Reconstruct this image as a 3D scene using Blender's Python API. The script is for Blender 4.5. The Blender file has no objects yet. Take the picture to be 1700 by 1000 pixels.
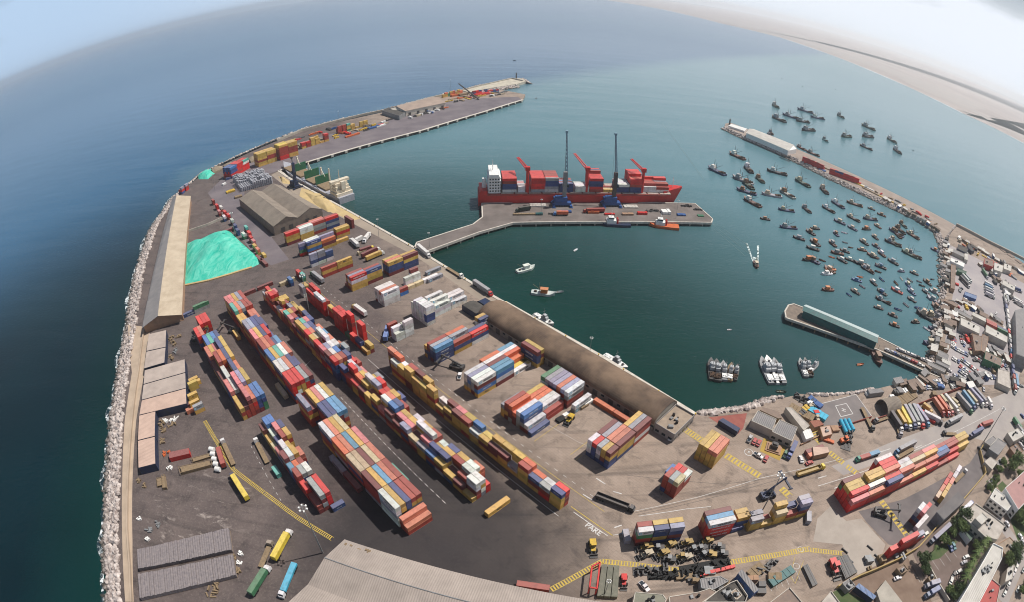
import bpy, math, random
from mathutils import Vector, Matrix, noise
R = math.radians
rnd = random.Random(7)
S = bpy.context.scene
COL = bpy.data.collections.new("port"); S.collection.children.link(COL)

# ---------------------------------------------------------------- camera (wide lens of a small drone)
H = 190.0                              # metres above the quay
F_, K_, PITCH, ROLL = 1.06172, 0.0737917, 0.56916, 0.0201233
cd = bpy.data.cameras.new("camera"); cam = bpy.data.objects.new("camera", cd)
S.collection.objects.link(cam); S.camera = cam
cd.type = 'PANO'; cd.sensor_width = 36.0; cd.sensor_fit = 'HORIZONTAL'
cd.clip_start = 1.0; cd.clip_end = 200000.0
q_ = 1.7/36.0
for nm, v in (('panorama_type', 'FISHEYE_LENS_POLYNOMIAL'), ('fisheye_fov', R(180)),
              ('fisheye_polynomial_k0', 0.0), ('fisheye_polynomial_k1', -F_*q_), ('fisheye_polynomial_k2', 0.0),
              ('fisheye_polynomial_k3', -F_*K_*q_**3), ('fisheye_polynomial_k4', 0.0)):
    for tgt in (cd, getattr(cd, 'cycles', None)):
        if tgt is not None and hasattr(tgt, nm):
            try: setattr(tgt, nm, v)
            except Exception: pass
cam.location = (0, 0, H)
cam.rotation_euler = (Matrix.Rotation(R(90)-PITCH, 4, 'X') @ Matrix.Rotation(ROLL, 4, 'Z')).to_euler()

# ---------------------------------------------------------------- light
SUN_AZ, SUN_EL = R(26), R(59)          # azimuth measured from +X towards +Y
w = bpy.data.worlds.new("World"); S.world = w; w.use_nodes = True
wt = w.node_tree; wt.nodes.clear()
def wn(t, **k):
    n = wt.nodes.new(t)
    for a, b in k.items(): setattr(n, a, b)
    return n
sky = wn('ShaderNodeTexSky', sky_type='NISHITA', sun_disc=False, sun_elevation=SUN_EL, sun_rotation=R(90)-SUN_AZ,
         altitude=200, air_density=1.2, dust_density=2.0, ozone_density=1.5)
bg = wn('ShaderNodeBackground'); bg.inputs['Strength'].default_value = 0.054
out = wn('ShaderNodeOutputWorld')
tc = wn('ShaderNodeTexCoord'); mp = wn('ShaderNodeMapping'); mp.inputs['Scale'].default_value = (1.0, 1.0, 4.5)
cn = wn('ShaderNodeTexNoise'); cn.inputs['Scale'].default_value = 2.6; cn.inputs['Detail'].default_value = 7; cn.inputs['Roughness'].default_value = .55
cr = wn('ShaderNodeValToRGB'); cr.color_ramp.elements[0].position = .36; cr.color_ramp.elements[1].position = .62
L_ = wt.links.new
sx_ = wn('ShaderNodeSeparateXYZ'); L_(tc.outputs['Generated'], sx_.inputs[0])
def wmr(v, a, b, lo=0.0, hi=1.0):
    n = wn('ShaderNodeMapRange', interpolation_type='SMOOTHSTEP'); n.inputs[1].default_value = a; n.inputs[2].default_value = b; n.inputs[3].default_value = lo; n.inputs[4].default_value = hi
    L_(v, n.inputs[0]); return n.outputs[0]
low = wmr(sx_.outputs['Z'], .03, .30, 1.0, 0.0)       # thin bright cloud sheet lies low over sea and desert
mu_ = wn('ShaderNodeMath', operation='MULTIPLY'); L_(tc.outputs['Generated'], mp.inputs['Vector']); L_(mp.outputs['Vector'], cn.inputs['Vector']); L_(cn.outputs['Fac'], cr.inputs['Fac'])
add_ = wn('ShaderNodeMath', operation='MULTIPLY_ADD', use_clamp=True); add_.inputs[1].default_value = .75; L_(cr.outputs['Color'], add_.inputs[0])
lo2 = wmr(sx_.outputs['Z'], .04, .24, 1.0, 0.0); L_(lo2, add_.inputs[2])
L_(add_.outputs[0], mu_.inputs[0]); L_(wmr(sx_.outputs['Z'], .14, .46, 1.0, .05), mu_.inputs[1])
hc = wn('ShaderNodeMixRGB'); hc.inputs['Color1'].default_value = (9.3, 12.4, 16.4, 1); hc.inputs['Color2'].default_value = (16.4, 17.4, 19.0, 1); L_(wmr(sx_.outputs['X'], -.75, .15), hc.inputs['Fac'])
cm = wn('ShaderNodeMixRGB'); L_(mu_.outputs[0], cm.inputs['Fac']); L_(sky.outputs['Color'], cm.inputs['Color1']); L_(hc.outputs['Color'], cm.inputs['Color2']); L_(cm.outputs['Color'], bg.inputs['Color'])
L_(bg.outputs['Background'], out.inputs['Surface'])
sd = bpy.data.lights.new("sun", 'SUN'); sd.energy = 4.7; sd.angle = R(.5); sd.color = (1, .955, .89)
sun = bpy.data.objects.new("sun", sd); S.collection.objects.link(sun)
sv = Vector((math.cos(SUN_EL)*math.cos(SUN_AZ), math.cos(SUN_EL)*math.sin(SUN_AZ), math.sin(SUN_EL)))
sun.rotation_euler = sv.to_track_quat('Z', 'Y').to_euler(); sun.location = sv*400
S.view_settings.view_transform = 'Standard'; S.view_settings.look = 'None'; S.view_settings.exposure = 0.0
S.view_settings.gamma = 1.0
try: S.cycles.max_bounces = 8; S.cycles.volume_bounces = 3; S.cycles.use_denoising = True; S.cycles.filter_width = 1.05
except Exception: pass

# ---------------------------------------------------------------- pixel of the photo -> point of the place
def W(x, y, z=0.0):
    x = x-850.0; y = -(y-500.0); r = math.hypot(x, y)+1e-9; q = r/1000; th = q*F_*(1+K_*q*q)
    X, Y, Z = math.sin(th)*x/r, math.sin(th)*y/r, math.cos(th)
    c, s = math.cos(ROLL), math.sin(ROLL); X, Y = c*X-s*Y, s*X+c*Y
    cp, sp = math.cos(PITCH), math.sin(PITCH)
    up, fw = Y*cp-Z*sp, Y*sp+Z*cp
    t = (H-z)/(-up)
    return Vector((X*t, fw*t, z))
YA = R(-45.5)
UX = Vector((math.cos(YA), math.sin(YA), 0)); VX = Vector((-UX.y, UX.x, 0))
def UV(u, v, z=0.0): return UX*u+VX*v+Vector((0, 0, z))
def ang(a, b): return math.atan2(b[1]-a[1], b[0]-a[0])

# ---------------------------------------------------------------- materials
MATS = {}
def nt(m):
    m.use_nodes = True; t = m.node_tree; t.nodes.clear()
    o = t.nodes.new('ShaderNodeOutputMaterial'); b = t.nodes.new('ShaderNodeBsdfPrincipled'); t.links.new(b.outputs[0], o.inputs[0])
    return t, b
def mat(name, c, rough=.7, c2=None, scale=1.0, metal=0.0, lo=.35, hi=.7, detail=6, obj=False, bump=0.0, stripes=None, src=None, spec=.35, dist=0.0, stretch=None):
    """noise between two real colours of the surface; stripes=(period m, axis, depth) adds corrugation"""
    if name in MATS: return MATS[name]
    m = bpy.data.materials.new(name); t, b = nt(m); N = t.nodes.new; L = t.links.new
    g = N('ShaderNodeNewGeometry'); tcn = N('ShaderNodeTexCoord')
    co = tcn.outputs['Object'] if obj else g.outputs['Position']
    nz = N('ShaderNodeTexNoise'); nz.inputs['Scale'].default_value = scale; nz.inputs['Detail'].default_value = detail
    nz.inputs['Roughness'].default_value = .62; nz.inputs['Distortion'].default_value = dist
    if stretch or obj:
        mp = N('ShaderNodeMapping'); L(co, mp.inputs['Vector']); co = mp.outputs['Vector']
        if stretch: mp.inputs['Scale'].default_value = stretch
        if obj:
            oi = N('ShaderNodeObjectInfo'); ml = N('ShaderNodeMath'); ml.operation = 'MULTIPLY'; ml.inputs[1].default_value = 97
            L(oi.outputs['Random'], ml.inputs[0]); L(ml.outputs[0], mp.inputs['Location'])
    L(co, nz.inputs['Vector'])
    rp = N('ShaderNodeValToRGB'); rp.color_ramp.elements[0].position = lo; rp.color_ramp.elements[1].position = hi
    L(nz.outputs['Fac'], rp.inputs['Fac'])
    mx = N('ShaderNodeMixRGB'); L(rp.outputs['Color'], mx.inputs['Fac'])
    c2 = c2 or tuple(x*.72 for x in c)
    mx.inputs['Color1'].default_value = (*c, 1); mx.inputs['Color2'].default_value = (*c2, 1)
    last = mx.outputs['Color']
    if src:
        if src == 'object': s_ = N('ShaderNodeObjectInfo').outputs['Color']
        else:
            a_ = N('ShaderNodeAttribute'); a_.attribute_name = 'Col'; s_ = a_.outputs['Color']
        mu = N('ShaderNodeMixRGB'); mu.blend_type = 'MULTIPLY'; mu.inputs['Fac'].default_value = 1
        L(s_, mu.inputs['Color1']); L(last, mu.inputs['Color2']); last = mu.outputs['Color']
        # sun-bleached, dusty roofs
        sx = N('ShaderNodeSeparateXYZ'); L(g.outputs['Normal'], sx.inputs[0])
        gt = N('ShaderNodeMath'); gt.operation = 'GREATER_THAN'; gt.inputs[1].default_value = .9; L(sx.outputs['Z'], gt.inputs[0])
        mm = N('ShaderNodeMath'); mm.operation = 'MULTIPLY'; mm.inputs[1].default_value = .17; L(gt.outputs[0], mm.inputs[0])
        du = N('ShaderNodeMixRGB'); du.inputs['Color2'].default_value = (.52, .42, .38, 1)
        L(mm.outputs[0], du.inputs['Fac']); L(last, du.inputs['Color1']); last = du.outputs['Color']
    L(last, b.inputs['Base Color'])
    b.inputs['Roughness'].default_value = rough; b.inputs['Metallic'].default_value = metal
    b.inputs['Specular IOR Level'].default_value = spec
    bs = None
    if stripes:
        sx2 = N('ShaderNodeSeparateXYZ'); L(tcn.outputs['Object'], sx2.inputs[0])
        mu2 = N('ShaderNodeMath'); mu2.operation = 'MULTIPLY'; mu2.inputs[1].default_value = 2*math.pi/stripes[0]
        L(sx2.outputs[stripes[1]], mu2.inputs[0]); sn = N('ShaderNodeMath'); sn.operation = 'SINE'; L(mu2.outputs[0], sn.inputs[0])
        bp = N('ShaderNodeBump'); bp.inputs['Strength'].default_value = .8; bp.inputs['Distance'].default_value = stripes[2]
        L(sn.outputs[0], bp.inputs['Height']); bs = bp.outputs['Normal']
    if bump:
        bp = N('ShaderNodeBump'); bp.inputs['Strength'].default_value = .6; bp.inputs['Distance'].default_value = bump
        L(nz.outputs['Fac'], bp.inputs['Height'])
        if bs: L(bs, bp.inputs['Normal'])
        bs = bp.outputs['Normal']
    if bs: L(bs, b.inputs['Normal'])
    MATS[name] = m; return m
CP = {'r': (.34, .050, .035), 'R': (.60, .028, .025), 'o': (.62, .14, .055), 'y': (.56, .36, .085), 'Y': (.72, .55, .06), 'b': (.045, .075, .20),
      'B': (.05, .17, .42), 'c': (.10, .28, .45), 'g': (.06, .20, .10), 't': (.10, .42, .34), 'w': (.68, .68, .66), 'e': (.30, .31, .33),
      'm': (.17, .035, .035), 'p': (.64, .20, .20), 's': (.58, .18, .11), 'l': (.30, .30, .42), 'k': (.52, .42, .26), 'd': (.06, .06, .07)}
CN = {'r': 'rust red', 'R': 'bright red', 'o': 'orange red', 'y': 'ochre yellow', 'Y': 'bright yellow', 'b': 'navy blue', 'B': 'bright blue', 'c': 'steel blue',
      'g': 'dark green', 't': 'mint green', 'w': 'white', 'e': 'grey', 'm': 'maroon', 'p': 'faded pink', 's': 'salmon', 'l': 'lavender grey', 'k': 'tan', 'd': 'black'}
PAINT = mat('weathered_paint', (1, 1, 1), .5, (.52, .44, .40), .55, lo=.46, hi=.80, obj=True, src='object')
PAINTV = mat('weathered_paint_mass', (1, 1, 1), .5, (.55, .47, .43), .35, lo=.46, hi=.80, src='attr')
M = {
 'steel': mat('steel_dark', (.05, .055, .06), .5, (.09, .07, .06), .6, obj=True),
 'grey': mat('grey_paint', (.25, .26, .27), .5, (.18, .17, .16), .5, obj=True),
 'white': mat('white_paint', (.78, .77, .74), .45, (.58, .55, .50), .5, obj=True, lo=.5, hi=.85),
 'red': mat('red_paint', (.60, .03, .025), .45, (.44, .03, .025), .25, obj=True),
 'blue': mat('blue_paint', (.03, .10, .30), .45, (.03, .07, .18), .4, obj=True),
 'navy': mat('navy_paint', (.02, .035, .09), .45, (.03, .035, .05), .4, obj=True),
 'yellow': mat('yellow_paint', (.65, .42, .04), .45, (.42, .27, .05), .5, obj=True),
 'orange': mat('orange_paint', (.62, .14, .04), .5, (.45, .11, .04), .5, obj=True),
 'boomblue': mat('crane_bluegrey', (.22, .34, .42), .5, (.14, .22, .28), .5, obj=True),
 'ochre': mat('machine_ochre', (.42, .27, .07), .5, (.26, .18, .07), .6, obj=True),
 'cream': mat('machine_cream', (.50, .42, .30), .5, (.34, .28, .20), .6, obj=True),
 'green': mat('green_paint', (.03, .16, .07), .45, (.03, .11, .06), .5, obj=True),
 'teal': mat('teal_paint', (.015, .12, .12), .5, (.02, .07, .07), .5, obj=True),
 'cyan': mat('cyan_paint', (.05, .42, .60), .45, (.05, .32, .46), .5, obj=True),
 'black': mat('black_rubber', (.02, .02, .02), .8, obj=True),
 'glass': mat('window_glass', (.02, .03, .04), .12, (.03, .04, .05), 1, obj=True, spec=.6),
 'concrete': mat('concrete', (.42, .38, .32), .85, (.30, .27, .23), .15, lo=.35, hi=.7),
 'wall': mat('rendered_wall', (.55, .50, .43), .85, (.40, .36, .31), .2),
 'brick': mat('warm_wall', (.40, .24, .15), .85, (.28, .18, .12), .25),
 'tanroof': mat('tan_fibre_cement_roof', (.30, .25, .20), .85, (.20, .165, .135), .12, stripes=(1.1, 0, .12), lo=.3, hi=.7),
 'greyroof': mat('grey_sheet_roof', (.20, .19, .19), .7, (.27, .25, .24), .12, stripes=(1.1, 0, .12)),
 'bigroof': mat('pale_sheet_roof', (.37, .31, .27), .75, (.28, .235, .205), .13, stripes=(.9, 0, .05), lo=.35, hi=.7, stretch=(1, 1, 1)),
 'paleroof': mat('pale_roof', (.56, .53, .48), .8, (.42, .39, .35), .12, stripes=(1.2, 0, .08)),
 'rustroof': mat('rusty_roof', (.20, .135, .09), .85, (.075, .05, .036), .05, lo=.38, hi=.62, stripes=(1.2, 0, .04)),
 'whiteroof': mat('white_roof', (.72, .71, .68), .6, (.60, .58, .54), .10, stripes=(1.5, 0, .06)),
 'flatroof': mat('flat_roof', (.50, .45, .40), .9, (.36, .32, .28), .25),
 'redroof': mat('red_flat_roof', (.42, .10, .09), .85, (.32, .09, .08), .25),
 'wood': mat('timber', (.28, .20, .12), .85, (.18, .13, .08), .8, obj=True),
 'tarp': mat('green_net', (.02, .44, .32), .6, (.16, .60, .46), .16, lo=.38, hi=.68, dist=1.6, bump=1.2, stretch=(1, .35, 1)),
 'rock': mat('revetment_rock', (.68, .60, .55), .9, (.22, .17, .15), .4, bump=.3, lo=.35, hi=.65),
 'sand': mat('pale_grain', (.56, .42, .20), .95, (.44, .33, .18), .10),
 'trunk': mat('bark', (.10, .07, .05), .9, obj=True),
 'leaf': mat('leaves', (.055, .10, .025), .7, (.15, .19, .055), .7, lo=.3, hi=.7),
 'leafd': mat('dark_leaves', (.025, .055, .018), .7, (.08, .115, .035), .7, lo=.3, hi=.7),
 'netp': mat('fishing_net', (.10, .055, .03), .95, (.025, .022, .022), .8, obj=True, bump=.2),
}

def wet_rock(m, z0=-3.3, z1=-1.6):      # weed and wet stone below the tide line
    t = m.node_tree; b = next(n for n in t.nodes if n.type == 'BSDF_PRINCIPLED'); src = b.inputs['Base Color'].links[0].from_socket
    g = t.nodes.new('ShaderNodeNewGeometry'); sx = t.nodes.new('ShaderNodeSeparateXYZ'); mr = t.nodes.new('ShaderNodeMapRange'); mx = t.nodes.new('ShaderNodeMixRGB')
    t.links.new(g.outputs['Position'], sx.inputs[0]); t.links.new(sx.outputs['Z'], mr.inputs[0]); mr.inputs[1].default_value = z0; mr.inputs[2].default_value = z1
    t.links.new(mr.outputs[0], mx.inputs['Fac']); mx.inputs['Color1'].default_value = (.045, .042, .035, 1); t.links.new(src, mx.inputs['Color2']); t.links.new(mx.outputs[0], b.inputs['Base Color'])
wet_rock(M['rock'])
MATS.update(M); M = MATS
# ---------------------------------------------------------------- mesh helpers
class MB:
    def __init__(s): s.v = []; s.f = []; s.mi = []; s.c = []
    def add(s, vs, fs, mi=0, c=None):
        n = len(s.v); s.v += [tuple(v) for v in vs]
        for f in fs: s.f.append(tuple(i+n for i in f)); s.mi.append(mi); s.c.append(c)
    def box(s, x0, y0, z0, x1, y1, z1, mi=0, c=None, T=None):
        vs = [Vector(p) for p in ((x0, y0, z0), (x1, y0, z0), (x1, y1, z0), (x0, y1, z0), (x0, y0, z1), (x1, y0, z1), (x1, y1, z1), (x0, y1, z1))]
        if T is not None: vs = [T @ v for v in vs]
        s.add(vs, [(0, 3, 2, 1), (4, 5, 6, 7), (0, 1, 5, 4), (1, 2, 6, 5), (2, 3, 7, 6), (3, 0, 4, 7)], mi, c)
    def bar(s, a, b, r, n=6, r2=None, mi=0, c=None):
        a, b = Vector(a), Vector(b); d = b-a
        if d.length < 1e-6: return
        q = d.to_track_quat('Z', 'Y'); r2 = r if r2 is None else r2
        vs = []
        for (p, rr) in ((a, r), (b, r2)):
            for i in range(n):
                t = 2*math.pi*(i+.5)/n; vs.append(p+q @ Vector((rr*math.cos(t), rr*math.sin(t), 0)))
        fs = [(i, (i+1) % n, n+(i+1) % n, n+i) for i in range(n)]+[tuple(range(n-1, -1, -1)), tuple(range(n, 2*n))]
        s.add(vs, fs, mi, c)
    def prism(s, pts, z0, z1, mi=0, mtop=None, c=None):
        pts = [Vector((p[0], p[1], 0)) for p in pts]
        a = sum(pts[i].x*pts[(i+1) % len(pts)].y-pts[(i+1) % len(pts)].x*pts[i].y for i in range(len(pts)))
        if a < 0: pts = pts[::-1]
        n = len(pts); vs = [(p.x, p.y, z0) for p in pts]+[(p.x, p.y, z1) for p in pts]
        for i in range(n): s.add([vs[i], vs[(i+1) % n], vs[n+(i+1) % n], vs[n+i]], [(0, 1, 2, 3)], mi, c)
        s.add(vs[n:], [tuple(range(n))], mi if mtop is None else mtop, c); s.add(vs[:n], [tuple(range(n-1, -1, -1))], mi, c)
    def loft(s, secs, mi=0, cap=True, closed=False, c=None):
        n = len(secs[0]); vs = [p for sec in secs for p in sec]; fs = []
        for i in range(len(secs)-1):
            for j in range(n-1 if not closed else n):
                k = (j+1) % n; fs.append((i*n+j, i*n+k, (i+1)*n+k, (i+1)*n+j))
        if cap: fs += [tuple(range(n-1, -1, -1)), tuple(range((len(secs)-1)*n, len(secs)*n))]
        s.add(vs, fs, mi, c)
    def ico(s, p, r, mi=0, jit=.25, sc=(1, 1, 1), c=None):
        t = (1+5**.5)/2
        vs = [Vector(q).normalized() for q in ((-1, t, 0), (1, t, 0), (-1, -t, 0), (1, -t, 0), (0, -1, t), (0, 1, t), (0, -1, -t), (0, 1, -t), (t, 0, -1), (t, 0, 1), (-t, 0, -1), (-t, 0, 1))]
        vs = [Vector(p)+Vector((v.x*sc[0], v.y*sc[1], v.z*sc[2]))*r*rnd.uniform(1-jit, 1+jit) for v in vs]
        s.add(vs, [(0, 11, 5), (0, 5, 1), (0, 1, 7), (0, 7, 10), (0, 10, 11), (1, 5, 9), (5, 11, 4), (11, 10, 2), (10, 7, 6), (7, 1, 8), (3, 9, 4), (3, 4, 2), (3, 2, 6), (3, 6, 8), (3, 8, 9), (4, 9, 5), (2, 4, 11), (6, 2, 10), (8, 6, 7), (9, 8, 1)], mi, c)
    def mesh(s, name, mats):
        me = bpy.data.meshes.new(name); me.from_pydata(s.v, [], s.f); me.update()
        for m in (mats if isinstance(mats, (list, tuple)) else [mats]): me.materials.append(m)
        me.polygons.foreach_set('material_index', s.mi)
        if any(c is not None for c in s.c):
            at = me.color_attributes.new('Col', 'FLOAT_COLOR', 'CORNER'); buf = []
            for p, c in zip(me.polygons, s.c):
                buf += list((c or (.5, .5, .5))+(1,))*p.loop_total if len(c or (1, 1, 1)) == 3 else []
            at.data.foreach_set('color', buf)
        return me
    def build(s, name, mats, parent=None, **k): return put(name, s.mesh(name, mats), parent, **k)
def put(name, data, parent=None, loc=None, rz=0.0, color=None, **k):
    o = bpy.data.objects.new(name, data); COL.objects.link(o)
    if loc is not None: o.location = loc
    if rz: o.rotation_euler = (0, 0, rz)
    if parent is not None: o.parent = parent
    if color is not None: o.color = (*color, 1)
    tag(o, **k); return o
def tag(o, label=None, cat=None, group=None, kind=None):
    if label: o['label'] = label
    if cat: o['category'] = cat
    if group: o['group'] = group
    if kind: o['kind'] = kind
    return o
def thing(name, label, cat, loc=(0, 0, 0), rz=0.0, group=None): return put(name, None, loc=loc, rz=rz, label=label, cat=cat, group=group)
KIDS = {}
def dup(o, loc=None, rz=None, label=None, group=None, parent=None, colors=None):
    """copy of a thing with copies of its parts and their sub-parts"""
    c = o.copy(); COL.objects.link(c)
    if parent is not None: c.parent = parent
    if loc is not None: c.location = loc
    if rz is not None: c.rotation_euler = (0, 0, rz)
    if label: c['label'] = label
    if group: c['group'] = group
    if o.name not in KIDS: KIDS[o.name] = list(o.children)
    for ch in KIDS[o.name]:
        d = dup(ch, parent=c)
        if colors and ch.name.split('.')[0] in colors: d.color = (*colors[ch.name.split('.')[0]], 1)
    return c
def struct(name, mb, mats, kind='structure', **k): return mb.build(name, mats, kind=kind, **k)
def pm(name): return MATS[name]
ORD = 'first second third fourth fifth sixth seventh eighth ninth tenth eleventh twelfth thirteenth fourteenth fifteenth sixteenth seventeenth eighteenth nineteenth twentieth'.split()
def ordn(i):
    if i < 20: return ORD[i]
    t = ['twenty', 'thirty', 'forty', 'fifty', 'sixty'][(i+1)//10-2]; u = (i+1) % 10
    return t+'-'+ORD[u-1] if u else t[:-1]+'ieth'
def var(c, a=.12):
    k = rnd.uniform(1-a, 1+a); return tuple(min(1, max(0, x*k*rnd.uniform(1-a*.4, 1+a*.4))) for x in c)
TEXTM = {}
def text_mesh(s, size, mt):
    if (s, size, mt.name) in TEXTM: return TEXTM[(s, size, mt.name)]
    cu = bpy.data.curves.new('lettering', 'FONT'); cu.body = s; cu.size = size; cu.align_x = 'CENTER'; cu.align_y = 'CENTER'; cu.offset = size*.02
    ob = bpy.data.objects.new('lettering', cu); COL.objects.link(ob)
    dg = bpy.context.evaluated_depsgraph_get(); me = bpy.data.meshes.new_from_object(ob.evaluated_get(dg))
    bpy.data.objects.remove(ob); me.materials.clear(); me.materials.append(mt); TEXTM[(s, size, mt.name)] = me; return me
# ================================================================ SETTING
def water_mat():
    m = bpy.data.materials.new('sea_water'); t, b = nt(m); N = t.nodes.new; L = t.links.new
    g = N('ShaderNodeNewGeometry'); sx = N('ShaderNodeSeparateXYZ'); L(g.outputs['Position'], sx.inputs[0])
    # harbour basin is green, open sea outside the mole is blue
    def lin(a_, b_, c_):
        u = N('ShaderNodeMath'); u.operation = 'MULTIPLY_ADD'; u.inputs[1].default_value = a_; u.inputs[2].default_value = c_; L(sx.outputs['X'], u.inputs[0])
        v = N('ShaderNodeMath'); v.operation = 'MULTIPLY_ADD'; v.inputs[1].default_value = b_; L(sx.outputs['Y'], v.inputs[0]); L(u.outputs[0], v.inputs[2]); return v.outputs[0]
    dx = N('ShaderNodeMath'); dx.operation = 'MINIMUM'; L(lin(1, .397, 150), dx.inputs[0]); L(lin(.76, -.65, 673), dx.inputs[1])
    mr = N('ShaderNodeMapRange'); mr.inputs[1].default_value = -60; mr.inputs[2].default_value = 40; L(dx.outputs[0], mr.inputs[0])
    n1 = N('ShaderNodeTexNoise'); n1.inputs['Scale'].default_value = .006; n1.inputs['Detail'].default_value = 6; L(g.outputs['Position'], n1.inputs['Vector'])
    r1 = N('ShaderNodeValToRGB'); r1.color_ramp.elements[0].position = .38; r1.color_ramp.elements[1].position = .66; L(n1.outputs['Fac'], r1.inputs['Fac'])
    ca = N('ShaderNodeMixRGB'); ca.inputs['Color1'].default_value = (.001, .010, .014, 1); ca.inputs['Color2'].default_value = (.002, .018, .024, 1)
    cb = N('ShaderNodeMixRGB'); cb.inputs['Color1'].default_value = (.0015, .024, .018, 1); cb.inputs['Color2'].default_value = (.003, .040, .031, 1)
    L(r1.outputs['Color'], ca.inputs['Fac']); L(r1.outputs['Color'], cb.inputs['Fac'])
    mx = N('ShaderNodeMixRGB'); L(mr.outputs[0], mx.inputs['Fac']); L(ca.outputs[0], mx.inputs['Color1']); L(cb.outputs[0], mx.inputs['Color2'])
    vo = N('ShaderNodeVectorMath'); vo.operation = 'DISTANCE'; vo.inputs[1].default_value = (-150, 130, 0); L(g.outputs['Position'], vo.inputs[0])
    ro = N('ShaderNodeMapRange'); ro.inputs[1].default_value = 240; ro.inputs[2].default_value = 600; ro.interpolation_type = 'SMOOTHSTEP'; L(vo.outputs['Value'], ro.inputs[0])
    off = N('ShaderNodeMixRGB'); off.inputs['Color1'].default_value = (.010, .080, .165, 1); off.inputs['Color2'].default_value = (.092, .195, .225, 1); L(mr.outputs[0], off.inputs['Fac'])   # blue offshore, milky green bay; far haze and sky brightness mixed into the colour
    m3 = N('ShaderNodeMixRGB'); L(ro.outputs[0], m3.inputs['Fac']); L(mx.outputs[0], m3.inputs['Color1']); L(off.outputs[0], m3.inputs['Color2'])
    L(m3.outputs[0], b.inputs['Base Color']); b.inputs['IOR'].default_value = 1.333; b.inputs['Specular IOR Level'].default_value = .5
    # rougher further out, where many waves share a pixel
    ln = N('ShaderNodeVectorMath'); ln.operation = 'LENGTH'; L(g.outputs['Position'], ln.inputs[0])
    rr = N('ShaderNodeMapRange'); rr.inputs[1].default_value = 100; rr.inputs[2].default_value = 2500; rr.inputs[3].default_value = .10; rr.inputs[4].default_value = .22
    L(ln.outputs['Value'], rr.inputs[0]); L(rr.outputs[0], b.inputs['Roughness'])
    mpw = N('ShaderNodeMapping'); mpw.inputs['Rotation'].default_value = (0, 0, R(32)); mpw.inputs['Scale'].default_value = (1, 2.2, 1); L(g.outputs['Position'], mpw.inputs['Vector'])
    w1 = N('ShaderNodeTexNoise'); w1.inputs['Scale'].default_value = .22; w1.inputs['Detail'].default_value = 8; w1.inputs['Roughness'].default_value = .6; L(mpw.outputs['Vector'], w1.inputs['Vector'])
    mp2 = N('ShaderNodeMapping'); mp2.inputs['Rotation'].default_value = (0, 0, R(24)); mp2.inputs['Scale'].default_value = (.45, 1.7, 1); L(g.outputs['Position'], mp2.inputs['Vector'])
    w2 = N('ShaderNodeTexNoise'); w2.inputs['Scale'].default_value = .010; w2.inputs['Detail'].default_value = 4; L(mp2.outputs['Vector'], w2.inputs['Vector'])
    b1 = N('ShaderNodeBump'); b1.inputs['Strength'].default_value = .55; b1.inputs['Distance'].default_value = .35; L(w1.outputs['Fac'], b1.inputs['Height'])
    b2 = N('ShaderNodeBump'); b2.inputs['Strength'].default_value = .5; b2.inputs['Distance'].default_value = 3.0; L(w2.outputs['Fac'], b2.inputs['Height']); L(b1.outputs[0], b2.inputs['Normal'])
    for bb, hi, lo in ((b1, 1.0, .42), (b2, .50, .16)):
        sr = N('ShaderNodeMapRange'); sr.inputs[1].default_value = 150; sr.inputs[2].default_value = 1600; sr.inputs[3].default_value = hi; sr.inputs[4].default_value = lo
        L(ln.outputs['Value'], sr.inputs[0]); L(sr.outputs[0], bb.inputs['Strength'])
    L(b2.outputs[0], b.inputs['Normal']); return m
SEA = -3.5
mb = MB(); X = 26000
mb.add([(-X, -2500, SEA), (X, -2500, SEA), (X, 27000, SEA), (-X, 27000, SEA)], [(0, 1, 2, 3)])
struct('sea_water', mb, water_mat())

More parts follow.
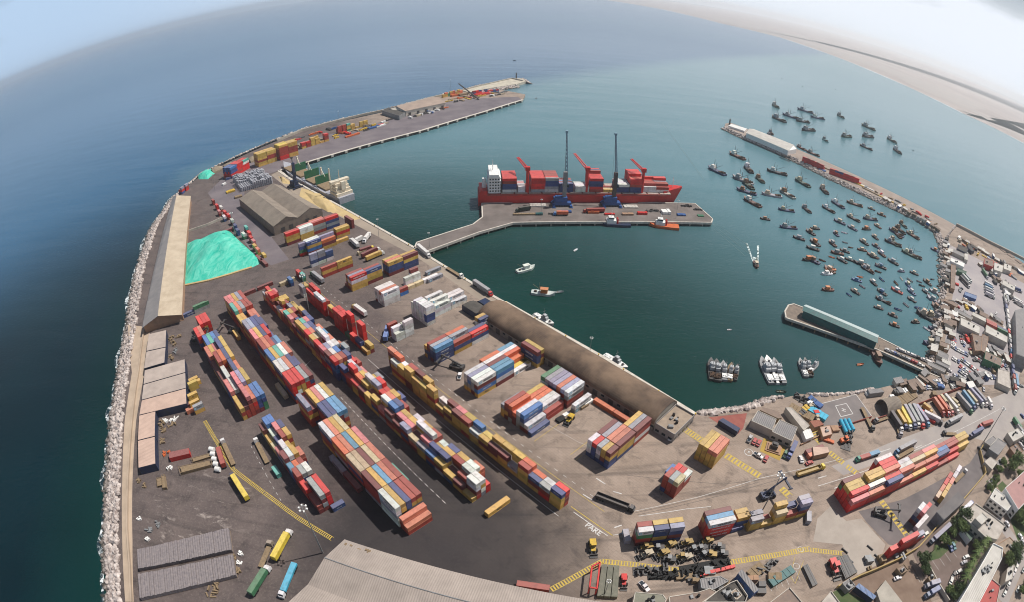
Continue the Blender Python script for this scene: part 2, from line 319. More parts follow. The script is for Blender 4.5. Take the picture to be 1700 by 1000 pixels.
def ground_mat():
    m = bpy.data.materials.new('yard_asphalt'); t, b = nt(m); N = t.nodes.new; L = t.links.new
    g = N('ShaderNodeNewGeometry'); sx = N('ShaderNodeSeparateXYZ'); L(g.outputs['Position'], sx.inputs[0])
    def nz(s, d=7, rot=None, sc=None, dist=0):
        n = N('ShaderNodeTexNoise'); n.inputs['Scale'].default_value = s; n.inputs['Detail'].default_value = d; n.inputs['Roughness'].default_value = .65; n.inputs['Distortion'].default_value = dist
        if sc:
            p = N('ShaderNodeMapping'); p.inputs['Rotation'].default_value = (0, 0, rot); p.inputs['Scale'].default_value = sc; L(g.outputs['Position'], p.inputs['Vector']); L(p.outputs[0], n.inputs['Vector'])
        else: L(g.outputs['Position'], n.inputs['Vector'])
        return n.outputs['Fac']
    def mr(v, a, c, lo=0, hi=1):
        n = N('ShaderNodeMapRange'); n.inputs[1].default_value = a; n.inputs[2].default_value = c; n.inputs[3].default_value = lo; n.inputs[4].default_value = hi; L(v, n.inputs[0]); return n.outputs[0]
    def mix(f, a, c, bt='MIX'):
        n = N('ShaderNodeMixRGB'); n.blend_type = bt
        for s_, v in (('Fac', f), ('Color1', a), ('Color2', c)):
            if isinstance(v, (tuple, float, int)): n.inputs[s_].default_value = v if s_ == 'Fac' else (*v, 1)
            else: L(v, n.inputs[s_])
        return n.outputs[0]
    # old asphalt in the west, newer concrete paving towards the east
    ma = N('ShaderNodeMath'); ma.operation = 'MULTIPLY_ADD'; ma.inputs[1].default_value = .35; L(sx.outputs['Y'], ma.inputs[0]); L(sx.outputs['X'], ma.inputs[2])
    big = nz(.02, 4); bm = N('ShaderNodeMath'); bm.operation = 'MULTIPLY_ADD'; bm.inputs[1].default_value = 90; L(big, bm.inputs[0]); L(ma.outputs[0], bm.inputs[2])
    east = mr(bm.outputs[0], 55, 125)
    base = mix(east, (.102, .080, .076), (.290, .225, .180))
    base = mix(mr(nz(.06, 8), .42, .68), base, mix(east, (.148, .116, .106), (.37, .29, .235)))
    base = mix(mr(nz(.11, 9, dist=.8), .53, .72, 0, .65), base, (.030, .025, .026))     # oil and rubber
    base = mix(mr(nz(.10, 6, R(-45.5), (.12, 1.6, 1)), .54, .68, 0, .5), base, (.035, .029, .029))      # tyre lanes along the yard
    base = mix(mr(nz(.9, 5), .5, .9, 0, .5), base, (.30, .26, .22))
    # dark turning area by the big shed
    vd = N('ShaderNodeVectorMath'); vd.operation = 'DISTANCE'; vd.inputs[1].default_value = (-28, 122, 0)
    sc = N('ShaderNodeMapping'); sc.vector_type = 'POINT'; L(g.outputs['Position'], vd.inputs[0])
    ad = N('ShaderNodeMath'); ad.operation = 'MULTIPLY_ADD'; ad.inputs[1].default_value = 40; L(nz(.05, 6), ad.inputs[0]); L(vd.outputs['Value'], ad.inputs[2])
    base = mix(mr(ad.outputs[0], 92, 56, 0, .85), base, (.026, .023, .025))
    bk = N('ShaderNodeTexBrick'); bk.offset = .5; bk.inputs['Scale'].default_value = .2; bk.inputs['Mortar Size'].default_value = .012; bk.inputs['Color1'].default_value = (1, 1, 1, 1); bk.inputs['Color2'].default_value = (.86, .85, .84, 1); bk.inputs['Mortar'].default_value = (.62, .60, .58, 1)
    bm_ = N('ShaderNodeMapping'); bm_.inputs['Rotation'].default_value = (0, 0, R(45.5)); L(g.outputs['Position'], bm_.inputs['Vector']); L(bm_.outputs[0], bk.inputs['Vector'])
    base = mix(mr(east, 0, 1, .15, .6), base, mix(1.0, base, bk.outputs['Color'], 'MULTIPLY'))      # cast slabs
    vc = N('ShaderNodeVectorMath'); vc.operation = 'DISTANCE'; vc.inputs[1].default_value = (-137, 118, 0); L(g.outputs['Position'], vc.inputs[0])
    ma2 = N('ShaderNodeMath'); ma2.operation = 'MULTIPLY'; L(mr(vc.outputs['Value'], 34, 16, 0, 1), ma2.inputs[0]); L(mr(nz(.16, 8, R(24), (.6, 1.3, 1), .4), .57, .68, 0, .6), ma2.inputs[1])
    base = mix(ma2.outputs[0], base, (.50, .43, .38))      # spilt cement in the south-west lot
    L(base, b.inputs['Base Color']); b.inputs['Roughness'].default_value = .85; b.inputs['Specular IOR Level'].default_value = .3
    bp = N('ShaderNodeBump'); bp.inputs['Strength'].default_value = .4; bp.inputs['Distance'].default_value = .08; L(nz(2.0, 5), bp.inputs['Height']); L(bp.outputs[0], b.inputs['Normal'])
    return m
GRD = ground_mat(); CONC = M['concrete']
def P(*p, z=0): return [W(x, y, z) for x, y in p]
shore_w = P((300, 318), (262, 372), (238, 450), (226, 540), (213, 620), (203, 700), (198, 800), (196, 900), (200, 1000))
coast_e = P((1585, 376), (1567, 402), (1566, 440), (1572, 480), (1563, 520), (1558, 560), (1548, 605), (1541, 622), (1490, 638), (1420, 655), (1370, 658), (1330, 655), (1290, 664), (1240, 681), (1163, 691))
outer_e = P((1587, 372), (1700, 437))
land = shore_w+[Vector((-125, 20, 0)), Vector((-90, -120, 0)), Vector((700, -120, 0)), Vector((1500, 250, 0)), Vector((1400, 500, 0)), Vector((900, 400, 0))]+outer_e[::-1]+coast_e+P((1155, 688), (820, 491), (690, 411), (565, 341), (485, 297), (461, 281))
mole = P((461, 281), (515, 265), (600, 240), (700, 214), (800, 184), (868, 164), (872, 156), (840, 150), (812, 146), (770, 150), (700, 168), (640, 185), (500, 217), (420, 250), (335, 290), (300, 318))
mb = MB(); mb.prism(land+mole[1:-1], -7, 0, 0, 0); struct('yard_ground', mb, [GRD])
# mole paving is a darker violet asphalt
def sheet(name, pts, z, m_):
    mb = MB(); pts = [Vector(p) for p in pts]; mb.add([(p.x, p.y, z) for p in pts], [tuple(range(len(pts)))]); o = struct(name, mb, [m_]); return o
sheet('mole_road', P((440, 290), (461, 283), (515, 267), (600, 242), (700, 216), (800, 186), (866, 165), (860, 160), (790, 163), (745, 168), (640, 200), (500, 235), (430, 262), (380, 285), (345, 320), (420, 420), (450, 440), (480, 430), (410, 340), (405, 318), (425, 300)), .012,
      mat('violet_asphalt', (.125, .105, .118), .85, (.185, .158, .165), .04, lo=.35, hi=.65))
# quay copings
def strip(name, pts, wd, z0, z1, m_, kind='structure', **k):
    mb = MB()
    for a, b in zip(pts[:-1], pts[1:]):
        d = (b-a); d.z = 0; L = d.length; T = Matrix.Translation(a) @ Matrix.Rotation(math.atan2(d.y, d.x), 4, 'Z'); mb.box(0, -wd/2, z0, L, wd/2, z1, T=T)
    return mb.build(name, m_, kind=kind, **k)
COPE = mat('quay_coping', (.62, .57, .50), .8, (.45, .40, .34), .3)
strip('quay_coping', P((485, 298), (565, 342), (690, 412), (820, 492), (1008, 598), (1155, 689)), 2.0, -.02, .32, COPE)
strip('mole_coping', P((485, 298), (463, 283), (515, 267), (600, 242), (700, 216), (800, 186), (868, 165)), 3.5, -.02, .35, COPE)
sheet('quay_apron', P((462, 284), (484, 299), (562, 343), (690, 414), (820, 494), (1005, 600), (1150, 691), (1105, 700), (1000, 640), (830, 515), (800, 500), (690, 425), (560, 357), (500, 330), (450, 290)), .016,
      mat('apron_concrete', (.34, .28, .22), .85, (.25, .205, .165), .06, lo=.35, hi=.7))
sheet('grain_spill', P((500, 312), (520, 316), (560, 340), (600, 362), (585, 366), (545, 350), (520, 340), (497, 325)), .035, M['sand'])
sheet('grain_spill', P((462, 292), (478, 298), (486, 306), (470, 304)), .035, M['sand'])
# east side paving
sheet('east_yard_paving', P((1575, 405), (1700, 470), (1700, 560), (1690, 640), (1640, 640), (1585, 640), (1560, 625), (1570, 560), (1583, 480)), .012,
      mat('lilac_asphalt', (.30, .27, .28), .85, (.38, .34, .33), .03, lo=.35, hi=.65))
sheet('concrete_road', P((1357, 862), (1378, 842), (1405, 866), (1430, 862), (1470, 905), (1455, 945), (1425, 958), (1398, 905), (1350, 900)), .014,
      mat('pale_concrete', (.40, .345, .295), .85, (.31, .265, .225), .08, lo=.35, hi=.7))
sheet('back_yard_paving', P((1425, 850), (1500, 830), (1610, 770), (1632, 735), (1650, 760), (1612, 820), (1560, 870), (1520, 912), (1475, 905), (1440, 870)), .018,
      mat('dark_violet_asphalt', (.115, .10, .10), .85, (.18, .155, .15), .06, lo=.35, hi=.65))
sheet('main_road', P((1380, 775), (1480, 735), (1560, 705), (1640, 665), (1700, 640), (1700, 700), (1660, 735), (1640, 735), (1605, 725), (1500, 755), (1400, 790)), .02,
      mat('road_asphalt', (.30, .265, .25), .85, (.37, .33, .30), .05, lo=.35, hi=.65))
sheet('helipad_paving', P((1345, 676), (1421, 656), (1447, 692), (1372, 716)), .022, mat('helipad_asphalt', (.17, .15, .145), .85, (.22, .19, .18), .1))
sheet('car_lot', P((1508, 905), (1582, 862), (1650, 900), (1575, 1000), (1545, 985)), .020, mat('brown_paving', (.13, .095, .08), .85, (.19, .14, .12), .12))
sheet('dirt_lot', P((1420, 958), (1500, 915), (1545, 995), (1560, 1040), (1400, 1040), (1395, 990)), .024, mat('brown_dirt', (.17, .115, .085), .95, (.25, .18, .135), .1))
sheet('lawn', P((1380, 985), (1395, 978), (1440, 1000), (1470, 1040), (1380, 1040)), .03, mat('lawn_grass', (.045, .085, .025), .9, (.10, .11, .05), .25))
sheet('promenade', P((212, 540), (219, 620), (207, 700), (203, 800), (203, 900), (208, 1000), (222, 1000), (220, 900), (220, 800), (226, 700), (240, 620), (250, 545)), .02,
      mat('sea_walk', (.46, .36, .27), .9, (.36, .28, .21), .1))
# far coast
shore = P((1010, 0), (1100, 15), (1200, 39), (1300, 63), (1400, 98), (1500, 140), (1600, 188), (1700, 237), z=-3)
inland = [Vector((p.x*1.0+ (p.x)*3+3000, p.y*1.12+200, 0)) for p in shore]
def coast_band(name, f0, f1, z, m_):
    mb = MB(); n = len(sh2)
    vs = []
    for i in range(n):
        a = sh2[i]; nrm = nr[i]
        vs += [tuple(a+nrm*f0(i))[:2]+(z,), tuple(a+nrm*f1(i))[:2]+(z,)]
    mb.add(vs, [(2*i, 2*i+1, 2*i+3, 2*i+2) for i in range(n-1)]); return struct(name, mb, [m_])
sh = [Vector((2500, 300, 0)), Vector((2350, 900, 0))]+shore[::-1]+[Vector((700, 14000, 0)), Vector((-1500, 21000, 0))]
sh2 = []
for i in range(len(sh)-1):
    for k in range(6):
        t = k/6; p = sh[i].lerp(sh[i+1], t); sh2.append(Vector((p.x, p.y, 0)))
nr = []
for i in range(len(sh2)):
    d = sh2[min(i+1, len(sh2)-1)]-sh2[max(i-1, 0)]; n_ = Vector((d.y, -d.x, 0)).normalized()
    nr.append(n_)
coast_band('desert_terrain', lambda i: 0, lambda i: 16000, -2.6, mat('desert', (.42, .36, .33), .95, (.33, .28, .26), .0012, lo=.35, hi=.65, stretch=(3, 1, 1)))
coast_band('beach', lambda i: -6, lambda i: 45+15*math.sin(i*1.3), -2.2, mat('beach_sand', (.46, .39, .36), .95, (.38, .32, .29), .01))
coast_band('surf', lambda i: -26+8*math.sin(i*.9), lambda i: -4, -2.9, mat('surf_foam', (.75, .78, .80), .7, (.45, .52, .56), .02))
coast_band('coastal_fields', lambda i: 260+90*math.sin(i*.7), lambda i: 900+380*math.sin(i*.45+1), -2.0, mat('green_fields', (.36, .32, .30), .95, (.40, .35, .32), .006, lo=.4, hi=.6))

# revetments: loose rock too many to count
def rocks(name, line, wd, n, r0, r1, z0, z1, seed, bias=0):
    rr = random.Random(seed); mb = MB(); seg = []
    for a, b in zip(line[:-1], line[1:]): seg.append(((b-a).length, a, b))
    tot = sum(s[0] for s in seg)
    for _ in range(n):
        t = rr.uniform(0, tot)
        for L, a, b in seg:
            if t <= L: break
            t -= L
        d = (b-a).normalized(); nn = Vector((-d.y, d.x, 0)); s = rr.random()
        p = a+d*t+nn*(s*wd)*(1 if bias >= 0 else -1)
        k = min(1, s*1.05); z = z1*(1-k)+z0*k
        r = rr.uniform(r0, r1)
        mb.ico((p.x, p.y, z+rr.uniform(-.3, .4)), r, jit=.28, sc=(rr.uniform(.8, 1.3), rr.uniform(.8, 1.3), rr.uniform(.6, .9)))
    return mb.build(name, M['rock'], kind='stuff')
rocks('riprap', shore_w+[Vector((-125, 20, 0))], 12, 4600, .7, 1.9, -4.2, .6, 1, -1)
mole_out = P((872, 156), (868, 140), (850, 131), (770, 150), (640, 182), (500, 215), (420, 248), (335, 288), (300, 318))
rocks('riprap', P((875, 136), (868, 130), (800, 140), (770, 148), (640, 181), (500, 214), (420, 247), (335, 287), (300, 318)), 9, 1500, .9, 2.0, -4.2, .6, 2, -1)
# under-layer banks so no gaps show between the rocks
BANK = mat('rock_bank', (.17, .14, .13), .95, (.10, .08, .08), .4, bump=.5)
def bank(line, wd, zt, zb, name='rock_bank', sgn=-1):
    mb = MB(); vs = []
    for i, a in enumerate(line):
        d = (line[min(i+1, len(line)-1)]-line[max(i-1, 0)]).normalized(); nn = Vector((-d.y, d.x, 0))*sgn
        vs += [(a.x, a.y, zt), (a.x+nn.x*wd, a.y+nn.y*wd, zb)]
    mb.add(vs, [(2*i, 2*i+1, 2*i+3, 2*i+2) for i in range(len(line)-1)]); struct(name, mb, [BANK])
bank(shore_w+[Vector((-125, 20, 0))], 13, .1, -4.6)
bank(P((875, 136), (868, 130), (800, 140), (770, 148), (640, 181), (500, 214), (420, 247), (335, 287), (300, 318)), 15, .1, -4.8)
# mole head extension (rock arm with a walkway)
arm = P((765, 150), (800, 141), (850, 130), (868, 131), (873, 135), (858, 140), (800, 149), (780, 154))
mb = MB(); mb.prism(arm, -7, 1.2); struct('mole_head', mb, [mat('pale_rock_fill', (.55, .50, .40), .95, (.36, .32, .26), .15, bump=.4)])
rocks('riprap', P((858, 141), (800, 150), (785, 154)), 8, 260, 1.3, 2.4, -4, .9, 3, 1)
rocks('riprap', P((1163, 691), (1240, 681), (1290, 664), (1300, 662)), 6, 330, 1.0, 1.9, -4, .5, 4, 1)
rocks('riprap', P((1345, 657), (1370, 658), (1420, 655), (1452, 647)), 5, 160, .9, 1.6, -4, .4, 5, 1)
rocks('riprap', coast_e[:8], 7, 520, .9, 1.9, -4, .5, 6, -1)

# second breakwater
bwt_far = P((1204, 205), (1212, 203), (1330, 250), (1420, 290), (1500, 328), (1587, 374))
bwt_near = P((1204, 210), (1235, 225), (1300, 253), (1380, 292), (1450, 325), (1520, 358), (1558, 380), (1567, 402))
mb = MB(); mb.prism(bwt_far+bwt_near[::-1], -7, .2); struct('breakwater_deck', mb, [mat('breakwater_paving', (.34, .275, .23), .9, (.25, .20, .17), .05, lo=.35, hi=.65)])
rocks('riprap', bwt_near, 9, 2300, .8, 1.8, -4.2, .5, 8, -1)
bank(bwt_near, 11, .1, -4.8)

# painted markings
WHT = mat('road_paint_white', (.62, .60, .57), .7, (.36, .33, .31), .6, lo=.4, hi=.7)
YEL = mat('road_paint_yellow', (.56, .40, .06), .7, (.32, .24, .09), .6, lo=.4, hi=.75)
def line(name, pts, wd, m_, dash=None, z=.045):
    mb = MB()
    for a, b in zip(pts[:-1], pts[1:]):
        d = b-a; L = d.length; d = d/L; n = Vector((-d.y, d.x, 0))*wd/2; t = 0
        while t < L:
            e = min(L, t+(dash[0] if dash else L)); p, q = a+d*t, a+d*e
            mb.add([(v.x, v.y, z) for v in (p-n, q-n, q+n, p+n)], [(0, 1, 2, 3)])
            t = e+(dash[1] if dash else 1)
    return struct(name, mb, [m_])
def ladder(name, pts, wd, m_, step=1.15, bar=.5, z=.045, rails=True):
    mb = MB()
    for a, b in zip(pts[:-1], pts[1:]):
        d = b-a; L = d.length; d = d/L; n = Vector((-d.y, d.x, 0))*wd/2; t = 0
        while t < L-bar:
            p, q = a+d*t, a+d*(t+bar); mb.add([(v.x, v.y, z) for v in (p-n, q-n, q+n, p+n)], [(0, 1, 2, 3)]); t += step
        if rails:
            for s in (-1, 1):
                o = n*s*1.08; r = n*.12; mb.add([(v.x, v.y, z+.004) for v in (a+o-r, b+o-r, b+o+r, a+o+r)], [(0, 1, 2, 3)])
    return struct(name, mb, [m_])
line('lane_marking', P((566, 661), (742, 839)), .25, WHT, (2.2, 1.8))
line('lane_marking', P((658, 567), (700, 640), ) and [UV(-222, 123.2), UV(-70, 124.5)], .22, YEL)
line('lane_marking', [UV(-222, 109), UV(-82, 109.5)], .2, WHT)
line('lane_marking', [UV(-330, 121.5), UV(-222, 122.8)], .2, YEL)
line('lane_marking', [UV(-330, 126.5), UV(-75, 127.5)], .22, WHT, (2, 3.2))
line('lane_marking', P((417, 742), (442, 790), (470, 838)), .2, WHT, (1.6, 2.4))
line('lane_marking', P((470, 640), (516, 600)), .2, WHT)
ladder('crossing_marking', P((340, 700), (388, 781), (440, 820), (495, 861), (552, 896)), 1.7, YEL, .95, .4)
ladder('crossing_marking', P((915, 980), (1000, 933)), 2.0, YEL, 1.2, .6)
ladder('crossing_marking', P((1000, 933), (1050, 938), (1110, 946), (1145, 948)), 2.0, YEL, 1.2, .6)
ladder('crossing_marking', P((1152, 945), (1190, 938), (1260, 927), (1345, 912)), 2.2, YEL, 1.2, .6)
ladder('crossing_marking', P((1345, 914), (1400, 920)), 2.0, YEL, 1.3, .6)
ladder('crossing_marking', P((1128, 708), (1168, 734)), 3.2, YEL, 1.5, .75)
ladder('crossing_marking', P((1205, 757), (1262, 792)), 3.2, YEL, 1.9, 1.0)
ladder('crossing_marking', P((1297, 812), (1312, 826)), 3.2, YEL, 1.9, 1.2)
ladder('crossing_marking', P((1350, 718), (1366, 736)), 5.2, YEL, 1.6, .8)
ladder('crossing_marking', P((1377, 752), (1400, 770)), 3.0, YEL, 1.8, .9)
ladder('crossing_marking', P((1406, 775), (1424, 788)), 3.0, YEL, 1.8, .9)
ladder('crossing_marking', P((1463, 833), (1507, 892)), 3.0, YEL, 2.4, 1.3)
line('road_edge_line', P((948, 842), (1018, 891)), .35, YEL)
line('road_edge_line', P((952, 851), (1009, 891)), .35, WHT)
line('road_edge_line', P((1016, 890), (1048, 884)), .25, WHT)
line('road_edge_line', P((1060, 858), (1140, 846), (1180, 842)), .3, WHT)
line('road_edge_line', P((1052, 850), (1160, 826), (1262, 795), (1400, 762)), .22, WHT)
line('road_edge_line', P((1052, 853), (1262, 801)), .15, mat('rail_groove', (.08, .07, .065), .6))
line('road_edge_line', P((1058, 856), (1300, 795), (1420, 757)), .15, MATS['rail_groove'])
line('road_edge_line', P((1358, 808), (1425, 787), (1500, 757), (1560, 730), (1660, 680)), .35, WHT)
line('road_edge_line', P((1040, 790), (1200, 805), (1300, 792)), .15, MATS['rail_groove'])
line('yard_edge_line', [UV(-119, 133), UV(-119, 172)], .2, YEL); line('yard_edge_line', [UV(-98, 138), UV(-98, 142)], .2, YEL)
line('yard_edge_line', P((690, 648), (700, 653)), .2, YEL); line('yard_edge_line', P((947, 756), (975, 735)), .25, YEL)
line('road_edge_line', P((985, 745), (960, 735), (907, 705)), .12, WHT)
for a, b in (((990, 795), (1005, 805)), ((968, 822), (985, 832)), ((1018, 817), (1032, 821)), ((1020, 832), (1030, 838)), ((1020, 877), (1032, 873))):
    line('arrow_marking', P(a, b), .5, WHT)
for a, b in (((1358, 795), (1372, 791)), ((1385, 812), (1395, 808)), ((1460, 752), (1478, 746)), ((1465, 768), (1476, 762)), ((1520, 745), (1530, 740))):
    line('arrow_marking', P(a, b), .5, WHT)
hx = [P((1387, 675), (1405, 671), (1416, 688), (1396, 693), (1387, 675))][0]
line('helipad_marking', hx, .5, WHT)
line('helipad_marking', P((1345, 676), (1421, 656), (1447, 692)), .4, WHT)
def ground_text(s, px, py, size, rot, m_=WHT, name='ground_lettering', z=.05):
    p = W(px, py); o = put(name, text_mesh(s, size, m_), loc=(p.x, p.y, z), rz=rot, kind='structure'); return o
ground_text('PARE', 985, 880, 3.4, ang(W(973, 872), W(998, 889)))
ground_text('H', 1401, 682, 3.6, ang(W(1401, 682), W(1401, 672)))
ground_text('E', 1243, 752, 2.2, ang(W(1243, 752), W(1252, 756)))
def ring(px, py, r, m_=WHT):
    c = W(px, py); mb = MB(); n = 28
    for i in range(n):
        a, b = 2*math.pi*i/n, 2*math.pi*(i+1)/n
        mb.add([(c.x+r*k*math.cos(t), c.y+r*k*math.sin(t), .047) for t, k in ((a, .85), (b, .85), (b, 1), (a, 1))], [(0, 3, 2, 1)])
    struct('ring_marking', mb, [m_])
ring(1243, 752, 2.4); ring(1322, 941, 1.6); ring(1329, 913, 1.5)
for i in range(9): line('parking_marking', [W(1255+i*9.5, 972-i*3.4), W(1262+i*9.5, 990-i*3.6)], .15, WHT)
line('parking_marking', P((1320, 925), (1312, 958), (1320, 970), (1334, 932)), .2, YEL)
for i in range(7):
    a = W(1516+i*10, 950-i*7); b = W(1528+i*10, 968-i*7); line('parking_marking', [a, b], .15, WHT)
# ================================================================ CONTAINERS
# every box: dict(p=centre of its footprint, z, a=angle of its long axis, L, c=colour letter, label)
CONT = []
HT = 2.59
TIER = ['bottom tier', 'second tier', 'third tier', 'fourth tier', 'fifth tier', 'sixth tier', 'seventh tier']
PAL = {'left': 'rrmyybRmbsrye', 'R': 'yyyyyrymyy', 'mk': 'wewweww', 'red': 'RRRrRRm', 'yel': 'yyyyr', 'mix': 'ybrmwyeb', 'ship': 'RrbRrmrb'}
def stack(o, ax, ay, i0, j0, L, spec, pal, nick, where, text=None, top_only=False):
    """spec: 'y4' = four tiers, yellow on top; 'rby' = exactly these, bottom to top"""
    if not spec or spec[0] == '-': return
    if len(spec) == 2 and spec[1].isdigit():
        n = int(spec[1]); cs = [rnd.choice(PAL[pal]) for _ in range(n-1)]+[spec[0]]
    else: cs = list(spec)
    for k, c in enumerate(cs):
        p = o+ax*(i0+L/2)+ay*(j0+1.22)
        CONT.append(dict(p=p+ax*rnd.uniform(-.07, .07)+ay*rnd.uniform(-.04, .04), z=o.z+k*HT, a=math.atan2(ax.y, ax.x)+rnd.gauss(0, .002), L=L, c=c, lab=(TIER[k] if k < len(cs)-1 or k == 0 else 'on top'), where=where, nick=nick, gp=nick, n=len(cs), k=k, key=(nick, i0, round(j0, 1))))
def block(nick, origin, ax, ay, pitch, L, rows, pal, w=2.62, bayw='bay', roww='row', joff=None):
    for i, r in enumerate(rows):
        cells = r.split()
        for j, s in enumerate(cells):
            stack(origin, ax, ay, i*pitch, j*w+(joff[i] if joff else 0), L, s, pal, nick, '%s bay %s row' % (ordn(i), ordn(j)))
C40, C20 = 12.19, 6.06
block('of seaward block', UV(-321.5, 31), UX, VX, 12.5, C40,
 ['-- -- R4 R4 R4', 'R4 s4 -- -- --', '-- B4 t4 B4 b4', 's4 y4 p4 b5 y5', 'm3 r5 o5 b5 y5', 'm3 w4 m3 b5 s4', 'p4 w4 p5 l5 y5', 'yry m3 p5 mrRs mbbB ggbB'], 'left')
block('of second block', UV(-327, 60), UX, VX, 12.45, C40,
 ['p5 p5 y5 l5 r5', 't5 s5 e5 r5 r5', 'y4 y4 m3 s4 s4', 'l5 l5 b5 b5 b4', 'p5 y5 b5 R5 b3', 'r5 s5 r5 b4 c4', 'B5 y5 t5 w5 s5', 'w5 w5 s5 b5 b4'], 'left')
block('at end of second block', UV(-227.4+.2, 60), UX, VX, 12.4, C40, ['rbRRR yrwyR rryyR mRRRe yRRbm'], 'left')
block('lone beside second block', UV(-303, 54.5), UX, VX, 12, C40, ['y1'], 'left'); block('lone at foot of second block', UV(-234.5, 56.2), UX, VX, 12, C40, ['k1'], 'left')
block('of short central block', UV(-207, 58.5), UX, VX, 12.5, C40, ['l5 m4 y5 p5 w5 y5', '-- -- b5 b5 c5 c5'], 'left')
block('of long central block', UV(-182.6, 57.9), UX, VX, 12.45, C40, ['w5 s5 y5 k5 --', 'o5 s5 c5 y5 p5', 'k5 k5 m5 k5 s5', 'm5 y5 c5 s5 r5 t3', 'wweww yyyyy yrrbb mrwyr ryyyr'], 'left')
block('of stepped end of central block', UV(-119.9, 58.3), VX, UX, 12.4, C40, ['rrs rs'], 'left')
block('lone beside central block', UV(-171, 54.6), UX, VX, 12.45, C40, ['e1', 'm1'], 'left')
block('of small near block', UV(-206, 34.8), UX, VX, 6.35, C20, ['m3 C4 C4'.replace('C', 'B'), 'y2 w3 p4 b4', 'k2 b3 r4 y4', 'p3 w4 y3', 'm4 w4 y4 s3', 'c3 o3 r3', 'r4 e4 w4', 'R3 -- --'], 'left')
block('at near end of small block', UV(-158.9, 35), UX, VX, 12.4, C40, ['mr meme rRRR'], 'left')
block('lone navy by light mast', UV(-146.3, 40.4), VX, UX, 6, C20, ['b1'], 'left'); block('lone mint by small block', UV(-182, 28.8), UX, VX, 6, C20, ['t1'], 'left')
block('of third block', UV(-322.5, 86.6), UX, VX, 6.25, C20,
 ['e3 R4 -- --', 's4 y4 p4 --', 'R5 R5 -- --', 'm2 m3 y4 y4', 'w3 y5 r4 --', 's3 R3 l4 y4', 't4 y4 r4 y4', 'p4 r4 b3 y5', 'm3 b4 w3 b5', 'y5 t5 p5 b5', 'y5 l5 b5 --', 'R5 s5 b5 s5', 'y5 k5 w6 c5', 'R5 s3 w6 s5', 'p5 l5 w5 w5 s4', 'm5 w5 B5 b4 e5'], 'left')
block('at near end of third block', UV(-222.4, 86.6), UX, VX, 6.25, C20, ['bbBbR mybys rmyyr bwmyb yyR Rr'], 'left')
block('of fourth block', UV(-216.8, 88.6), UX, VX, 6.22, C20,
 ['b4 b3 w4 p2', 'R3 R5 e4 p3', 'R3 o4 y4 y3', 'm3 y4 w5 y4 e4', 'y3 r3 l5 R5', 'y4 m3 R4 R4', 'p3 w5 s5 y5 b4', 'm4 B5 b5 r4', 'm3 p4 y4 --', 'l4 p4 y4 w4', 'k3 m3 w5 y4', 'e3 p4 w5 r4', 'B3 b4 y3 w3', 'y3 b4 y4 b4', 'y2 m2 r4 y4', 'm2 rrr w4 w4 s3', 'y1 rmww ewyw RR'], 'left')
block('lone at foot of fourth block', UV(-103.3, 88.2), VX, UX, 12.4, C40, ['y1'], 'left')
block('of roadside block', UV(-208.5, 112), UX, VX, 6.25, C20,
 ['-- mmyms', 'w4 o5', 'y4 w4', 'y5 r5', 'y4 m5', 'y4 y5', 'y5 --', 'y2 w3', 'y3 m4', 'm4 p4', 'r4 y4', 'w3 B4', 'y3 y3', 'm3 y4', 'm3 y4', 'e2 y4', 'yyyr yyyo', 'ymb myo', 'Rre yyw', 'yyyb rmrR'], 'R')
block('of thin road row', UV(-313, 110.4), UX, VX, 6.3, C20,
 ['wee4'[:3]+' wyy', '-- --', 'R4 R5', 'R4 R5', 'w5 --', 'w5 r4', '-- y3', '-- s2', 'R5 R5', 'R5 R5', 'g1 R6', 'R2 --', 'b2 R6', 'y1 y2'], 'red')
# boxes with their long side to the camera
def vblock(nick, u, v, bays, pal='mk', L=C40, gap=.35, far=None):
    """bays: list (from the sea side) of stacks listed from the near one backwards"""
    vv = v
    for b, bay in enumerate(bays):
        l = C20 if isinstance(bay, tuple) else L; st = bay[0] if isinstance(bay, tuple) else bay
        for i, s in enumerate(st.split()):
            stack(UV(u-2.62*(i+1), vv), VX, UX, 0, 0, l, s, pal, nick, '%s row %s bay' % (ordn(i), ordn(b)))
        vv += l+gap
vblock('of white and blue block', -158.4, 133.6, ['yBmw meew yeBl yeww', 'mwBc mwBc rbwm rebw rrro', 'w Y oo ooo oow bcc'], 'mix')
vblock('of western mixed block', -193, 134.6, ['bbbc mbbe bbmr yby', 'ybr bbee bmmo', 'wbR mbb'], 'mix')
vblock('by stepped white boxes', -121.4, 133.8, ['b mw mebB eeew mmo emmo mymr yye', '-- rr wew rww roo yyo yyy'], 'mix')
vblock('by long arched warehouse', -118, 160, ['ew -- mrew merl mros mrbl mrbl mrwe mrwg'], 'mix')
vblock('of quayside mixed block', -84, 143.6, [('bbym bmyy bewe bbbR bwww',), 'byym mrys rmbs bbbe mmmm', 'rwrm rwwe rywy'], 'mix')
for s_, v_ in (('of yellow block', 0),): vblock(s_, -48, 176.6, ['yyys yyys yyyy yyyy'], 'yel')
vblock('by crossing', -49.5, 189.5, [('m m',)], 'red')
vblock('of small tower', -52, 150.2, [('rrrk rrre brrr',), ('rrw rrR brR bB',)], 'mix')
vblock('beside warehouse wall', -200, 172, ['ewb ewy'], 'mix'); vblock('by warehouse doors', -163, 173.5, ['y y', ], 'yel'); 
block('by warehouse doors', UV(-171, 168.5), UX, VX, 12.4, C40, ['y1'], 'yel'); block('against warehouse', UV(-167.5, 172), UX, VX, 12.4, C40, ['ybbm yymy'], 'yel')
block('under warehouse eaves', UV(-117, 172.5), UX, VX, 12.4, C40, ['o1', 'o1'], 'red')
vblock('of large white block', -224.5, 152.2, [('wbbww wwwww wwwww wwwww wwwww wwww',)], 'mk')
vblock('of eastern white block', -229, 161.6, ['www wwww www wwww www ww', 'ww www www ww w'], 'mk')
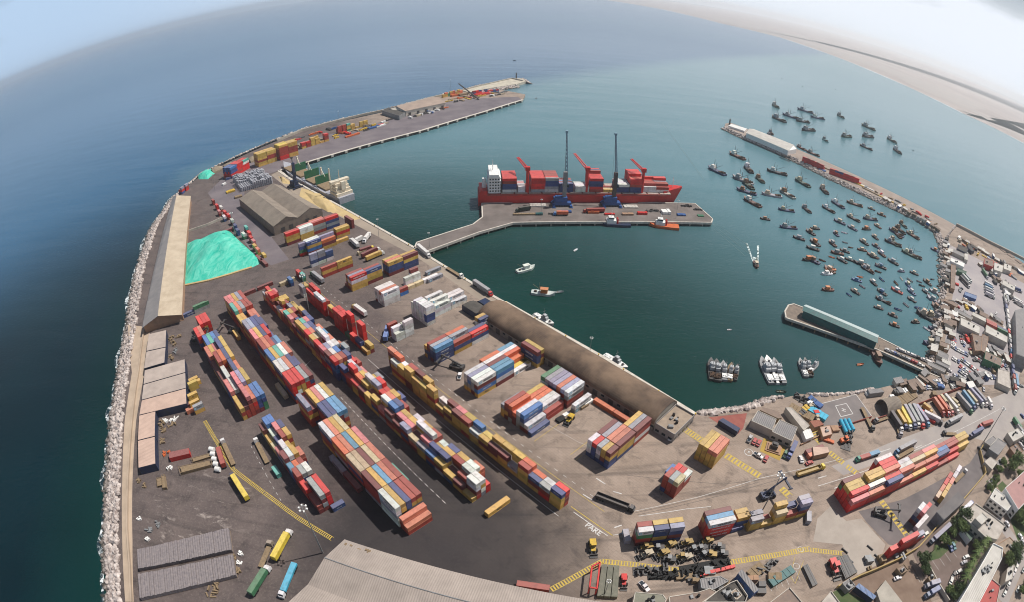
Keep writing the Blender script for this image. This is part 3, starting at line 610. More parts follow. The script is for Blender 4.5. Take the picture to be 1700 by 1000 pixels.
vblock('of blue and white tower', -224, 130, [('ww www',), ('wwww www',), ], 'mk'); vblock('dark by blue tower', -231, 130, [('mmr',), ('w',)], 'mk')
def vb_at(px, py, nick, bays, pal='mk'):
    p = W(px, py); vblock(nick, p.dot(UX), p.dot(VX), bays, pal)
vb_at(639, 511, 'of lettered white block', ['wwww wwws wwww mwew'], 'mk'); vb_at(666, 492, 'of small blue tail', [('Br',)], 'mk')
vb_at(678, 482, 'of white tower group', [('k www',), ('k www3'[:5]+' wwwm',), 'w', ], 'mk'); vb_at(712, 470, 'of grey pair', ['e', ], 'mk'); vb_at(709, 458, 'of grey pair behind', ['e', ], 'mk')
vb_at(647, 459, 'of yellow and navy block', ['mbby mbbs mbby', 'bbym bbyy'], 'yel')
vb_at(586, 484, 'of red capped block', ['yywR mywl mmyr m', ], 'yel'); vb_at(611, 473, 'of yellow walled block', ['myyb mmyr'], 'yel')
vb_at(537, 462, 'of rust and yellow row', ['ryr', 'ryy'], 'yel'); vb_at(518, 444, 'of blue tower row', [('wbll',), ('wbee',), ('wbb',)], 'mk')
vb_at(513, 424, 'of striped block', ['mByb rByw ryyw', 'ymo yrrl'], 'mix'); vb_at(500, 426, 'of grey tower', [('Rgbl',), ], 'mk'); vb_at(557, 406, 'of single yellow', ['y', ], 'yel')
vb_at(478, 408, 'of yellow westernmost block', ['myyR mmyr', 'yyww mmew reep', ], 'yel'); vb_at(521, 390, 'of far striped block', ['reer rbbp mmes', 'bebR bbbr'], 'mix')
vb_at(560, 396, 'of yellow gabled row', ['yRy yry'], 'yel'); block('brown by far quay', W(573, 372)*1, UX, VX, 12.4, C40, ['mmm', ], 'red')
vb_at(596, 424, 'flat behind white trucks', ['k'], 'yel')
# beside the green stockpile and road
def at_px(px, py, nick, spec, L=C20, pal='red', ax=None):
    p = W(px, py); stack(p, ax or UX, VX if ax is None else Vector((-ax.y, ax.x, 0)), 0, 0, L, spec, pal, nick, 'lone stack')
for k, (x, y, s) in enumerate([(352, 338, 'rr'), (358, 346, 'RR'), (365, 349, 'rw'), (362, 356, 'rp'), (371, 357, 'RR'), (377, 362, 'rR'), (370, 365, 'bw'), (383, 371, 'mw'), (388, 380, 'bb'), (392, 388, 'bb'), (406, 383, 'rt'), (402, 394, 'gw'),
    (411, 392, 'rR'), (414, 400, 'RR'), (418, 406, 'Rp'), (420, 414, 'ry'), (425, 420, 'ys'), (434, 424, 'y')]):
    at_px(x, y, 'beside road by green netting, %s from sea' % ordn(k), s)
at_px(424, 428, 'beside green netting', 'm', C40); at_px(432, 434, 'beside green netting end', 'm', C40); at_px(372, 388, 'west of road wall', 'm', C40, ax=VX)
at_px(305, 530, 'by sea shed end', 'b', C40, ax=VX); at_px(324, 522, 'by sea shed end', 'eg', C40, ax=VX); at_px(400, 495, 'across yard gate', 'm', C40, ax=VX); at_px(429, 483, 'across yard gate', 'm', C40, ax=VX)
at_px(466, 476, 'by yellow pallets', 'k', C40, ax=VX)
for k, (x, y, s) in enumerate([(316, 640, 'y'), (320, 645, 'y'), (317, 652, 'yy'), (317, 672, 'yy'), (313, 680, 'm'), (320, 684, 'yy'), (326, 690, 'ye'), (312, 690, 's')]):
    at_px(x, y, 'by lean-to sheds, %s from far end' % ordn(k), s, pal='yel', ax=VX)
at_px(478, 440+30, 'by road lamp', 'bB', C20); at_px(492, 458, 'by road lamp side', 'rR'); at_px(498, 462, 'by road lamp corner', 'gt')
# west quay/mole rows
def run(nick, p0, p1, cells, L=C20, pal='mix', back=0, w=2.6):
    a, b = W(*p0), W(*p1); d = (b-a).normalized(); n = Vector((-d.y, d.x, 0)); N_ = len(cells); st = (b-a).length/max(1, N_)
    for i, s in enumerate(cells):
        for j, t in enumerate(s.split('/')): stack(a, d, n, i*st, j*w+back, L, t, pal, nick, '%s place %s row' % (ordn(i), ordn(j)))
run('of red mole stacks', (385, 296), (414, 279), ['rRbbB/rRRbb/rRbbb/rRRBB/rRbbb', 'RrRRR/RRRRR/RRRRR/RRRRR/RRRRR', 'RRRwt/RRRRR/RRRRR/RRRRR'], L=C40)
run('of yellow mole stacks', (430, 277), (461, 266.5), ['yyryyy/yyryyy/yyrryy/yyryyy/yyyyyy', 'yyrryy/yyrryy/yyrryy/yyyryy/yyyryy'], L=C40)
run('of tall mole stacks', (466, 266), (496, 256.5), ['RRrrrry/RrrrryY/RrrrryY/RrrrryY/Rrrrryy/rrrrryy', 'yyrrryy/yyrrryy/yyrrryy/yyrrryy/yyrrryy'], L=C40)
run('of mid mole group', (502, 247), (547, 233), ['yrR/rrR', 'rrR', 'yyyy/yyyy', 'yyy/yyyy', 'y', 'yrrR/yrrR'])
run('of outer mole group', (562, 222), (612, 207), ['rrrr/rrr', 'rrrr/yrr', 'gyyt/yyt', 'yyy/yyy', 'y', 'yyy', 'yyy'])
run('of mole tip yard', (735, 162), (768, 154), ['yy', 'yyo', 'gg', 'yoy', 'ooo', 'yy', 'yoy', 'oo'])
run('by conveyor', (785, 158), (828, 152), ['Rbr/Rb', 'rRR/rb', 'bRb/BB', 'Rw/RR', 'Bbb/rw', 'RR/bb', 'rR/RR', 'bb/Bb', 'rR/b'])
run('by white bales', (376, 299), (395, 293), ['b', 'B'])
run('at mole corner', (303, 322), (316, 312), ['bRl/br', 'Rrl/rb'], L=C20)
# breakwater
run('of breakwater red row', (1331, 268), (1361, 281), ['RRR', 'RRR/RR', 'RRR/RR', 'RRR/RR'], pal='red', L=C40)
run('of inner breakwater red row', (1376, 288), (1420, 304), ['RRr/rRR', 'RRb/mm', 'RRR', 'RRR', 'RRR'], pal='red', L=C40)
# south-east stacks
def sblock(nick, px, py, a, bays, pal='mix', L=C40, gap=.4):
    """rows run away from the camera, bays along angle a; near base corner at the pixel"""
    o = W(px, py); d = Vector((math.cos(a), math.sin(a), 0)); n = Vector((-d.y, d.x, 0)); x = 0
    for b, bay in enumerate(bays):
        l = C20 if isinstance(bay, tuple) else L; st = bay[0] if isinstance(bay, tuple) else bay
        for i, s in enumerate(st.split()): stack(o, d, n, x, i*2.6, l, s, pal, nick, '%s row %s bay' % (ordn(i), ordn(b)))
        x += l+gap
sblock('of near trio', 1053, 908, R(4), [('mrgw rmer',), ('bybb bbyy',), ('bmbl mbyy',)], gap=.5)
sblock('lone at left of near trio', 1046, 904, R(94), [('e',)])
sblock('of lettered white and red row', 1168, 897, R(8), ['RRRw rrrc rrym'], 'red'); sblock('by lettered red row', 1217, 880, R(8), [('yby yyy',), ('ybe',)]); sblock('lone navy by red row', 1212, 886, R(10), [('b',)])
sblock('of folded yellow row', 1240, 884, R(8), [('yye yk',), ('y r',), ('yyk yyky',), ('yr myb',), ('ymbl mmbe',)], gap=.3); sblock('lone grey end box', 1344, 872, R(70), [('e',)])
sblock('of great red block', 1405, 853, R(12), ['RRp RRrR RRRy RRRy RRgm', 'RRs RRsw RRRyy RRRyy', 'RRbw RRRR RRRRs RRRRR RRRRR RRRRw'.replace('RRbw', 'RRRb'), 'Rs RRes RRRw RRRw', 'Ry RRs RRRk RRRr', 'RR RRs RRRy RRRp', 'r RRb RRB RRr', 'R RR RRr RRr', '-- yy yyy yyy'], 'red', gap=.25)
sblock('of red row by wall', 1467, 932, R(10), [('RRR',), 'RRRR'+' ', ('RRl',)], 'red')
sblock('of leaning small cluster', 1518, 876, R(28), [('mbrp mbew',), ('ml',), ('R',)], 'mix'); sblock('lone white by dark shed', 1520, 884, R(25), ['w'], 'mk')
sblock('behind dark shed', 1560, 838, R(32), [('yy k',), ('yy s',), ('ys R',), ('rw r',), ('rw',)], 'mix')
sblock('on trailer by back wall', 1640, 778, R(32), [('w',)], 'mix')
sblock('by big pale shed', 857, 978, R(-10), ['r'], 'red')
sblock('by helipad', 1342, 765, R(12), ['s m'], 'red')
sblock('of fishing port stack', 1635, 545, R(-38), ['rr rr rr', 'gg gb'], 'mix')
# ---- the red ship's deck cargo
SHIP_O = Vector((-32, 466.0, 0)); SHIP_A = R(5.2)
SD = Vector((math.cos(SHIP_A), math.sin(SHIP_A), 0)); SN = Vector((-SD.y, SD.x, 0))
def deck(x, specs, L=C40, j0=-10.6, z=9.0):
    for j, s in enumerate(specs):
        if s and s[0] != '-': 
            o = SHIP_O+SD*x+SN*(j0+j*2.62); o.z = z; stack(o, SD, SN, 0, 0, L, s, 'ship', 'on red ship', '%s' % 'deck row %s from quay, %s' % (ordn(j), DECKN))
for i, (x, sp) in enumerate([(21, ['wbbrR']*1+['w5'.replace('w', 'R')]*7), (34.4, ['ww', 'we', 'ee', 'ww', 'RR', 'ww']), (46, ['eRRRR', 'RRrRR']+['R5']*6), (57.6, ['webbe', 'wbbRR']+['r5']*6), (70.5, ['bbb', 'bbl', 'rbr', 'bbc', 'rbr', 'bbr', 'rr']), (85, ['ww', 'ww', 'ww', 'ew', 'ww']), (97.6, ['rRbbR', 'rRbbR', 'RrRRR', 'RRRRR', 'RRbRR', 'RRRrRr', 'RRRRRb', 'RRrrRR']),
     (110.5, ['y', 'k', '--', 'r']), (122, ['bbw', 'bbw', 'bbw', 'wbw', 'bww', 'bbw']), (134.8, ['bbrRR', 'bRRRs', 'RRRRR', 'RRRRRR', 'RRRRRR', 'RRRRRR', 'RRRRRR', 'RRRRRR']), (148.5, ['ww', 'mwr', 'mrr', 'rrr', 'mrR', 'RrRR']), (161, ['wr', 'mmr', 'mmr', 'mme', 'mmRR', 'rrRR'])]):
    DECKN = ordn(i)+' bay from stern'; deck(x, sp, L=C20 if abs(x-34.4) < .1 else C40, j0=-10.6 if i < 10 else -8.5)

# ---- drop boxes nothing can see, then build the 300 largest one by one
def cell(c): return (round(c['p'].x/1.2), round(c['p'].y/1.2), round(c['z']/HT))
import collections
grid = collections.defaultdict(list)
for i, c in enumerate(CONT): grid[(int(c['p'].x//14), int(c['p'].y//14))].append(i)
def inside(pt, z, skip):
    gx, gy = int(pt.x//14), int(pt.y//14)
    for a in (-1, 0, 1):
        for b in (-1, 0, 1):
            for i in grid.get((gx+a, gy+b), ()):
                if i == skip: continue
                c = CONT[i]
                if not (c['z'] <= z <= c['z']+HT): continue
                d = pt-c['p']; ca, sa = math.cos(c['a']), math.sin(c['a'])
                if abs(d.x*ca+d.y*sa) < c['L']/2+.25 and abs(-d.x*sa+d.y*ca) < 1.22+.25: return True
    return False
vis = []
for i, c in enumerate(CONT):
    ax = Vector((math.cos(c['a']), math.sin(c['a']), 0)); ay = Vector((-ax.y, ax.x, 0)); mid = c['z']+HT/2; area = 0
    dirc = Vector((-c['p'].x, -c['p'].y, 0)); D = dirc.length; dirc.normalize(); dist2 = D*D+(H-mid)**2; cosz = (H-mid)/math.sqrt(dist2)
    def frac(off, zz, pts): return sum(0 if inside(c['p']+off+q, zz, i) else 1 for q in pts)/len(pts)
    lp = [ax*c['L']*t for t in (-.35, 0, .35)]
    ft = frac(Vector((0, 0, 0)), c['z']+HT+.5, lp); area += ft*c['L']*2.44*cosz
    seen = ft
    for nrm, off, pts, ar in ((ax, c['L']/2+.6, [Vector((0, 0, 0))], 2.44*HT), (-ax, c['L']/2+.6, [Vector((0, 0, 0))], 2.44*HT), (ay, 1.22+.7, lp, c['L']*HT), (-ay, 1.22+.7, lp, c['L']*HT)):
        k = nrm.dot(dirc)*math.sin(math.acos(cosz)); f = frac(nrm*off, mid, pts)
        if f > 0: seen += f if k > -.25 else 0
        if k > 0: area += f*ar*k
    if seen > 0: vis.append((area/dist2, i))
vis.sort(reverse=True)
def container_mesh(L, name):
    mb = MB(); w, h = 1.22, HT-.03
    z0, z1 = .15, h
    # frame: posts and rails
    for sx in (-1, 1):
        for sy in (-1, 1): mb.box(*sorted((sx*L/2, sx*(L/2-.16))) [:1], *sorted((sy*w, sy*(w-.14)))[:1], 0, *sorted((sx*L/2, sx*(L/2-.16)))[1:], *sorted((sy*w, sy*(w-.14)))[1:], h)
    for sy in (-1, 1):
        y = sorted((sy*w, sy*(w-.09)))
        mb.box(-L/2+.16, y[0], h-.12, L/2-.16, y[1], h); mb.box(-L/2+.16, y[0], 0, L/2-.16, y[1], .16)
    for sx in (-1, 1):
        x = sorted((sx*L/2, sx*(L/2-.09)))
        mb.box(x[0], -w+.14, h-.12, x[1], w-.14, h-.001); mb.box(x[0], -w+.14, 0, x[1], w-.14, .16)
    # corrugated side walls
    n = int(L/.55); pts = []
    for i in range(n+1):
        x = -L/2+.16+(L-.32)*i/n; d = .035 if i % 2 else .085; pts.append((x, d))
    for sy in (-1, 1):
        vs = []; 
        for x, d in pts: vs += [(x, sy*(w-d), .15), (x, sy*(w-d), h-.11)]
        mb.add(vs, [(2*i, 2*i+2, 2*i+3, 2*i+1) if sy < 0 else (2*i, 2*i+1, 2*i+3, 2*i+2) for i in range(n)])
    mb.add([(-L/2+.05, -w+.05, h-.05), (L/2-.05, -w+.05, h-.05), (L/2-.05, w-.05, h-.05), (-L/2+.05, w-.05, h-.05)], [(0, 1, 2, 3)])
    mb.add([(-L/2+.06, -w+.1, .15), (-L/2+.06, w-.1, .15), (-L/2+.06, w-.1, h-.1), (-L/2+.06, -w+.1, h-.1)], [(3, 2, 1, 0)])
    mb.add([(L/2-.06, -w+.1, .15), (L/2-.06, w-.1, .15), (L/2-.06, w-.1, h-.1), (L/2-.06, -w+.1, h-.1)], [(0, 1, 2, 3)])
    for y in (-.75, -.3, .3, .75): mb.bar((L/2-.02, y, .2), (L/2-.02, y, h-.15), .03, 4, mi=1)
    return mb.mesh(name, [PAINT, M['grey']])
CM = {C40: container_mesh(C40, 'long_container'), C20: container_mesh(C20, 'short_container')}
INKW = mat('lettering_white', (.75, .75, .73), .6, (.6, .6, .58), 1); INKD = mat('lettering_dark', (.05, .06, .08), .6, (.08, .09, .10), 1); INKB = mat('emblem_blue', (.16, .45, .62), .6, (.14, .40, .55), 1)
def emblem_mesh():
    mb = MB(); s = .75; mb.add([(-s, -s, 0), (s, -s, 0), (s, s, 0), (-s, s, 0)], [(0, 1, 2, 3)], 0)
    pts = []
    for i in range(14): t = 2*math.pi*i/14+math.pi/2; r = .62 if i % 2 == 0 else .30; pts.append((r*math.cos(t), r*math.sin(t), .012))
    mb.add(pts, [tuple(range(14))], 1); return mb.mesh('emblem', [INKB, INKW])
EMB = emblem_mesh()
used = {}
POS = ['first', 'second', 'third']
def side_text(o, c):
    """words on the long side that faces the camera"""
    ax = Vector((math.cos(c['a']), math.sin(c['a']), 0)); ay = Vector((-ax.y, ax.x, 0)); s = -1 if ay.dot(-c['p']) < 0 else 1
    base = o.rotation_euler[2]
    w_ = {'w': ('MAERSK', INKD), 'R': ('HAMBURG SÜD', INKW), 'b': ('CMA CGM', INKW), 'y': ('MSC', INKD), 'B': ('CMA CGM', INKW), 'e': ('MAERSK', INKD)}.get(c['c'])
    if not w_: return
    if c['L'] < 10 and c['c'] == 'R': return
    def face(me, x, z, sc=1, nm='lettering'):
        p = bpy.data.objects.new(nm, me); COL.objects.link(p); p.parent = o
        p.location = (x, s*1.235, z); p.rotation_euler = (R(90), 0, R(180) if s > 0 else 0); p.scale = (sc,)*3
    k = 1 if c['L'] > 10 else .62; sz = {'MSC': 1.15, 'MAERSK': 1.35, 'HAMBURG SÜD': 1.0, 'CMA CGM': .95}[w_[0]]
    off = .8 if w_[0] == 'MAERSK' else 0
    face(text_mesh(w_[0], sz, w_[1]), (-s*off)*k, 1.3, k if c['L'] < 10 else 1.25)
    if w_[0] == 'MAERSK': face(EMB, s*(4.3 if c['L'] > 10 else 2.3), 1.3, 1 if c['L'] > 10 else .8, 'emblem')
for _, i in vis[:300]:
    c = CONT[i]; ft = 'long' if c['L'] > 10 else 'short'
    nick = c['nick'] if c['nick'].startswith(('by', 'of', 'on', 'beside', 'at', 'against', 'under', 'behind', 'in', 'across', 'west')) else c['nick']
    lab = '%s %s container, %s, %s %s' % (CN[c['c']], ft, c['lab'], c['where'], nick)
    ws = lab.split()
    if len(ws) > 16: lab = lab.replace(' container,', ' box,'); lab = lab.replace('lone stack ', '')
    lab = lab.replace('lone stack lone', 'lone').replace('first bay first row lone', 'lone').replace('first row first bay lone', 'lone').replace('lone stack ', '')
    for x_, y_ in ((' bay ', ' bay from far end, '), (' row ', ' row from near side, ')):
        l2 = lab.replace(x_, y_, 1)
        if (x_ == ' bay ') == (' bay ' in lab and ' row ' in lab and lab.index(' bay ') < lab.index(' row ')) and len(l2.split()) <= 16 and l2 not in used and 'from ' not in lab: lab = l2
    if lab in used: used[lab] += 1; lab = lab.replace(' container', ' container %s along' % ordn(used[lab]), 1)
    used.setdefault(lab, 0)
    o = put('container', CM[c['L']], loc=(c['p'].x, c['p'].y, c['z']), rz=c['a'], color=var(CP[c['c']], .15), label=lab, cat='container', group='shipping containers '+c['nick'].replace('lone ', 'lone box '))
    ay = Vector((-math.sin(c['a']), math.cos(c['a']), 0))
    sdir = ay if ay.dot(-c['p']) > 0 else -ay
    if abs(sdir.dot(Vector((-c['p'].x, -c['p'].y, 0)).normalized())) > .12 and not inside(c['p']+sdir*1.9, c['z']+HT/2, i): side_text(o, c)
mb = MB()
for _, i in vis[300:]:
    c = CONT[i]; T = Matrix.Translation((c['p'].x, c['p'].y, c['z'])) @ Matrix.Rotation(c['a'], 4, 'Z'); L = c['L']; col = var(CP[c['c']], .18)
    mb.box(-L/2, -1.22, .02, L/2, 1.22, HT-.05, c=col, T=T)
    dk = tuple(x*.8 for x in col)
    for sx in (-1, 1):
        for sy in (-1, 1): mb.box(min(sx*L/2+.02*sx, sx*(L/2-.2)), min(sy*1.24, sy*1.08), 0, max(sx*L/2+.02*sx, sx*(L/2-.2)), max(sy*1.24, sy*1.08), HT-.02, c=dk, T=T)
mb.build('stacked_containers', [PAINTV], kind='stuff', label='mass of stacked coloured containers on ship, mole and inner yard')
print('containers', len(CONT), 'visible', len(vis), 'cells')
# ================================================================ AIR
hm = bpy.data.materials.new('haze_air'); hm.use_nodes = True; ht_ = hm.node_tree; ht_.nodes.clear()
ho = ht_.nodes.new('ShaderNodeOutputMaterial'); hv = ht_.nodes.new('ShaderNodeVolumePrincipled')
hv.inputs['Color'].default_value = (.97, .985, 1, 1); hv.inputs['Density'].default_value = 9.0e-5; hv.inputs['Anisotropy'].default_value = .45
ht_.links.new(hv.outputs[0], ho.inputs['Volume'])
mb = MB(); mb.box(-26500, -3000, -8.2, 26500, 27500, 262); mb.build('haze', [hm], kind='stuff')

# ================================================================ BUILDINGS
def avg(ps): return sum(ps, Vector((0, 0, 0)))/len(ps)
def localise(t, pts): return [p-t.location for p in pts]
def slab_between(mb, a, b, c, d, th=.18):
    n = (b-a).cross(d-a).normalized()
    if n.z < 0: n = -n
    top = [p+n*th for p in (a, b, c, d)]; mb.add(list((a, b, c, d))+top, [(3, 2, 1, 0), (4, 5, 6, 7), (0, 1, 5, 4), (1, 2, 6, 5), (2, 3, 7, 6), (3, 0, 4, 7)])
def gable(name, label, cat, near, far, he, hr, wallm, roofm, group=None, roofs=None, doors=0, ends=None):
    """near/far: pixels of [left eave, ridge, right eave] at the two gable ends"""
    N3 = [W(*near[0], he), W(*near[1], hr), W(*near[2], he)]; F3 = [W(*far[0], he), W(*far[1], hr), W(*far[2], he)]
    c = avg(N3+F3); c.z = 0; t = thing(name, label, cat, c, group=group)
    N3 = [p-c for p in N3]; F3 = [p-c for p in F3]
    g = lambda p: Vector((p.x, p.y, 0))
    ins = lambda p, q: p.lerp(q, .02)
    mb = MB(); n0, n2, f0, f2 = [Vector((p.x*.97, p.y*.97, p.z-.2)) for p in (N3[0], N3[2], F3[0], F3[2])]; n1, f1 = [Vector((p.x*.97, p.y*.97, p.z-.3)) for p in (N3[1], F3[1])]
    mb.add([g(n0), g(n2), n2, n1, n0], [(0, 1, 2, 3, 4)]); mb.add([g(f0), g(f2), f2, f1, f0], [(4, 3, 2, 1, 0)])
    mb.add([g(n0), n0, f0, g(f0)], [(0, 1, 2, 3)]); mb.add([g(n2), g(f2), f2, n2], [(0, 1, 2, 3)]); mb.build('wall', [wallm], t)
    for i, (a, b, c_, d) in enumerate(((N3[0], N3[1], F3[1], F3[0]), (N3[1], N3[2], F3[2], F3[1]))):
        mb = MB(); slab_between(mb, a, b, c_, d); mb.build('roof_slope', [(roofs or [roofm, roofm])[i]], t)
    if doors:
        side = ends or (N3[2], F3[2]); d = (side[1]-side[0]); L = d.length; d.normalize(); a = math.atan2(d.y, d.x)
        for i in range(doors):
            p = side[0]+d*(L*(i+.5)/doors); mb = MB(); mb.box(-2.2, -.08, 0, 2.2, .08, min(4.5, he-1)); mb.build('door', [M['steel']], t, loc=(p.x*1.0, p.y*1.0, .02), rz=a)
    return t
def winrow(t, a, b, z0, z1, n, m_=None, wd=.55):
    """windows of one storey, each a part"""
    d = b-a; L = d.length; d.normalize(); r = math.atan2(d.y, d.x); s = L/n
    me = MB(); me.box(-s*wd/2, -.12, 0, s*wd/2, .12, z1-z0); me = me.mesh('window', [M['glass']])
    for i in range(n):
        p = a+d*(s*(i+.5)); put('window', me, t, loc=(p.x, p.y, z0), rz=r)
def flat(name, label, cat, px, h, wallm=None, roofm=None, para=.5, group=None, win=0, world=False, z0=0, extras=0):
    ps = [Vector(p) for p in px] if world else [W(x, y, h+z0) for x, y in px]
    c = avg(ps); c.z = z0; t = thing(name, label, cat, c, group=group); q = [Vector((p.x-c.x, p.y-c.y, 0)) for p in ps]
    ar = sum(q[i].x*q[(i+1) % len(q)].y-q[(i+1) % len(q)].x*q[i].y for i in range(len(q)))
    if ar < 0: q = q[::-1]
    mb = MB(); mb.prism(q, 0, h-.05); mb.build('wall', [wallm or M['wall']], t)
    mb = MB(); mb.prism([p*.985 for p in q], h-.04, h+.08); mb.build('roof', [roofm or M['flatroof']], t)
    if para:
        mb = MB(); n = len(q)
        for i in range(n):
            a, b = q[i], q[(i+1) % n]; d = b-a; T = Matrix.Translation(a) @ Matrix.Rotation(math.atan2(d.y, d.x), 4, 'Z'); mb.box(0, -.02, h-.06, d.length, .26, h+para, T=T)
        mb.build('parapet', [wallm or M['wall']], t)
    if win:
        n = len(q)
        for i in range(n):
            a, b = q[i], q[(i+1) % n]; mid = (a+b)/2; nrm = Vector(((b-a).y, -(b-a).x, 0))
            if nrm.dot(Vector((c.x, c.y, 0))+mid) < 0 and (b-a).length > 6:
                for f in range(win): winrow(t, a, b, 1+f*3.0, 2.3+f*3.0, max(2, int((b-a).length/3.4)))
    rr = random.Random(int(c.x*7+c.y))
    for k in range(extras):
        w1 = [rr.random() for _ in q]; s_ = sum(w1); p = sum((a*b for a, b in zip(q, w1)), Vector((0, 0, 0)))/s_*.8; s = rr.uniform(.6, 1.4)
        mb = MB(); T = Matrix.Rotation(rr.uniform(0, 3), 4, 'Z')
        if k % 2: mb.box(-s, -s*.7, 0, s, s*.7, s*.9, T=T); mb.box(-s*.8, -s*.5, s*.9, s*.8, s*.5, s*.96, T=T)
        else: mb.bar((0, 0, 0), (0, 0, s*1.2), s*.55, 10); mb.bar((0, 0, s*1.2), (0, 0, s*1.35), s*.5, 10, r2=s*.15)
        mb.build('water_tank' if k % 2 == 0 else 'roof_unit', [M['grey'] if k % 2 else M['black']], t, loc=(p.x, p.y, h+.07))
    return t
G2 = [MATS['greyroof'], mat('cream_roof', (.52, .43, .32), .85, (.40, .32, .23), .10, stripes=(1.4, 1, .1))]
gable('sea_shed', 'very long gabled shed beside the rock revetment, grey seaward slope and cream landward slope', 'warehouse', [(236, 546), (262, 526), (302, 524)], [(287, 326), (293, 324), (317, 325)], 6.5, 10, M['brick'], None, roofs=G2)
t = thing('warehouse', 'twin-gabled warehouse with tan fibre cement roofs beside the grain quay', 'warehouse', (W(465, 345).x, W(465, 345).y, 0)); c = t.location
def Q(x, y, z): return W(x, y, z)-Vector((c.x, c.y, 0))
pn = [Q(454, 376, 8), Q(475.4, 359, 13), Q(495, 361, 8), Q(515, 344.5, 13), Q(534.8, 347, 8)]; pf = [Q(397, 330, 8), Q(418, 315, 13), Q(434.5, 317, 8), Q(452.5, 304, 13), Q(466, 307.5, 8)]
g0 = lambda p: Vector((p.x, p.y, 0))
mb = MB(); lo = lambda p: p-Vector((0, 0, .25))
mb.add([g0(pn[0]), g0(pn[4])]+[lo(pn[i]) for i in (4, 3, 2, 1, 0)], [tuple(range(7))]); mb.add([g0(pf[0]), g0(pf[4])]+[lo(pf[i]) for i in (4, 3, 2, 1, 0)], [tuple(range(6, -1, -1))])
mb.add([g0(pn[0]), lo(pn[0]), lo(pf[0]), g0(pf[0])], [(0, 1, 2, 3)]); mb.add([g0(pn[4]), lo(pn[4]), lo(pf[4]), g0(pf[4])], [(3, 2, 1, 0)]); mb.build('wall', [mat('brown_wall', (.24, .19, .15), .9, (.16, .13, .11), .3)], t)
for i in range(4): mb = MB(); slab_between(mb, pn[i], pn[i+1], pf[i+1], pf[i]); mb.build('roof_slope', [M['tanroof']], t)
for i in (0, 2):
    for k in (.35, .68):
        a = pn[i].lerp(pn[i+2], k); d = pn[i+2]-pn[i]; mb = MB(); mb.box(-1.8, -.15, 0, 1.8, .15, 4.6); mb.build('door', [M['steel']], t, loc=(a.x*1.002, a.y, .01), rz=math.atan2(d.y, d.x))
# arched quayside warehouse
o = UV(-208, 177.5); t = thing('arched_warehouse', 'long warehouse with rusty barrel vault roof along the quay', 'warehouse', o, YA)
L = 124; Wd = 19.5; mb = MB(); mb.box(0, .3, 0, L, Wd-.3, 5.0); mb.build('wall', [mat('stained_wall', (.30, .26, .22), .9, (.18, .16, .14), .25)], t)
mb = MB(); n = 20; secs = []
for x in (-.4, L+.4):
    secs.append([(x, Wd/2-(Wd/2+.5)*math.cos(math.pi*i/n), 4.9+5.4*math.sin(math.pi*i/n)) for i in range(n+1)]+[(x, Wd/2+(Wd/2+.2)*math.cos(math.pi*i/n), 4.7+5.3*math.sin(math.pi*i/n)) for i in range(n+1)])
secs = [secs[0]]+[[((L+.8)*k/12-.4, p[1], p[2]) for p in secs[0]] for k in range(1, 12)]+[secs[1]]
mb.loft(secs, closed=True, cap=True); mb.build('vault_roof', [M['rustroof']], t)
mb = MB(); a = [(L+.05, Wd/2-(Wd/2)*math.cos(math.pi*i/n), 4.9+5.2*math.sin(math.pi*i/n)) for i in range(n+1)]; mb.add(a, [tuple(range(n+1))]); mb.build('end_wall', [M['concrete']], t); mb = MB(); mb.add([(p[0]-L-.1, p[1], p[2]) for p in a], [tuple(range(n, -1, -1))]); mb.build('end_wall', [M['concrete']], t)
for i in range(26): mb = MB() if i == 0 else mb; 
me = MB(); me.box(-1.5, -.1, 0, 1.5, .1, 3.4); me = me.mesh('door', [M['steel']]); mw = MB(); mw.box(-.9, -.1, 0, .9, .1, 1.1); mw = mw.mesh('window', [M['glass']])
for i in range(12): put('door', me, t, loc=(6+i*10.2, .25, 0)); put('window', mw, t, loc=(11+i*10.2, .25, 2.2))
mb = MB(); mb.box(0, Wd+.55, 4.7, L, Wd+.85, 5.0); mb.build('gutter', [M['steel']], t)
flat('office_annex', 'flat roofed office annex at the town end of the arched warehouse', 'building', [UV(-83.4, 178), UV(-72, 178), UV(-72, 196.5), UV(-83.4, 196.5)], 4.6, mat('grey_render', (.34, .32, .30), .85, (.24, .22, .21), .3), mat('dusty_roof', (.36, .28, .21), .9, (.24, .19, .15), .3), 1.0, world=True, win=1, extras=7)
flat('dark_hut', 'dark roofed hut at sea end of the arched warehouse', 'building', [UV(-224, 178), UV(-211, 178), UV(-211, 187), UV(-224, 187)], 4.2, M['navy'], mat('tar_roof', (.06, .055, .05), .9, (.10, .09, .08), .3), 0, world=True)
flat('navy_hut', 'small navy roofed store between dark hut and quay edge', 'building', [UV(-222, 188.5), UV(-211, 188.5), UV(-211, 195), UV(-222, 195)], 3.6, M['navy'], M['navy'], 0, world=True)
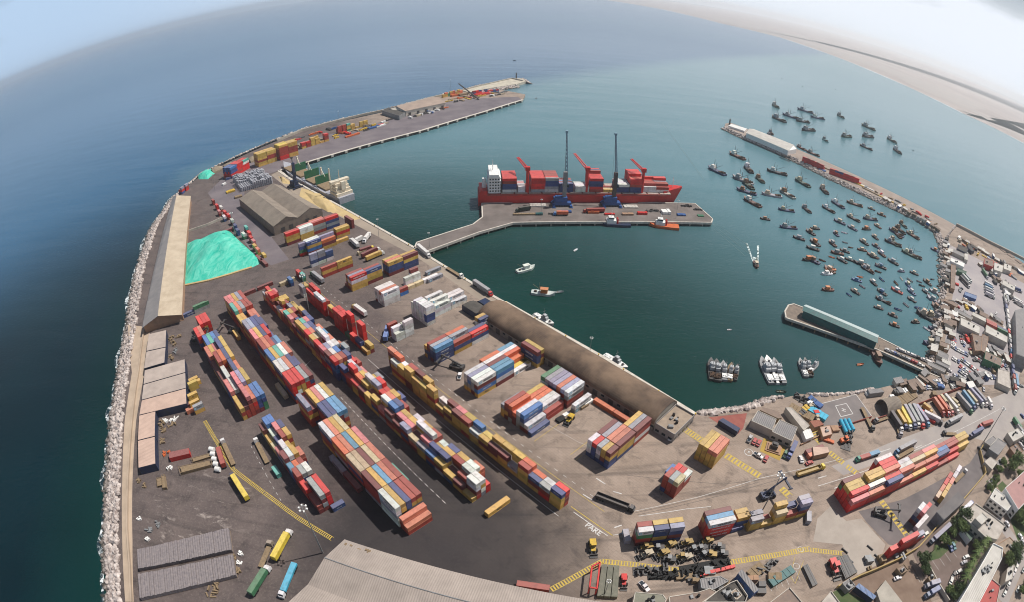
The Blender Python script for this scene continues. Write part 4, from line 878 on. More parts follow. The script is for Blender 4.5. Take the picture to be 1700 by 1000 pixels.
# large shed in the foreground, three parallel roofs
o = W(572, 897, 9); dx = Vector((math.cos(R(-13.6)), math.sin(R(-13.6)), 0)); dy = Vector((dx.y, -dx.x, 0))
t = thing('foreground_shed', 'huge pale sheet roofed shed nearest the camera', 'warehouse', (o.x, o.y, 0), R(-13.6)); L = 190
mb = MB(); mb.box(.4, -72, 0, L-.4, -.5, 8.7); mb.build('wall', [M['wall']], t)
for k in range(3):
    y0 = -k*24.4; sk = -.28*12.2
    for s, (ya, za, yb, zb) in enumerate(((y0, 9, y0-12.2, 12), (y0-12.2, 12, y0-24.4, 9))):
        mb = MB(); slab_between(mb, Vector((ya*.18, ya, za)), Vector((L, ya, za)), Vector((L, yb, zb)), Vector((yb*.18, yb, zb)), .2); mb.build('roof_slope', [M['bigroof']], t)
    mb = MB(); mb.bar(((y0-12.2)*.18, y0-12.2, 12.25), (L, y0-12.2, 12.25), .22, 6); mb.build('ridge_cap', [M['grey']], t)
    mb = MB(); mb.add([(y0*.18+.05, y0, 8.9), ((y0-24.4)*.18+.05, y0-24.4, 8.9), ((y0-12.2)*.18+.05, y0-12.2, 11.9)], [(0, 1, 2)]); mb.build('gable_end', [M['wall']], t)
mb = MB()
for i in range(9): xx, yy = rnd.uniform(1, 11.5), rnd.uniform(-3, -1.4); mb.box(xx, yy, 9.3, xx+rnd.uniform(.4, 1.6), yy+rnd.uniform(.3, .9), 9.7+rnd.uniform(0, .5))
mb.box(.6, -3.3, 9.05, 12.5, -.9, 9.4); mb.build('rooftop_debris', [M['wood']], t)
# lean-to sheds by the sea wall
LT = mat('pinkish_sheet_roof', (.56, .40, .32), .8, (.44, .31, .25), .12, stripes=(.9, 1, .06)); LG = mat('greyish_sheet_roof', (.46, .38, .33), .8, (.34, .28, .245), .12, stripes=(.9, 1, .06))
lt = [([(247, 556), (276, 549), (275, 577), (243, 584)], 'grey roofed lean-to nearest the long sea shed', LG), ([(243, 585), (275, 578), (273, 603), (239, 613)], 'grey lean-to, second from the long sea shed', LG),
      ([(240, 616), (307, 597.5), (308, 619), (238, 639)], 'wide grey lean-to, third from the long sea shed', LG), ([(238, 640), (308, 620), (309, 645), (235, 665)], 'wide pinkish lean-to in the middle of the row', LG),
      ([(235, 666), (309, 646), (310, 671), (231, 690)], 'wide pinkish lean-to beside yellow containers', LT), ([(231, 691), (258, 684), (257, 725), (229, 732)], 'narrow salmon lean-to, second from near end', LT),
      ([(229, 733), (257, 726), (258, 771), (230, 778)], 'narrow salmon lean-to at the near end of the row', LT)]
for px, lb, m_ in lt: flat('lean_to_shed', lb, 'shed', px, 5.0, M['navy'], m_, 0, group='lean-to sheds along the sea wall')
strip('sea_wall', P((245, 540), (238, 560), (231, 619), (226, 650), (219, 715), (213, 820), (212.5, 880), (217, 940), (220, 1003)), .8, 0, 1.6, MATS['sea_walk'], kind='thing', label='long pale sea wall behind the rock revetment', cat='wall')
# covered steel stacks
def bars(name, label, cat, px, h, n, m_, along=True):
    ps = [W(x, y, h) for x, y in px]; c = avg(ps); c.z = 0; t = thing(name, label, cat, c); a, b, c2, d = [Vector((p.x-c.x, p.y-c.y, 0)) for p in ps]; mb = MB()
    for i in range(n):
        u0, u1 = i/n+.04/n, (i+.93)/n; z = h+rnd.uniform(-.25, .2)
        mb.prism([a.lerp(b, u0), a.lerp(b, u1), d.lerp(c2, u1), d.lerp(c2, u0)], .2, z)
    mb.build('bars', [m_], t); mb = MB(); mb.prism([a, b, c2, d], 0, .25); mb.build('bearers', [M['wood']], t); return t
BM = mat('steel_bars', (.17, .15, .16), .6, (.28, .24, .23), .8, lo=.3, hi=.7)
bars('steel_stack', 'long stack of grey steel bars, further one of two by the sea wall', 'steel stack', [(227.5, 913), (379, 877), (384, 913), (229, 945)], 2.6, 42, BM)
bars('steel_stack', 'long stack of grey steel bars, nearer one of two by the sea wall', 'steel stack', [(229, 954), (386, 921), (391, 955), (232, 994)], 2.6, 42, BM)
bars('pipe_rack', 'wide rack of dark steel pipes beside the red tractor', 'pipe rack', [(1388, 926), (1408, 921), (1424, 950), (1404, 962)], 1.6, 12, M['steel'])
bars('pipe_rack', 'narrow rack of dark steel pipes west of the red tractor', 'pipe rack', [(1333, 941), (1341, 937), (1358, 970), (1349, 975)], 1.3, 5, M['steel'])
bars('dark_trough', 'open dark trough pit beside red gantry frames', 'loading pit', [(999, 938), (1029, 940), (1026, 992), (991, 990)], 2.0, 3, mat('slime', (.10, .10, .07), .5, (.16, .15, .11), .6))
# white barrels
t = thing('tank_row', 'row of white cylindrical tanks by timber frames in south-west lot', 'tanks', W(360, 765)); a, b = W(353, 750), W(363, 783)
for i in range(5):
    p = a.lerp(b, i/4)-t.location; mb = MB(); mb.bar((p.x-1.4, p.y, 1.3), (p.x+1.4, p.y, 1.3), 1.25, 12); mb.build('tank', [M['white']], t)
def timber(label, px, h=1.2, m_='wood'):
    ps = [W(x, y, h) for x, y in px]; c = avg(ps); c.z = 0; t = thing('timber_frame', label, 'frame', c); a, b, c2, d = [Vector((p.x-c.x, p.y-c.y, 0)) for p in ps]; mb = MB()
    for p, q in ((a, b), (b, c2), (c2, d), (d, a)):
        for z in (.2, h): mb.bar((p.x, p.y, z), (q.x, q.y, z), .14, 4)
    for p in (a, b, c2, d): mb.bar((p.x, p.y, 0), (p.x, p.y, h+.2), .16, 4)
    mb.build('frame', [M[m_]], t); mb = MB(); mb.prism([p*.9 for p in (a, b, c2, d)], .3, h-.2); mb.build('planks', [M['wood']], t)
timber('open tan timber frame left of the white tanks', [(317, 762), (350, 753), (352, 758), (320, 768)]); timber('brown timber stack under the maroon trailer', [(296, 776), (350, 764), (352, 772), (299, 786)], 1.8)
timber('small tan crate frame in south-west lot', [(260, 795), (268, 793), (270, 806), (261, 808)]); timber('orange brown crate beside the small crate frame', [(268, 790), (273, 789), (276, 810), (270, 811)], 1.6)
at = None
flat('container_office', 'maroon flat box store near lean-to sheds', 'store', [(280, 752), (313, 745), (315, 754), (281, 762)], 2.8, M['red'], mat('maroon_top', (.30, .12, .11), .8), 0)
# pallets and scrap beside the sheds
for k, (x, y, m_, s) in enumerate([(283, 563, 'wood', 2), (288, 572, 'wood', 2), (292, 585, 'grey', 2), (297, 560, 'wood', 1.6), (285, 595, 'wood', 2), (268, 705, 'wood', 2), (272, 715, 'wood', 1.8), (275, 700, 'white', 1.5), (286, 708, 'wood', 2.2), (290, 698, 'white', 2), (270, 735, 'wood', 1.6), (276, 755, 'orange', 1.6), (282, 779, 'white', 1.2), (232, 863, 'white', 1), (246, 897, 'white', 1),
    (248, 880, 'grey', 1.8), (262, 872, 'grey', 1.3), (230, 800, 'wood', 1.4), (240, 808, 'wood', 1.2), (400, 920, 'white', 1), (388, 925, 'wood', 1.3), (395, 948, 'wood', 1.4), (398, 935, 'white', 1.1), (352, 985, 'wood', 2), (360, 975, 'wood', 1.8)]):
    p = W(x, y); t = thing('scrap_pile', '%s pile of %s, %s along the strip by the sea wall' % ('low' if s < 1.7 else 'tall', {'wood': 'timber offcuts', 'grey': 'grey scrap', 'white': 'white bags', 'orange': 'orange drums'}[m_], ordn(k)), 'scrap pile', p, group='scrap piles by the sea wall'); mb = MB()
    for i in range(7):
        T = Matrix.Translation((rnd.uniform(-s, s), rnd.uniform(-s, s), 0)) @ Matrix.Rotation(rnd.uniform(0, 3), 4, 'Z'); mb.box(-s*.6, -.3, 0, s*.6, .3, rnd.uniform(.4, 1.3), T=T)
    mb.build('pieces', [M[m_]], t)
# mole warehouse
gable('mole_warehouse', 'long pale warehouse with brown roof out on the mole', 'warehouse', [(645, 179), (658, 176), (673, 184)], [(716, 161), (728, 161), (741, 170)], 8, 10.5, mat('cream_wall', (.66, .60, .50), .85, (.52, .47, .40), .2), mat('brown_mole_roof', (.38, .29, .23), .85, (.28, .215, .18), .08, stripes=(1.5, 0, .05)), doors=5)
flat('dark_annex', 'dark roofed annex at landward end of the mole warehouse', 'building', [(634, 183), (645, 178), (673, 186), (663, 192)], 6, M['grey'], MATS['tar_roof'], .4)
strip('mole_wall', P((868, 135), (850, 131), (770, 150), (640, 184), (600, 192), (500, 218), (460, 235)), 2, 0, 3.2, M['concrete'], kind='thing', label='pale parapet wall along the outer edge of the mole', cat='wall')
# hump-backed dark tarpaulin sheds along mole edge
t = thing('grain_awning', 'low scalloped tan awning against the outer mole edge', 'awning', W(400, 262)); c = t.location
for k in range(9):
    a = W(352+k*20.5, 286-k*5.9); b = W(352+(k+1)*20.5-3, 286-(k+1)*5.9); p = (a+b)/2-c; d = b-a; mb = MB(); L = d.length
    T = Matrix.Translation(p) @ Matrix.Rotation(math.atan2(d.y, d.x), 4, 'Z')
    secs = [[T @ Vector((x, 7*math.cos(math.pi*i/8)*-1, 5.5*math.sin(math.pi*i/8)*(1 if abs(x) < L/2-.1 else .7))) for i in range(9)] for x in (-L/2, -L/4, 0, L/4, L/2)]
    mb.loft(secs, cap=True); mb.build('canopy', [mat('brown_canvas', (.32, .26, .18), .9, (.20, .165, .13), .2)], t)
# green netted stock piles
def pile(name, label, cat, px, hmax, m_, seed, edge=None):
    ps = [W(x, y) for x, y in px]; c = avg(ps); t = thing(name, label, cat, (c.x, c.y, 0)); q = [p-c for p in ps]; mb = MB(); rings = 9; n = 64; per = []
    Ls = [(q[(i+1) % len(q)]-q[i]).length for i in range(len(q))]; tot = sum(Ls)
    for k in range(n):
        s = tot*k/n
        for i, L in enumerate(Ls):
            if s <= L: per.append(q[i].lerp(q[(i+1) % len(q)], s/L)); break
            s -= L
    vs = []
    for r in range(rings+1):
        f = 1-r/rings
        for k in range(n):
            p = per[k]*f; z = hmax*(1-f**2.2)*(1 if r else 0)
            z += noise.noise(Vector((p.x*.07+seed, p.y*.07, 0)))*hmax*.45*(1-f**3)+noise.noise(Vector((p.x*.3, p.y*.3, seed)))*.5*(1 if r else 0)
            vs.append((p.x, p.y, max(.04, z)))
    fs = [(r*n+k, r*n+(k+1) % n, (r+1)*n+(k+1) % n, (r+1)*n+k) for r in range(rings) for k in range(n)]
    mb.add(vs, fs); o = mb.build('covered_heap', [m_], t)
    for p_ in o.data.polygons: p_.use_smooth = True
    return t, q
t, q = pile('netted_stockpile', 'large heap under turquoise green netting beside the sea shed', 'stockpile', [(307, 405), (330, 398), (352, 387), (378, 381), (386, 388), (398, 400), (416, 416), (438, 434), (418, 444), (380, 456), (345, 466), (306, 474)], 8.5, M['tarp'], 3)
mb = MB(); n = len(q)
for i in (8, 9, 10): a, b = q[i], q[(i+1) % n]; mb.bar((a.x, a.y, .3), (b.x, b.y, .3), 1.1, 6)
mb.build('spilled_grain_edge', [M['sand']], t)
pile('netted_stockpile', 'small heap under turquoise netting near the mole corner', 'stockpile', [(328, 292), (340, 283), (356, 280), (357, 287), (345, 297), (330, 297)], 4.5, M['tarp'], 9)
pile('grain_heap', 'golden grain heap between twin-gabled warehouse and quay', 'heap', [(505, 318), (530, 320), (552, 336), (560, 350), (545, 352), (525, 340)], 2.6, M['sand'], 5)
pile('grain_heap', 'smaller golden grain heap under the dark quay crane', 'heap', [(464, 293), (474, 296), (478, 303), (468, 302)], 2.0, M['sand'], 6)
# white bales by the mole root
t = thing('bale_stack', 'big block of white wrapped bales north of the twin-gabled warehouse', 'bales', W(425, 300)); c = t.location; mb = MB(); a, b, d = W(400, 318)-c, W(452, 304)-c, W(386, 300)-c
for i in range(16):
    for j in range(11):
        if rnd.random() < .12: continue
        p = a+(b-a)*(i/16)+(d-a)*(j/11); z = rnd.choice((6.6, 7.2, 7.4, 7.8)) if (i > 5 or j > 3) else 4.8; mb.box(p.x, p.y, 0, p.x+2.2, p.y+2.2, z)
mb.build('bales', [mat('white_wrap', (.50, .50, .53), .6, (.26, .26, .29), .4, lo=.35, hi=.6)], t)
# breakwater warehouse
gable('breakwater_shed', 'white gabled shed near the tip of the second breakwater', 'warehouse', [(1309, 250), (1318, 240), (1324, 247)], [(1238, 220), (1244, 213), (1252, 214)], 7, 10, M['white'], M['paleroof'])
t = thing('door_set', 'row of blue sliding doors on breakwater shed', 'doors', W(1270, 240)) if False else None
flat('breakwater_hut', 'small white building on the breakwater tip', 'building', [(1209, 208), (1214, 205), (1240, 213), (1236, 217)], 3, M['white'], M['whiteroof'], 0)
# fish pier
FPD = mat('pier_deck', (.24, .19, .15), .9, (.15, .12, .10), .3)
def pier_deck(name, pts, z1, th, m_, pile_step=9, pile_m=None, label=None, **k):
    pts = [Vector(p) for p in pts]; c = avg(pts); c.z = 0; t = thing(name, label, 'pier', c); q = [p-c for p in pts]; mb = MB(); mb.prism(q, z1-th, z1); mb.build('deck', [m_], t); mb = MB()
    for i in range(len(q)):
        a, b = q[i], q[(i+1) % len(q)]; L = (b-a).length; n_ = max(1, int(L/pile_step))
        for j in range(n_): p = a.lerp(b, (j+.5)/n_)*.985; mb.bar((p.x, p.y, -8), (p.x, p.y, z1-th), .55, 6)
    mb.build('piles', [pile_m or M['concrete']], t, kind='stuff')
    mb = MB()
    for i in range(len(q)):
        a, b = q[i], q[(i+1) % len(q)]; d = b-a; T = Matrix.Translation(a) @ Matrix.Rotation(math.atan2(d.y, d.x), 4, 'Z'); mb.box(0, -.5, z1-th-.3, d.length, .5, z1+.3, T=T)
    mb.build('edge_beam', [MATS['quay_coping']], t)
    return t
pier_deck('fishing_pier', P((1303, 518), (1309, 508), (1318, 506), (1460, 562), (1535, 600), (1575, 622), (1570, 632), (1534, 617), (1455, 581), (1305, 529)), .05, 1.1, FPD, 8, M['wood'], label='timber fishing pier carrying the long green walled shed')
pier_deck('container_pier', P((688, 411), (692, 402), (785, 372), (801, 360), (800, 337), (1154, 337.5), (1183, 363), (1181, 369), (852, 369), (795, 385), (705, 418)), .02, 1.4, mat('pier_asphalt', (.12, .10, .09), .85, (.19, .16, .145), .06, lo=.35, hi=.65), 12, label='long concrete pier in front of the red container ship')
gable('fish_market_shed', 'long green walled shed with white roof on the fishing pier', 'shed', [(1457, 571), (1457.5, 562), (1459, 558)], [(1332, 517), (1334, 509), (1338, 507)], 5.5, 7, M['teal'], None, roofs=[M['teal'], mat('greyteal_roof', (.46, .53, .52), .7, (.36, .42, .41), .12, stripes=(1.5, 0, .05))])
# helipad surroundings
flat('harbour_office', 'grey flat roofed workshop nearest the quay corner', 'building', [(1258, 683), (1289, 697), (1282, 716), (1247, 700)], 4.5, M['wall'], MATS['greyroof'], .3)
flat('harbour_office', 'grey stained roof workshop beside the yellow plaza', 'building', [(1294, 698), (1324, 711), (1315, 734), (1281, 718)], 4.5, M['wall'], MATS['greyroof'], .3, win=1)
flat('brown_shed', 'brown sheet roofed shed behind the grey workshops', 'building', [(1266, 677), (1292, 684), (1298, 695), (1292, 696), (1262, 682)], 3.5, M['wood'], mat('brown_roof', (.26, .19, .15), .9, (.18, .14, .12), .3), 0)
flat('navy_store', 'long navy store beside the red forecourt', 'building', [(1193, 699), (1200, 695), (1229, 712), (1224, 718)], 3.2, M['navy'], mat('navy_roof', (.07, .08, .13), .8), 0)
sheet('red_forecourt', P((1176, 694), (1240, 687), (1234, 712), (1225, 722), (1205, 712)), .03, mat('red_paving', (.25, .07, .06), .9, (.32, .12, .09), .2))
flat('grey_long_roof', 'narrow pale roof strip running back from the red container', 'building', [(1304, 678), (1314, 678), (1344, 708), (1334, 716)], 3.8, M['wall'], M['flatroof'], .3)
flat('white_cabin', 'white cabin at the end of the pale roof strip', 'building', [(1332, 716), (1345, 713), (1351, 726), (1338, 731)], 3, M['white'], M['whiteroof'], .2)
flat('brick_hut', 'red roofed hut by yellow striped crossing', 'building', [(1344, 700), (1360, 698), (1368, 706), (1352, 711)], 3, M['brick'], mat('redbrown_roof', (.32, .13, .09), .9), 0)
flat('salmon_hut', 'small salmon roofed kiosk beside striped crossing', 'building', [(1361, 710), (1378, 707), (1382, 722), (1366, 727)], 3, M['brick'], LT, .2, extras=2)
flat('rail_shed', 'pinkish brown box shed by the yellow dump truck', 'shed', [(1349, 743), (1374, 743), (1377, 752), (1351, 758)], 3.4, M['brick'], LT, 0)
flat('quay_shelter', 'dark flat shelter on the shore behind the helipad', 'building', [(1440, 647), (1462, 646), (1468, 652), (1444, 655)], 3, M['grey'], MATS['greyroof'], 0)
p = W(1474, 680); t = thing('vault_shelter', 'tan barrel vaulted shelter open towards the helipad', 'shelter', p, W(1462, 676).angle(Vector((1, 0, 0))) if False else R(8)); mb = MB(); n = 14
for a0, a1 in ((6.5, 6.2),):
    secs = [[(x, -r*math.cos(math.pi*i/n), r*math.sin(math.pi*i/n)*1.05) for i in range(n+1)]+[(x, (r-.35)*math.cos(math.pi*i/n), (r-.35)*math.sin(math.pi*i/n)*1.05) for i in range(n+1)] for x, r in ((-6.5, 6.5), (-2, 6.5), (2, 6.5), (6.5, 6.5))]
    mb.loft(secs, closed=True); mb.build('vault', [M['tanroof']], t)
mb = MB(); mb.box(6.3, -6, 0, 6.5, 6, 4); mb.build('back_wall', [M['concrete']], t)
sheet('plaza', P((1268, 728), (1305, 744), (1294, 766), (1261, 750)), .04, mat('yellow_paving', (.42, .28, .06), .85, (.34, .22, .06), .3))
p = W(1284, 746); t = thing('monument', 'dark stepped block monument in the yellow plaza', 'monument', p, R(-30)); 
for k, (s, z0, z1, m_) in enumerate(((4.2, 0, .5, 'brick'), (3.2, .5, 1.1, 'brick'))): mb = MB(); mb.box(-s, -s*.8, z0, s, s*.8, z1); mb.build('step', [M[m_]], t)
mb = MB(); mb.box(-1.8, -1.4, 1.1, 1.8, 1.4, 3.2); mb.box(-1.1, -.9, 3.2, 1.1, .9, 4); mb.build('block', [M['steel']], t)
for k in range(3):
    a, b = W(1394+k*6.5, 701-k*.5), W(1404+k*6, 722-k*2); d = b-a; t = thing('covered_roll', 'bright cyan covered roll beside the helipad, %s from the west' % ORD[k], 'roll', a, math.atan2(d.y, d.x), 'cyan covered rolls'); mb = MB()
    mb.bar((0, 0, 1.1), (d.length, 0, 1.1), 1.15, 10); mb.build('roll', [M['cyan']], t)
    mb = MB(); mb.box(.5, -1, 0, d.length-.5, 1, .3); mb.build('cradle', [M['wood']], t)
# fences and walls on the town side
strip('boundary_wall', P((1633, 738), (1625, 752), (1634, 790), (1600, 830), (1562, 868), (1522, 913), (1490, 932), (1450, 950), (1425, 960), (1388, 978)), .6, 0, 2.4, mat('ochre_wall', (.42, .30, .12), .9, (.34, .25, .12), .4), kind='thing', label='long ochre boundary wall between the yard and the town', cat='wall')
strip('lot_wall', P((1528, 926), (1555, 975), (1572, 1002)), .5, 0, 2.6, M['wall'], kind='thing', label='pale wall between dirt lot and brown car lot', cat='wall')
strip('brick_wall', P((1446, 702), (1490, 688), (1560, 660), (1600, 645), (1630, 632)), .4, 0, 2.2, mat('red_wall', (.30, .07, .05), .9, (.24, .10, .08), .4), kind='thing', label='red wall behind the parked lorries', cat='wall')
strip('brick_wall', P((1376, 717), (1446, 695)), .4, 0, 1.4, MATS['red_wall'], kind='thing', label='low red wall between helipad and lorry park', cat='wall')
strip('stockpile_wall', P((313, 385), (345, 374), (372, 362)), .6, 0, 2.2, M['wall'], kind='thing', label='pale wall north of the green netted stockpile', cat='wall')
strip('port_wall', P((1587, 374), (1640, 402), (1700, 432)), 3, 0, 3.5, M['concrete'], kind='thing', label='concrete sea wall on the outer side of fishing port', cat='wall')
# town buildings, south-east corner
WM, FR = M['wall'], M['flatroof']
flat('dark_shed', 'dark grey flat shed inside the boundary wall', 'shed', [(1555, 851), (1591, 817), (1603, 831), (1567, 864)], 7, M['grey'], mat('dark_sheet', (.17, .155, .15), .85, (.13, .12, .12), .2), 0)
flat('customs_house', 'cream flat roofed office with several roof boxes beside the wall', 'building', [(1597, 859), (1619, 838), (1645, 856), (1668, 874), (1655, 898), (1634, 893)], 7, WM, FR, .7, win=2, extras=8)
flat('upper_storey', 'cream upper block on top of the flat roofed office', 'building', [(1618, 862), (1630, 852), (1640, 862), (1629, 873)], 3, WM, M['paleroof'], .4, z0=7.1)
flat('white_office', 'long white building with rooftop clutter at the bottom edge', 'building', [(1590, 1003), (1612, 966), (1648, 904), (1664, 912), (1662, 930), (1624, 1003)], 9, M['white'], M['paleroof'], .8, win=2, extras=14)
flat('red_roof_house', 'house with red flat roof beside long white building', 'building', [(1624, 1003), (1645, 962), (1660, 974), (1654, 1003)], 7, WM, M['redroof'], .6, extras=3)
flat('pink_roof_block', 'block with faded pink roof at the right edge', 'building', [(1668, 812), (1702, 782), (1730, 805), (1690, 848)], 8, M['white'], mat('pink_roof', (.42, .24, .22), .9, (.34, .20, .19), .3), .5, win=2, extras=6)
flat('white_villa', 'small white villa in front of the pink roofed block', 'building', [(1643, 828), (1652, 812), (1682, 836), (1672, 850)], 6, M['white'], M['paleroof'], .4, win=2, extras=3)
flat('green_roof_kiosk', 'dark green roofed kiosk at the edge of brown car lot', 'building', [(1597, 880), (1607, 871), (1620, 887), (1611, 899)], 3.6, M['white'], mat('green_roof', (.10, .14, .11), .8), 0)
flat('gate_office', 'grey gatehouse with pale roof beside the main road', 'building', [(1641, 746), (1657, 729), (1671, 738), (1657, 757)], 5, M['grey'], M['greyroof'] , .3)
flat('gate_annex', 'low cream annex behind gatehouse', 'building', [(1634, 768), (1644, 760), (1656, 768), (1647, 781)], 3.6, WM, FR, .3)
flat('gate_annex', 'small grey annex between gatehouse and red lorry', 'building', [(1634, 735), (1648, 724), (1655, 731), (1644, 742)], 3.6, WM, M['greyroof'], .3)
flat('blue_roof_shed', 'long blue ribbed shed on the dirt lot edge', 'shed', [(1420, 975), (1426, 969), (1455, 991), (1450, 997)], 3.5, M['navy'], mat('blue_ribs', (.10, .16, .30), .6, (.20, .24, .34), .5, stripes=(2.4, 0, .2)), 0)
flat('ramp_roof', 'pale concrete ramp roof beside blue ribbed shed', 'building', [(1455, 983), (1470, 964), (1500, 1003), (1462, 1003)], 2.5, CONC, M['concrete'], 0)
flat('blue_long_roof', 'long blue walled store south of the wheel loaders', 'building', [(1225, 953), (1232, 946), (1260, 980), (1252, 986)], 5, M['blue'], M['greyroof'], 0)
flat('tan_workshop', 'tan roofed workshop with pale parapet at the bottom edge', 'building', [(1276, 1003), (1310, 977), (1332, 1003)], 6, WM, MATS['brown_roof'], .6)
flat('tan_workshop', 'tan roofed workshop beside the lawn', 'building', [(1362, 1003), (1379, 983), (1394, 1003)], 6, WM, FR, .6)
flat('roofless_yard', 'walled roof yard full of equipment at bottom edge', 'building', [(1166, 1003), (1190, 984), (1212, 970), (1222, 966), (1240, 992), (1236, 1003)], 5, WM, MATS['tar_roof'], 1.2, extras=12)
flat('green_flat_roof', 'mossy flat roof building beside the white pickup', 'building', [(1054, 984), (1100, 988), (1106, 996), (1104, 1006), (1050, 1006)], 4, WM, mat('mossy_roof', (.24, .23, .18), .9, (.18, .18, .14), .4), .3, extras=3)
flat('brown_flat_roof', 'brown flat roof building at right of mossy roof', 'building', [(1110, 992), (1160, 984), (1178, 978), (1190, 984), (1160, 1006), (1112, 1006)], 4, WM, MATS['brown_roof'], .3, extras=2)
flat('grey_flat_roof', 'grey flat roof behind dark tyre heap', 'building', [(1162, 962), (1196, 958), (1210, 966), (1185, 980), (1164, 978)], 3.6, M['grey'], M['greyroof'], .3, extras=2)
# red gantry frames
t = thing('gantry_frame', 'red steel gantry frame beside the dark loading pit', 'gantry', W(985, 970)); c = t.location; mb = MB()
pa, pb, pc, pd = [W(x, y, 0)-c for x, y in ((993, 945), (988, 988), (980, 952), (976, 986))]
for p in (pa, pb, pc, pd): mb.bar((p.x, p.y, 0), (p.x, p.y, 5), .3, 6)
for p, q in ((pa, pb), (pc, pd), (pa, pc), (pb, pd)): mb.bar((p.x, p.y, 5), (q.x, q.y, 5), .4, 4)
mb.bar((pa.x, pa.y, 2.5), (pc.x, pc.y, 2.5), .3, 4); mb.build('frame', [M['red']], t)
# fishing port sheds, east
def z8(x, y): return (1540+x/3.333, 360+y/3.333)
K = [([(130, 225), (205, 255), (200, 277), (126, 243)], 5, 'white', 'whiteroof', 'white roofed fish store'), ([(183, 560), (290, 612), (286, 652), (182, 602)], 6, 'wall', 'paleroof', 'long cream roofed hall by the car lot'), ([(325, 602), (442, 668), (440, 702), (320, 642)], 6, 'wall', 'paleroof', 'long cream roofed hall east of brown court'),
     ([(246, 650), (302, 668), (296, 745), (262, 745)], 5, 'brick', 'brown_roof', 'brown roofed court building'), ([(302, 655), (335, 660), (335, 690), (316, 757), (296, 745)], 4, 'brick', 'brown_roof', 'narrow brown roof block'), ([(320, 745), (412, 790), (405, 832), (313, 790)], 6, 'green', 'brown_roof', 'green walled hall with tan roof'),
     ([(390, 845), (452, 862), (458, 955), (386, 922)], 4, 'wall', 'flatroof', 'square tan yard building by port gate'), ([(484, 520), (560, 500), (560, 790), (492, 762)], 11, 'grey', 'greyroof', 'tall grey hall at right edge'), ([(206, 412), (272, 436), (268, 456), (204, 432)], 3, 'blue', 'blue_ribs', 'small blue roofed store'),
     ([(316, 226), (366, 244), (360, 276), (312, 258)], 6, 'red', 'brown_roof', 'dark red block in north port'), ([(370, 250), (420, 270), (412, 305), (366, 290)], 6, 'wall', 'paleroof', 'tan stepped block in north port'), ([(425, 255), (465, 270), (460, 300), (420, 285)], 5, 'wall', 'paleroof', 'small tan block beside stepped block'),
     ([(416, 345), (485, 385), (480, 408), (412, 372)], 5, 'wall', 'paleroof', 'tan long block in mid port'), ([(166, 284), (216, 302), (212, 316), (163, 298)], 4, 'green', 'green_roof', 'green roofed boat store'), ([(205, 200), (225, 206), (222, 240), (203, 232)], 4, 'wall', 'paleroof', 'narrow white wing'), ([(140, 175), (205, 205), (200, 222), (138, 192)], 4, 'wall', 'greyroof', 'grey roofed ice plant'),
     ([(170, 150), (225, 175), (215, 200), (165, 175)], 4, 'navy', 'tar_roof', 'black roofed net store'), ([(225, 140), (260, 185), (245, 190), (222, 165)], 4, 'navy', 'tar_roof', 'dark pointed store'), ([(95, 450), (170, 490), (162, 505), (90, 468)], 4, 'brick', 'brown_roof', 'rusty roofed quay shed'), ([(150, 505), (250, 560), (244, 575), (146, 522)], 4, 'wall', 'greyroof', 'long grey quay shed'),
     ([(250, 530), (330, 570), (324, 588), (245, 548)], 4, 'wall', 'paleroof', 'cream shed behind long halls'), ([(330, 560), (420, 610), (415, 628), (326, 580)], 4, 'brick', 'brown_roof', 'brown shed behind long halls'), ([(60, 740), (120, 770), (112, 800), (54, 770)], 4, 'wall', 'greyroof', 'grey boat repair shed'), ([(70, 690), (125, 712), (120, 735), (65, 715)], 4, 'wood', 'brown_roof', 'brown boat repair shed'),
     ([(50, 795), (120, 830), (115, 845), (46, 812)], 4, 'grey', 'greyroof', 'low grey shed at pier root'), ([(0, 800), (100, 850), (95, 866), (0, 822)], 3.5, 'wall', 'greyroof', 'long grey pier root canopy'), ([(130, 260), (155, 268), (150, 400), (128, 392)], 4, 'brick', 'brown_roof', 'long brown quayside arcade')]
for q, h, wm, rm, lb in K: flat('port_building', lb+' in the fishing port', 'building', [z8(*p) for p in q], h, M[wm], MATS[rm] if rm in MATS else M[rm], .3 if h < 7 else 0, group='buildings of the fishing port', extras=2 if h > 4 else 0)
rr = random.Random(21); kk = 0
def hut_mesh(m1, m2):
    mb = MB(); mb.box(-2.6, -1.8, 0, 2.6, 1.8, 2.6, 0); mb.add([(-2.9, -2.1, 2.5), (2.9, -2.1, 2.5), (2.9, 2.1, 3.2), (-2.9, 2.1, 3.2), (-2.9, -2.1, 2.7), (2.9, -2.1, 2.7), (2.9, 2.1, 3.4), (-2.9, 2.1, 3.4)], [(3, 2, 1, 0), (4, 5, 6, 7), (0, 1, 5, 4), (1, 2, 6, 5), (2, 3, 7, 6), (3, 0, 4, 7)], 1)
    mb.box(-.5, -1.87, 0, .5, -1.79, 2, 2); return mb.mesh('hut', [m1, m2, M['steel']])
HM = [hut_mesh(M['wall'], MATS['greyroof']), hut_mesh(M['wood'], MATS['brown_roof']), hut_mesh(M['brick'], M['paleroof']), hut_mesh(M['blue'], M['whiteroof']), hut_mesh(M['navy'], MATS['tar_roof'])]
HN = ['grey roofed', 'brown roofed', 'cream roofed', 'blue walled', 'black roofed']
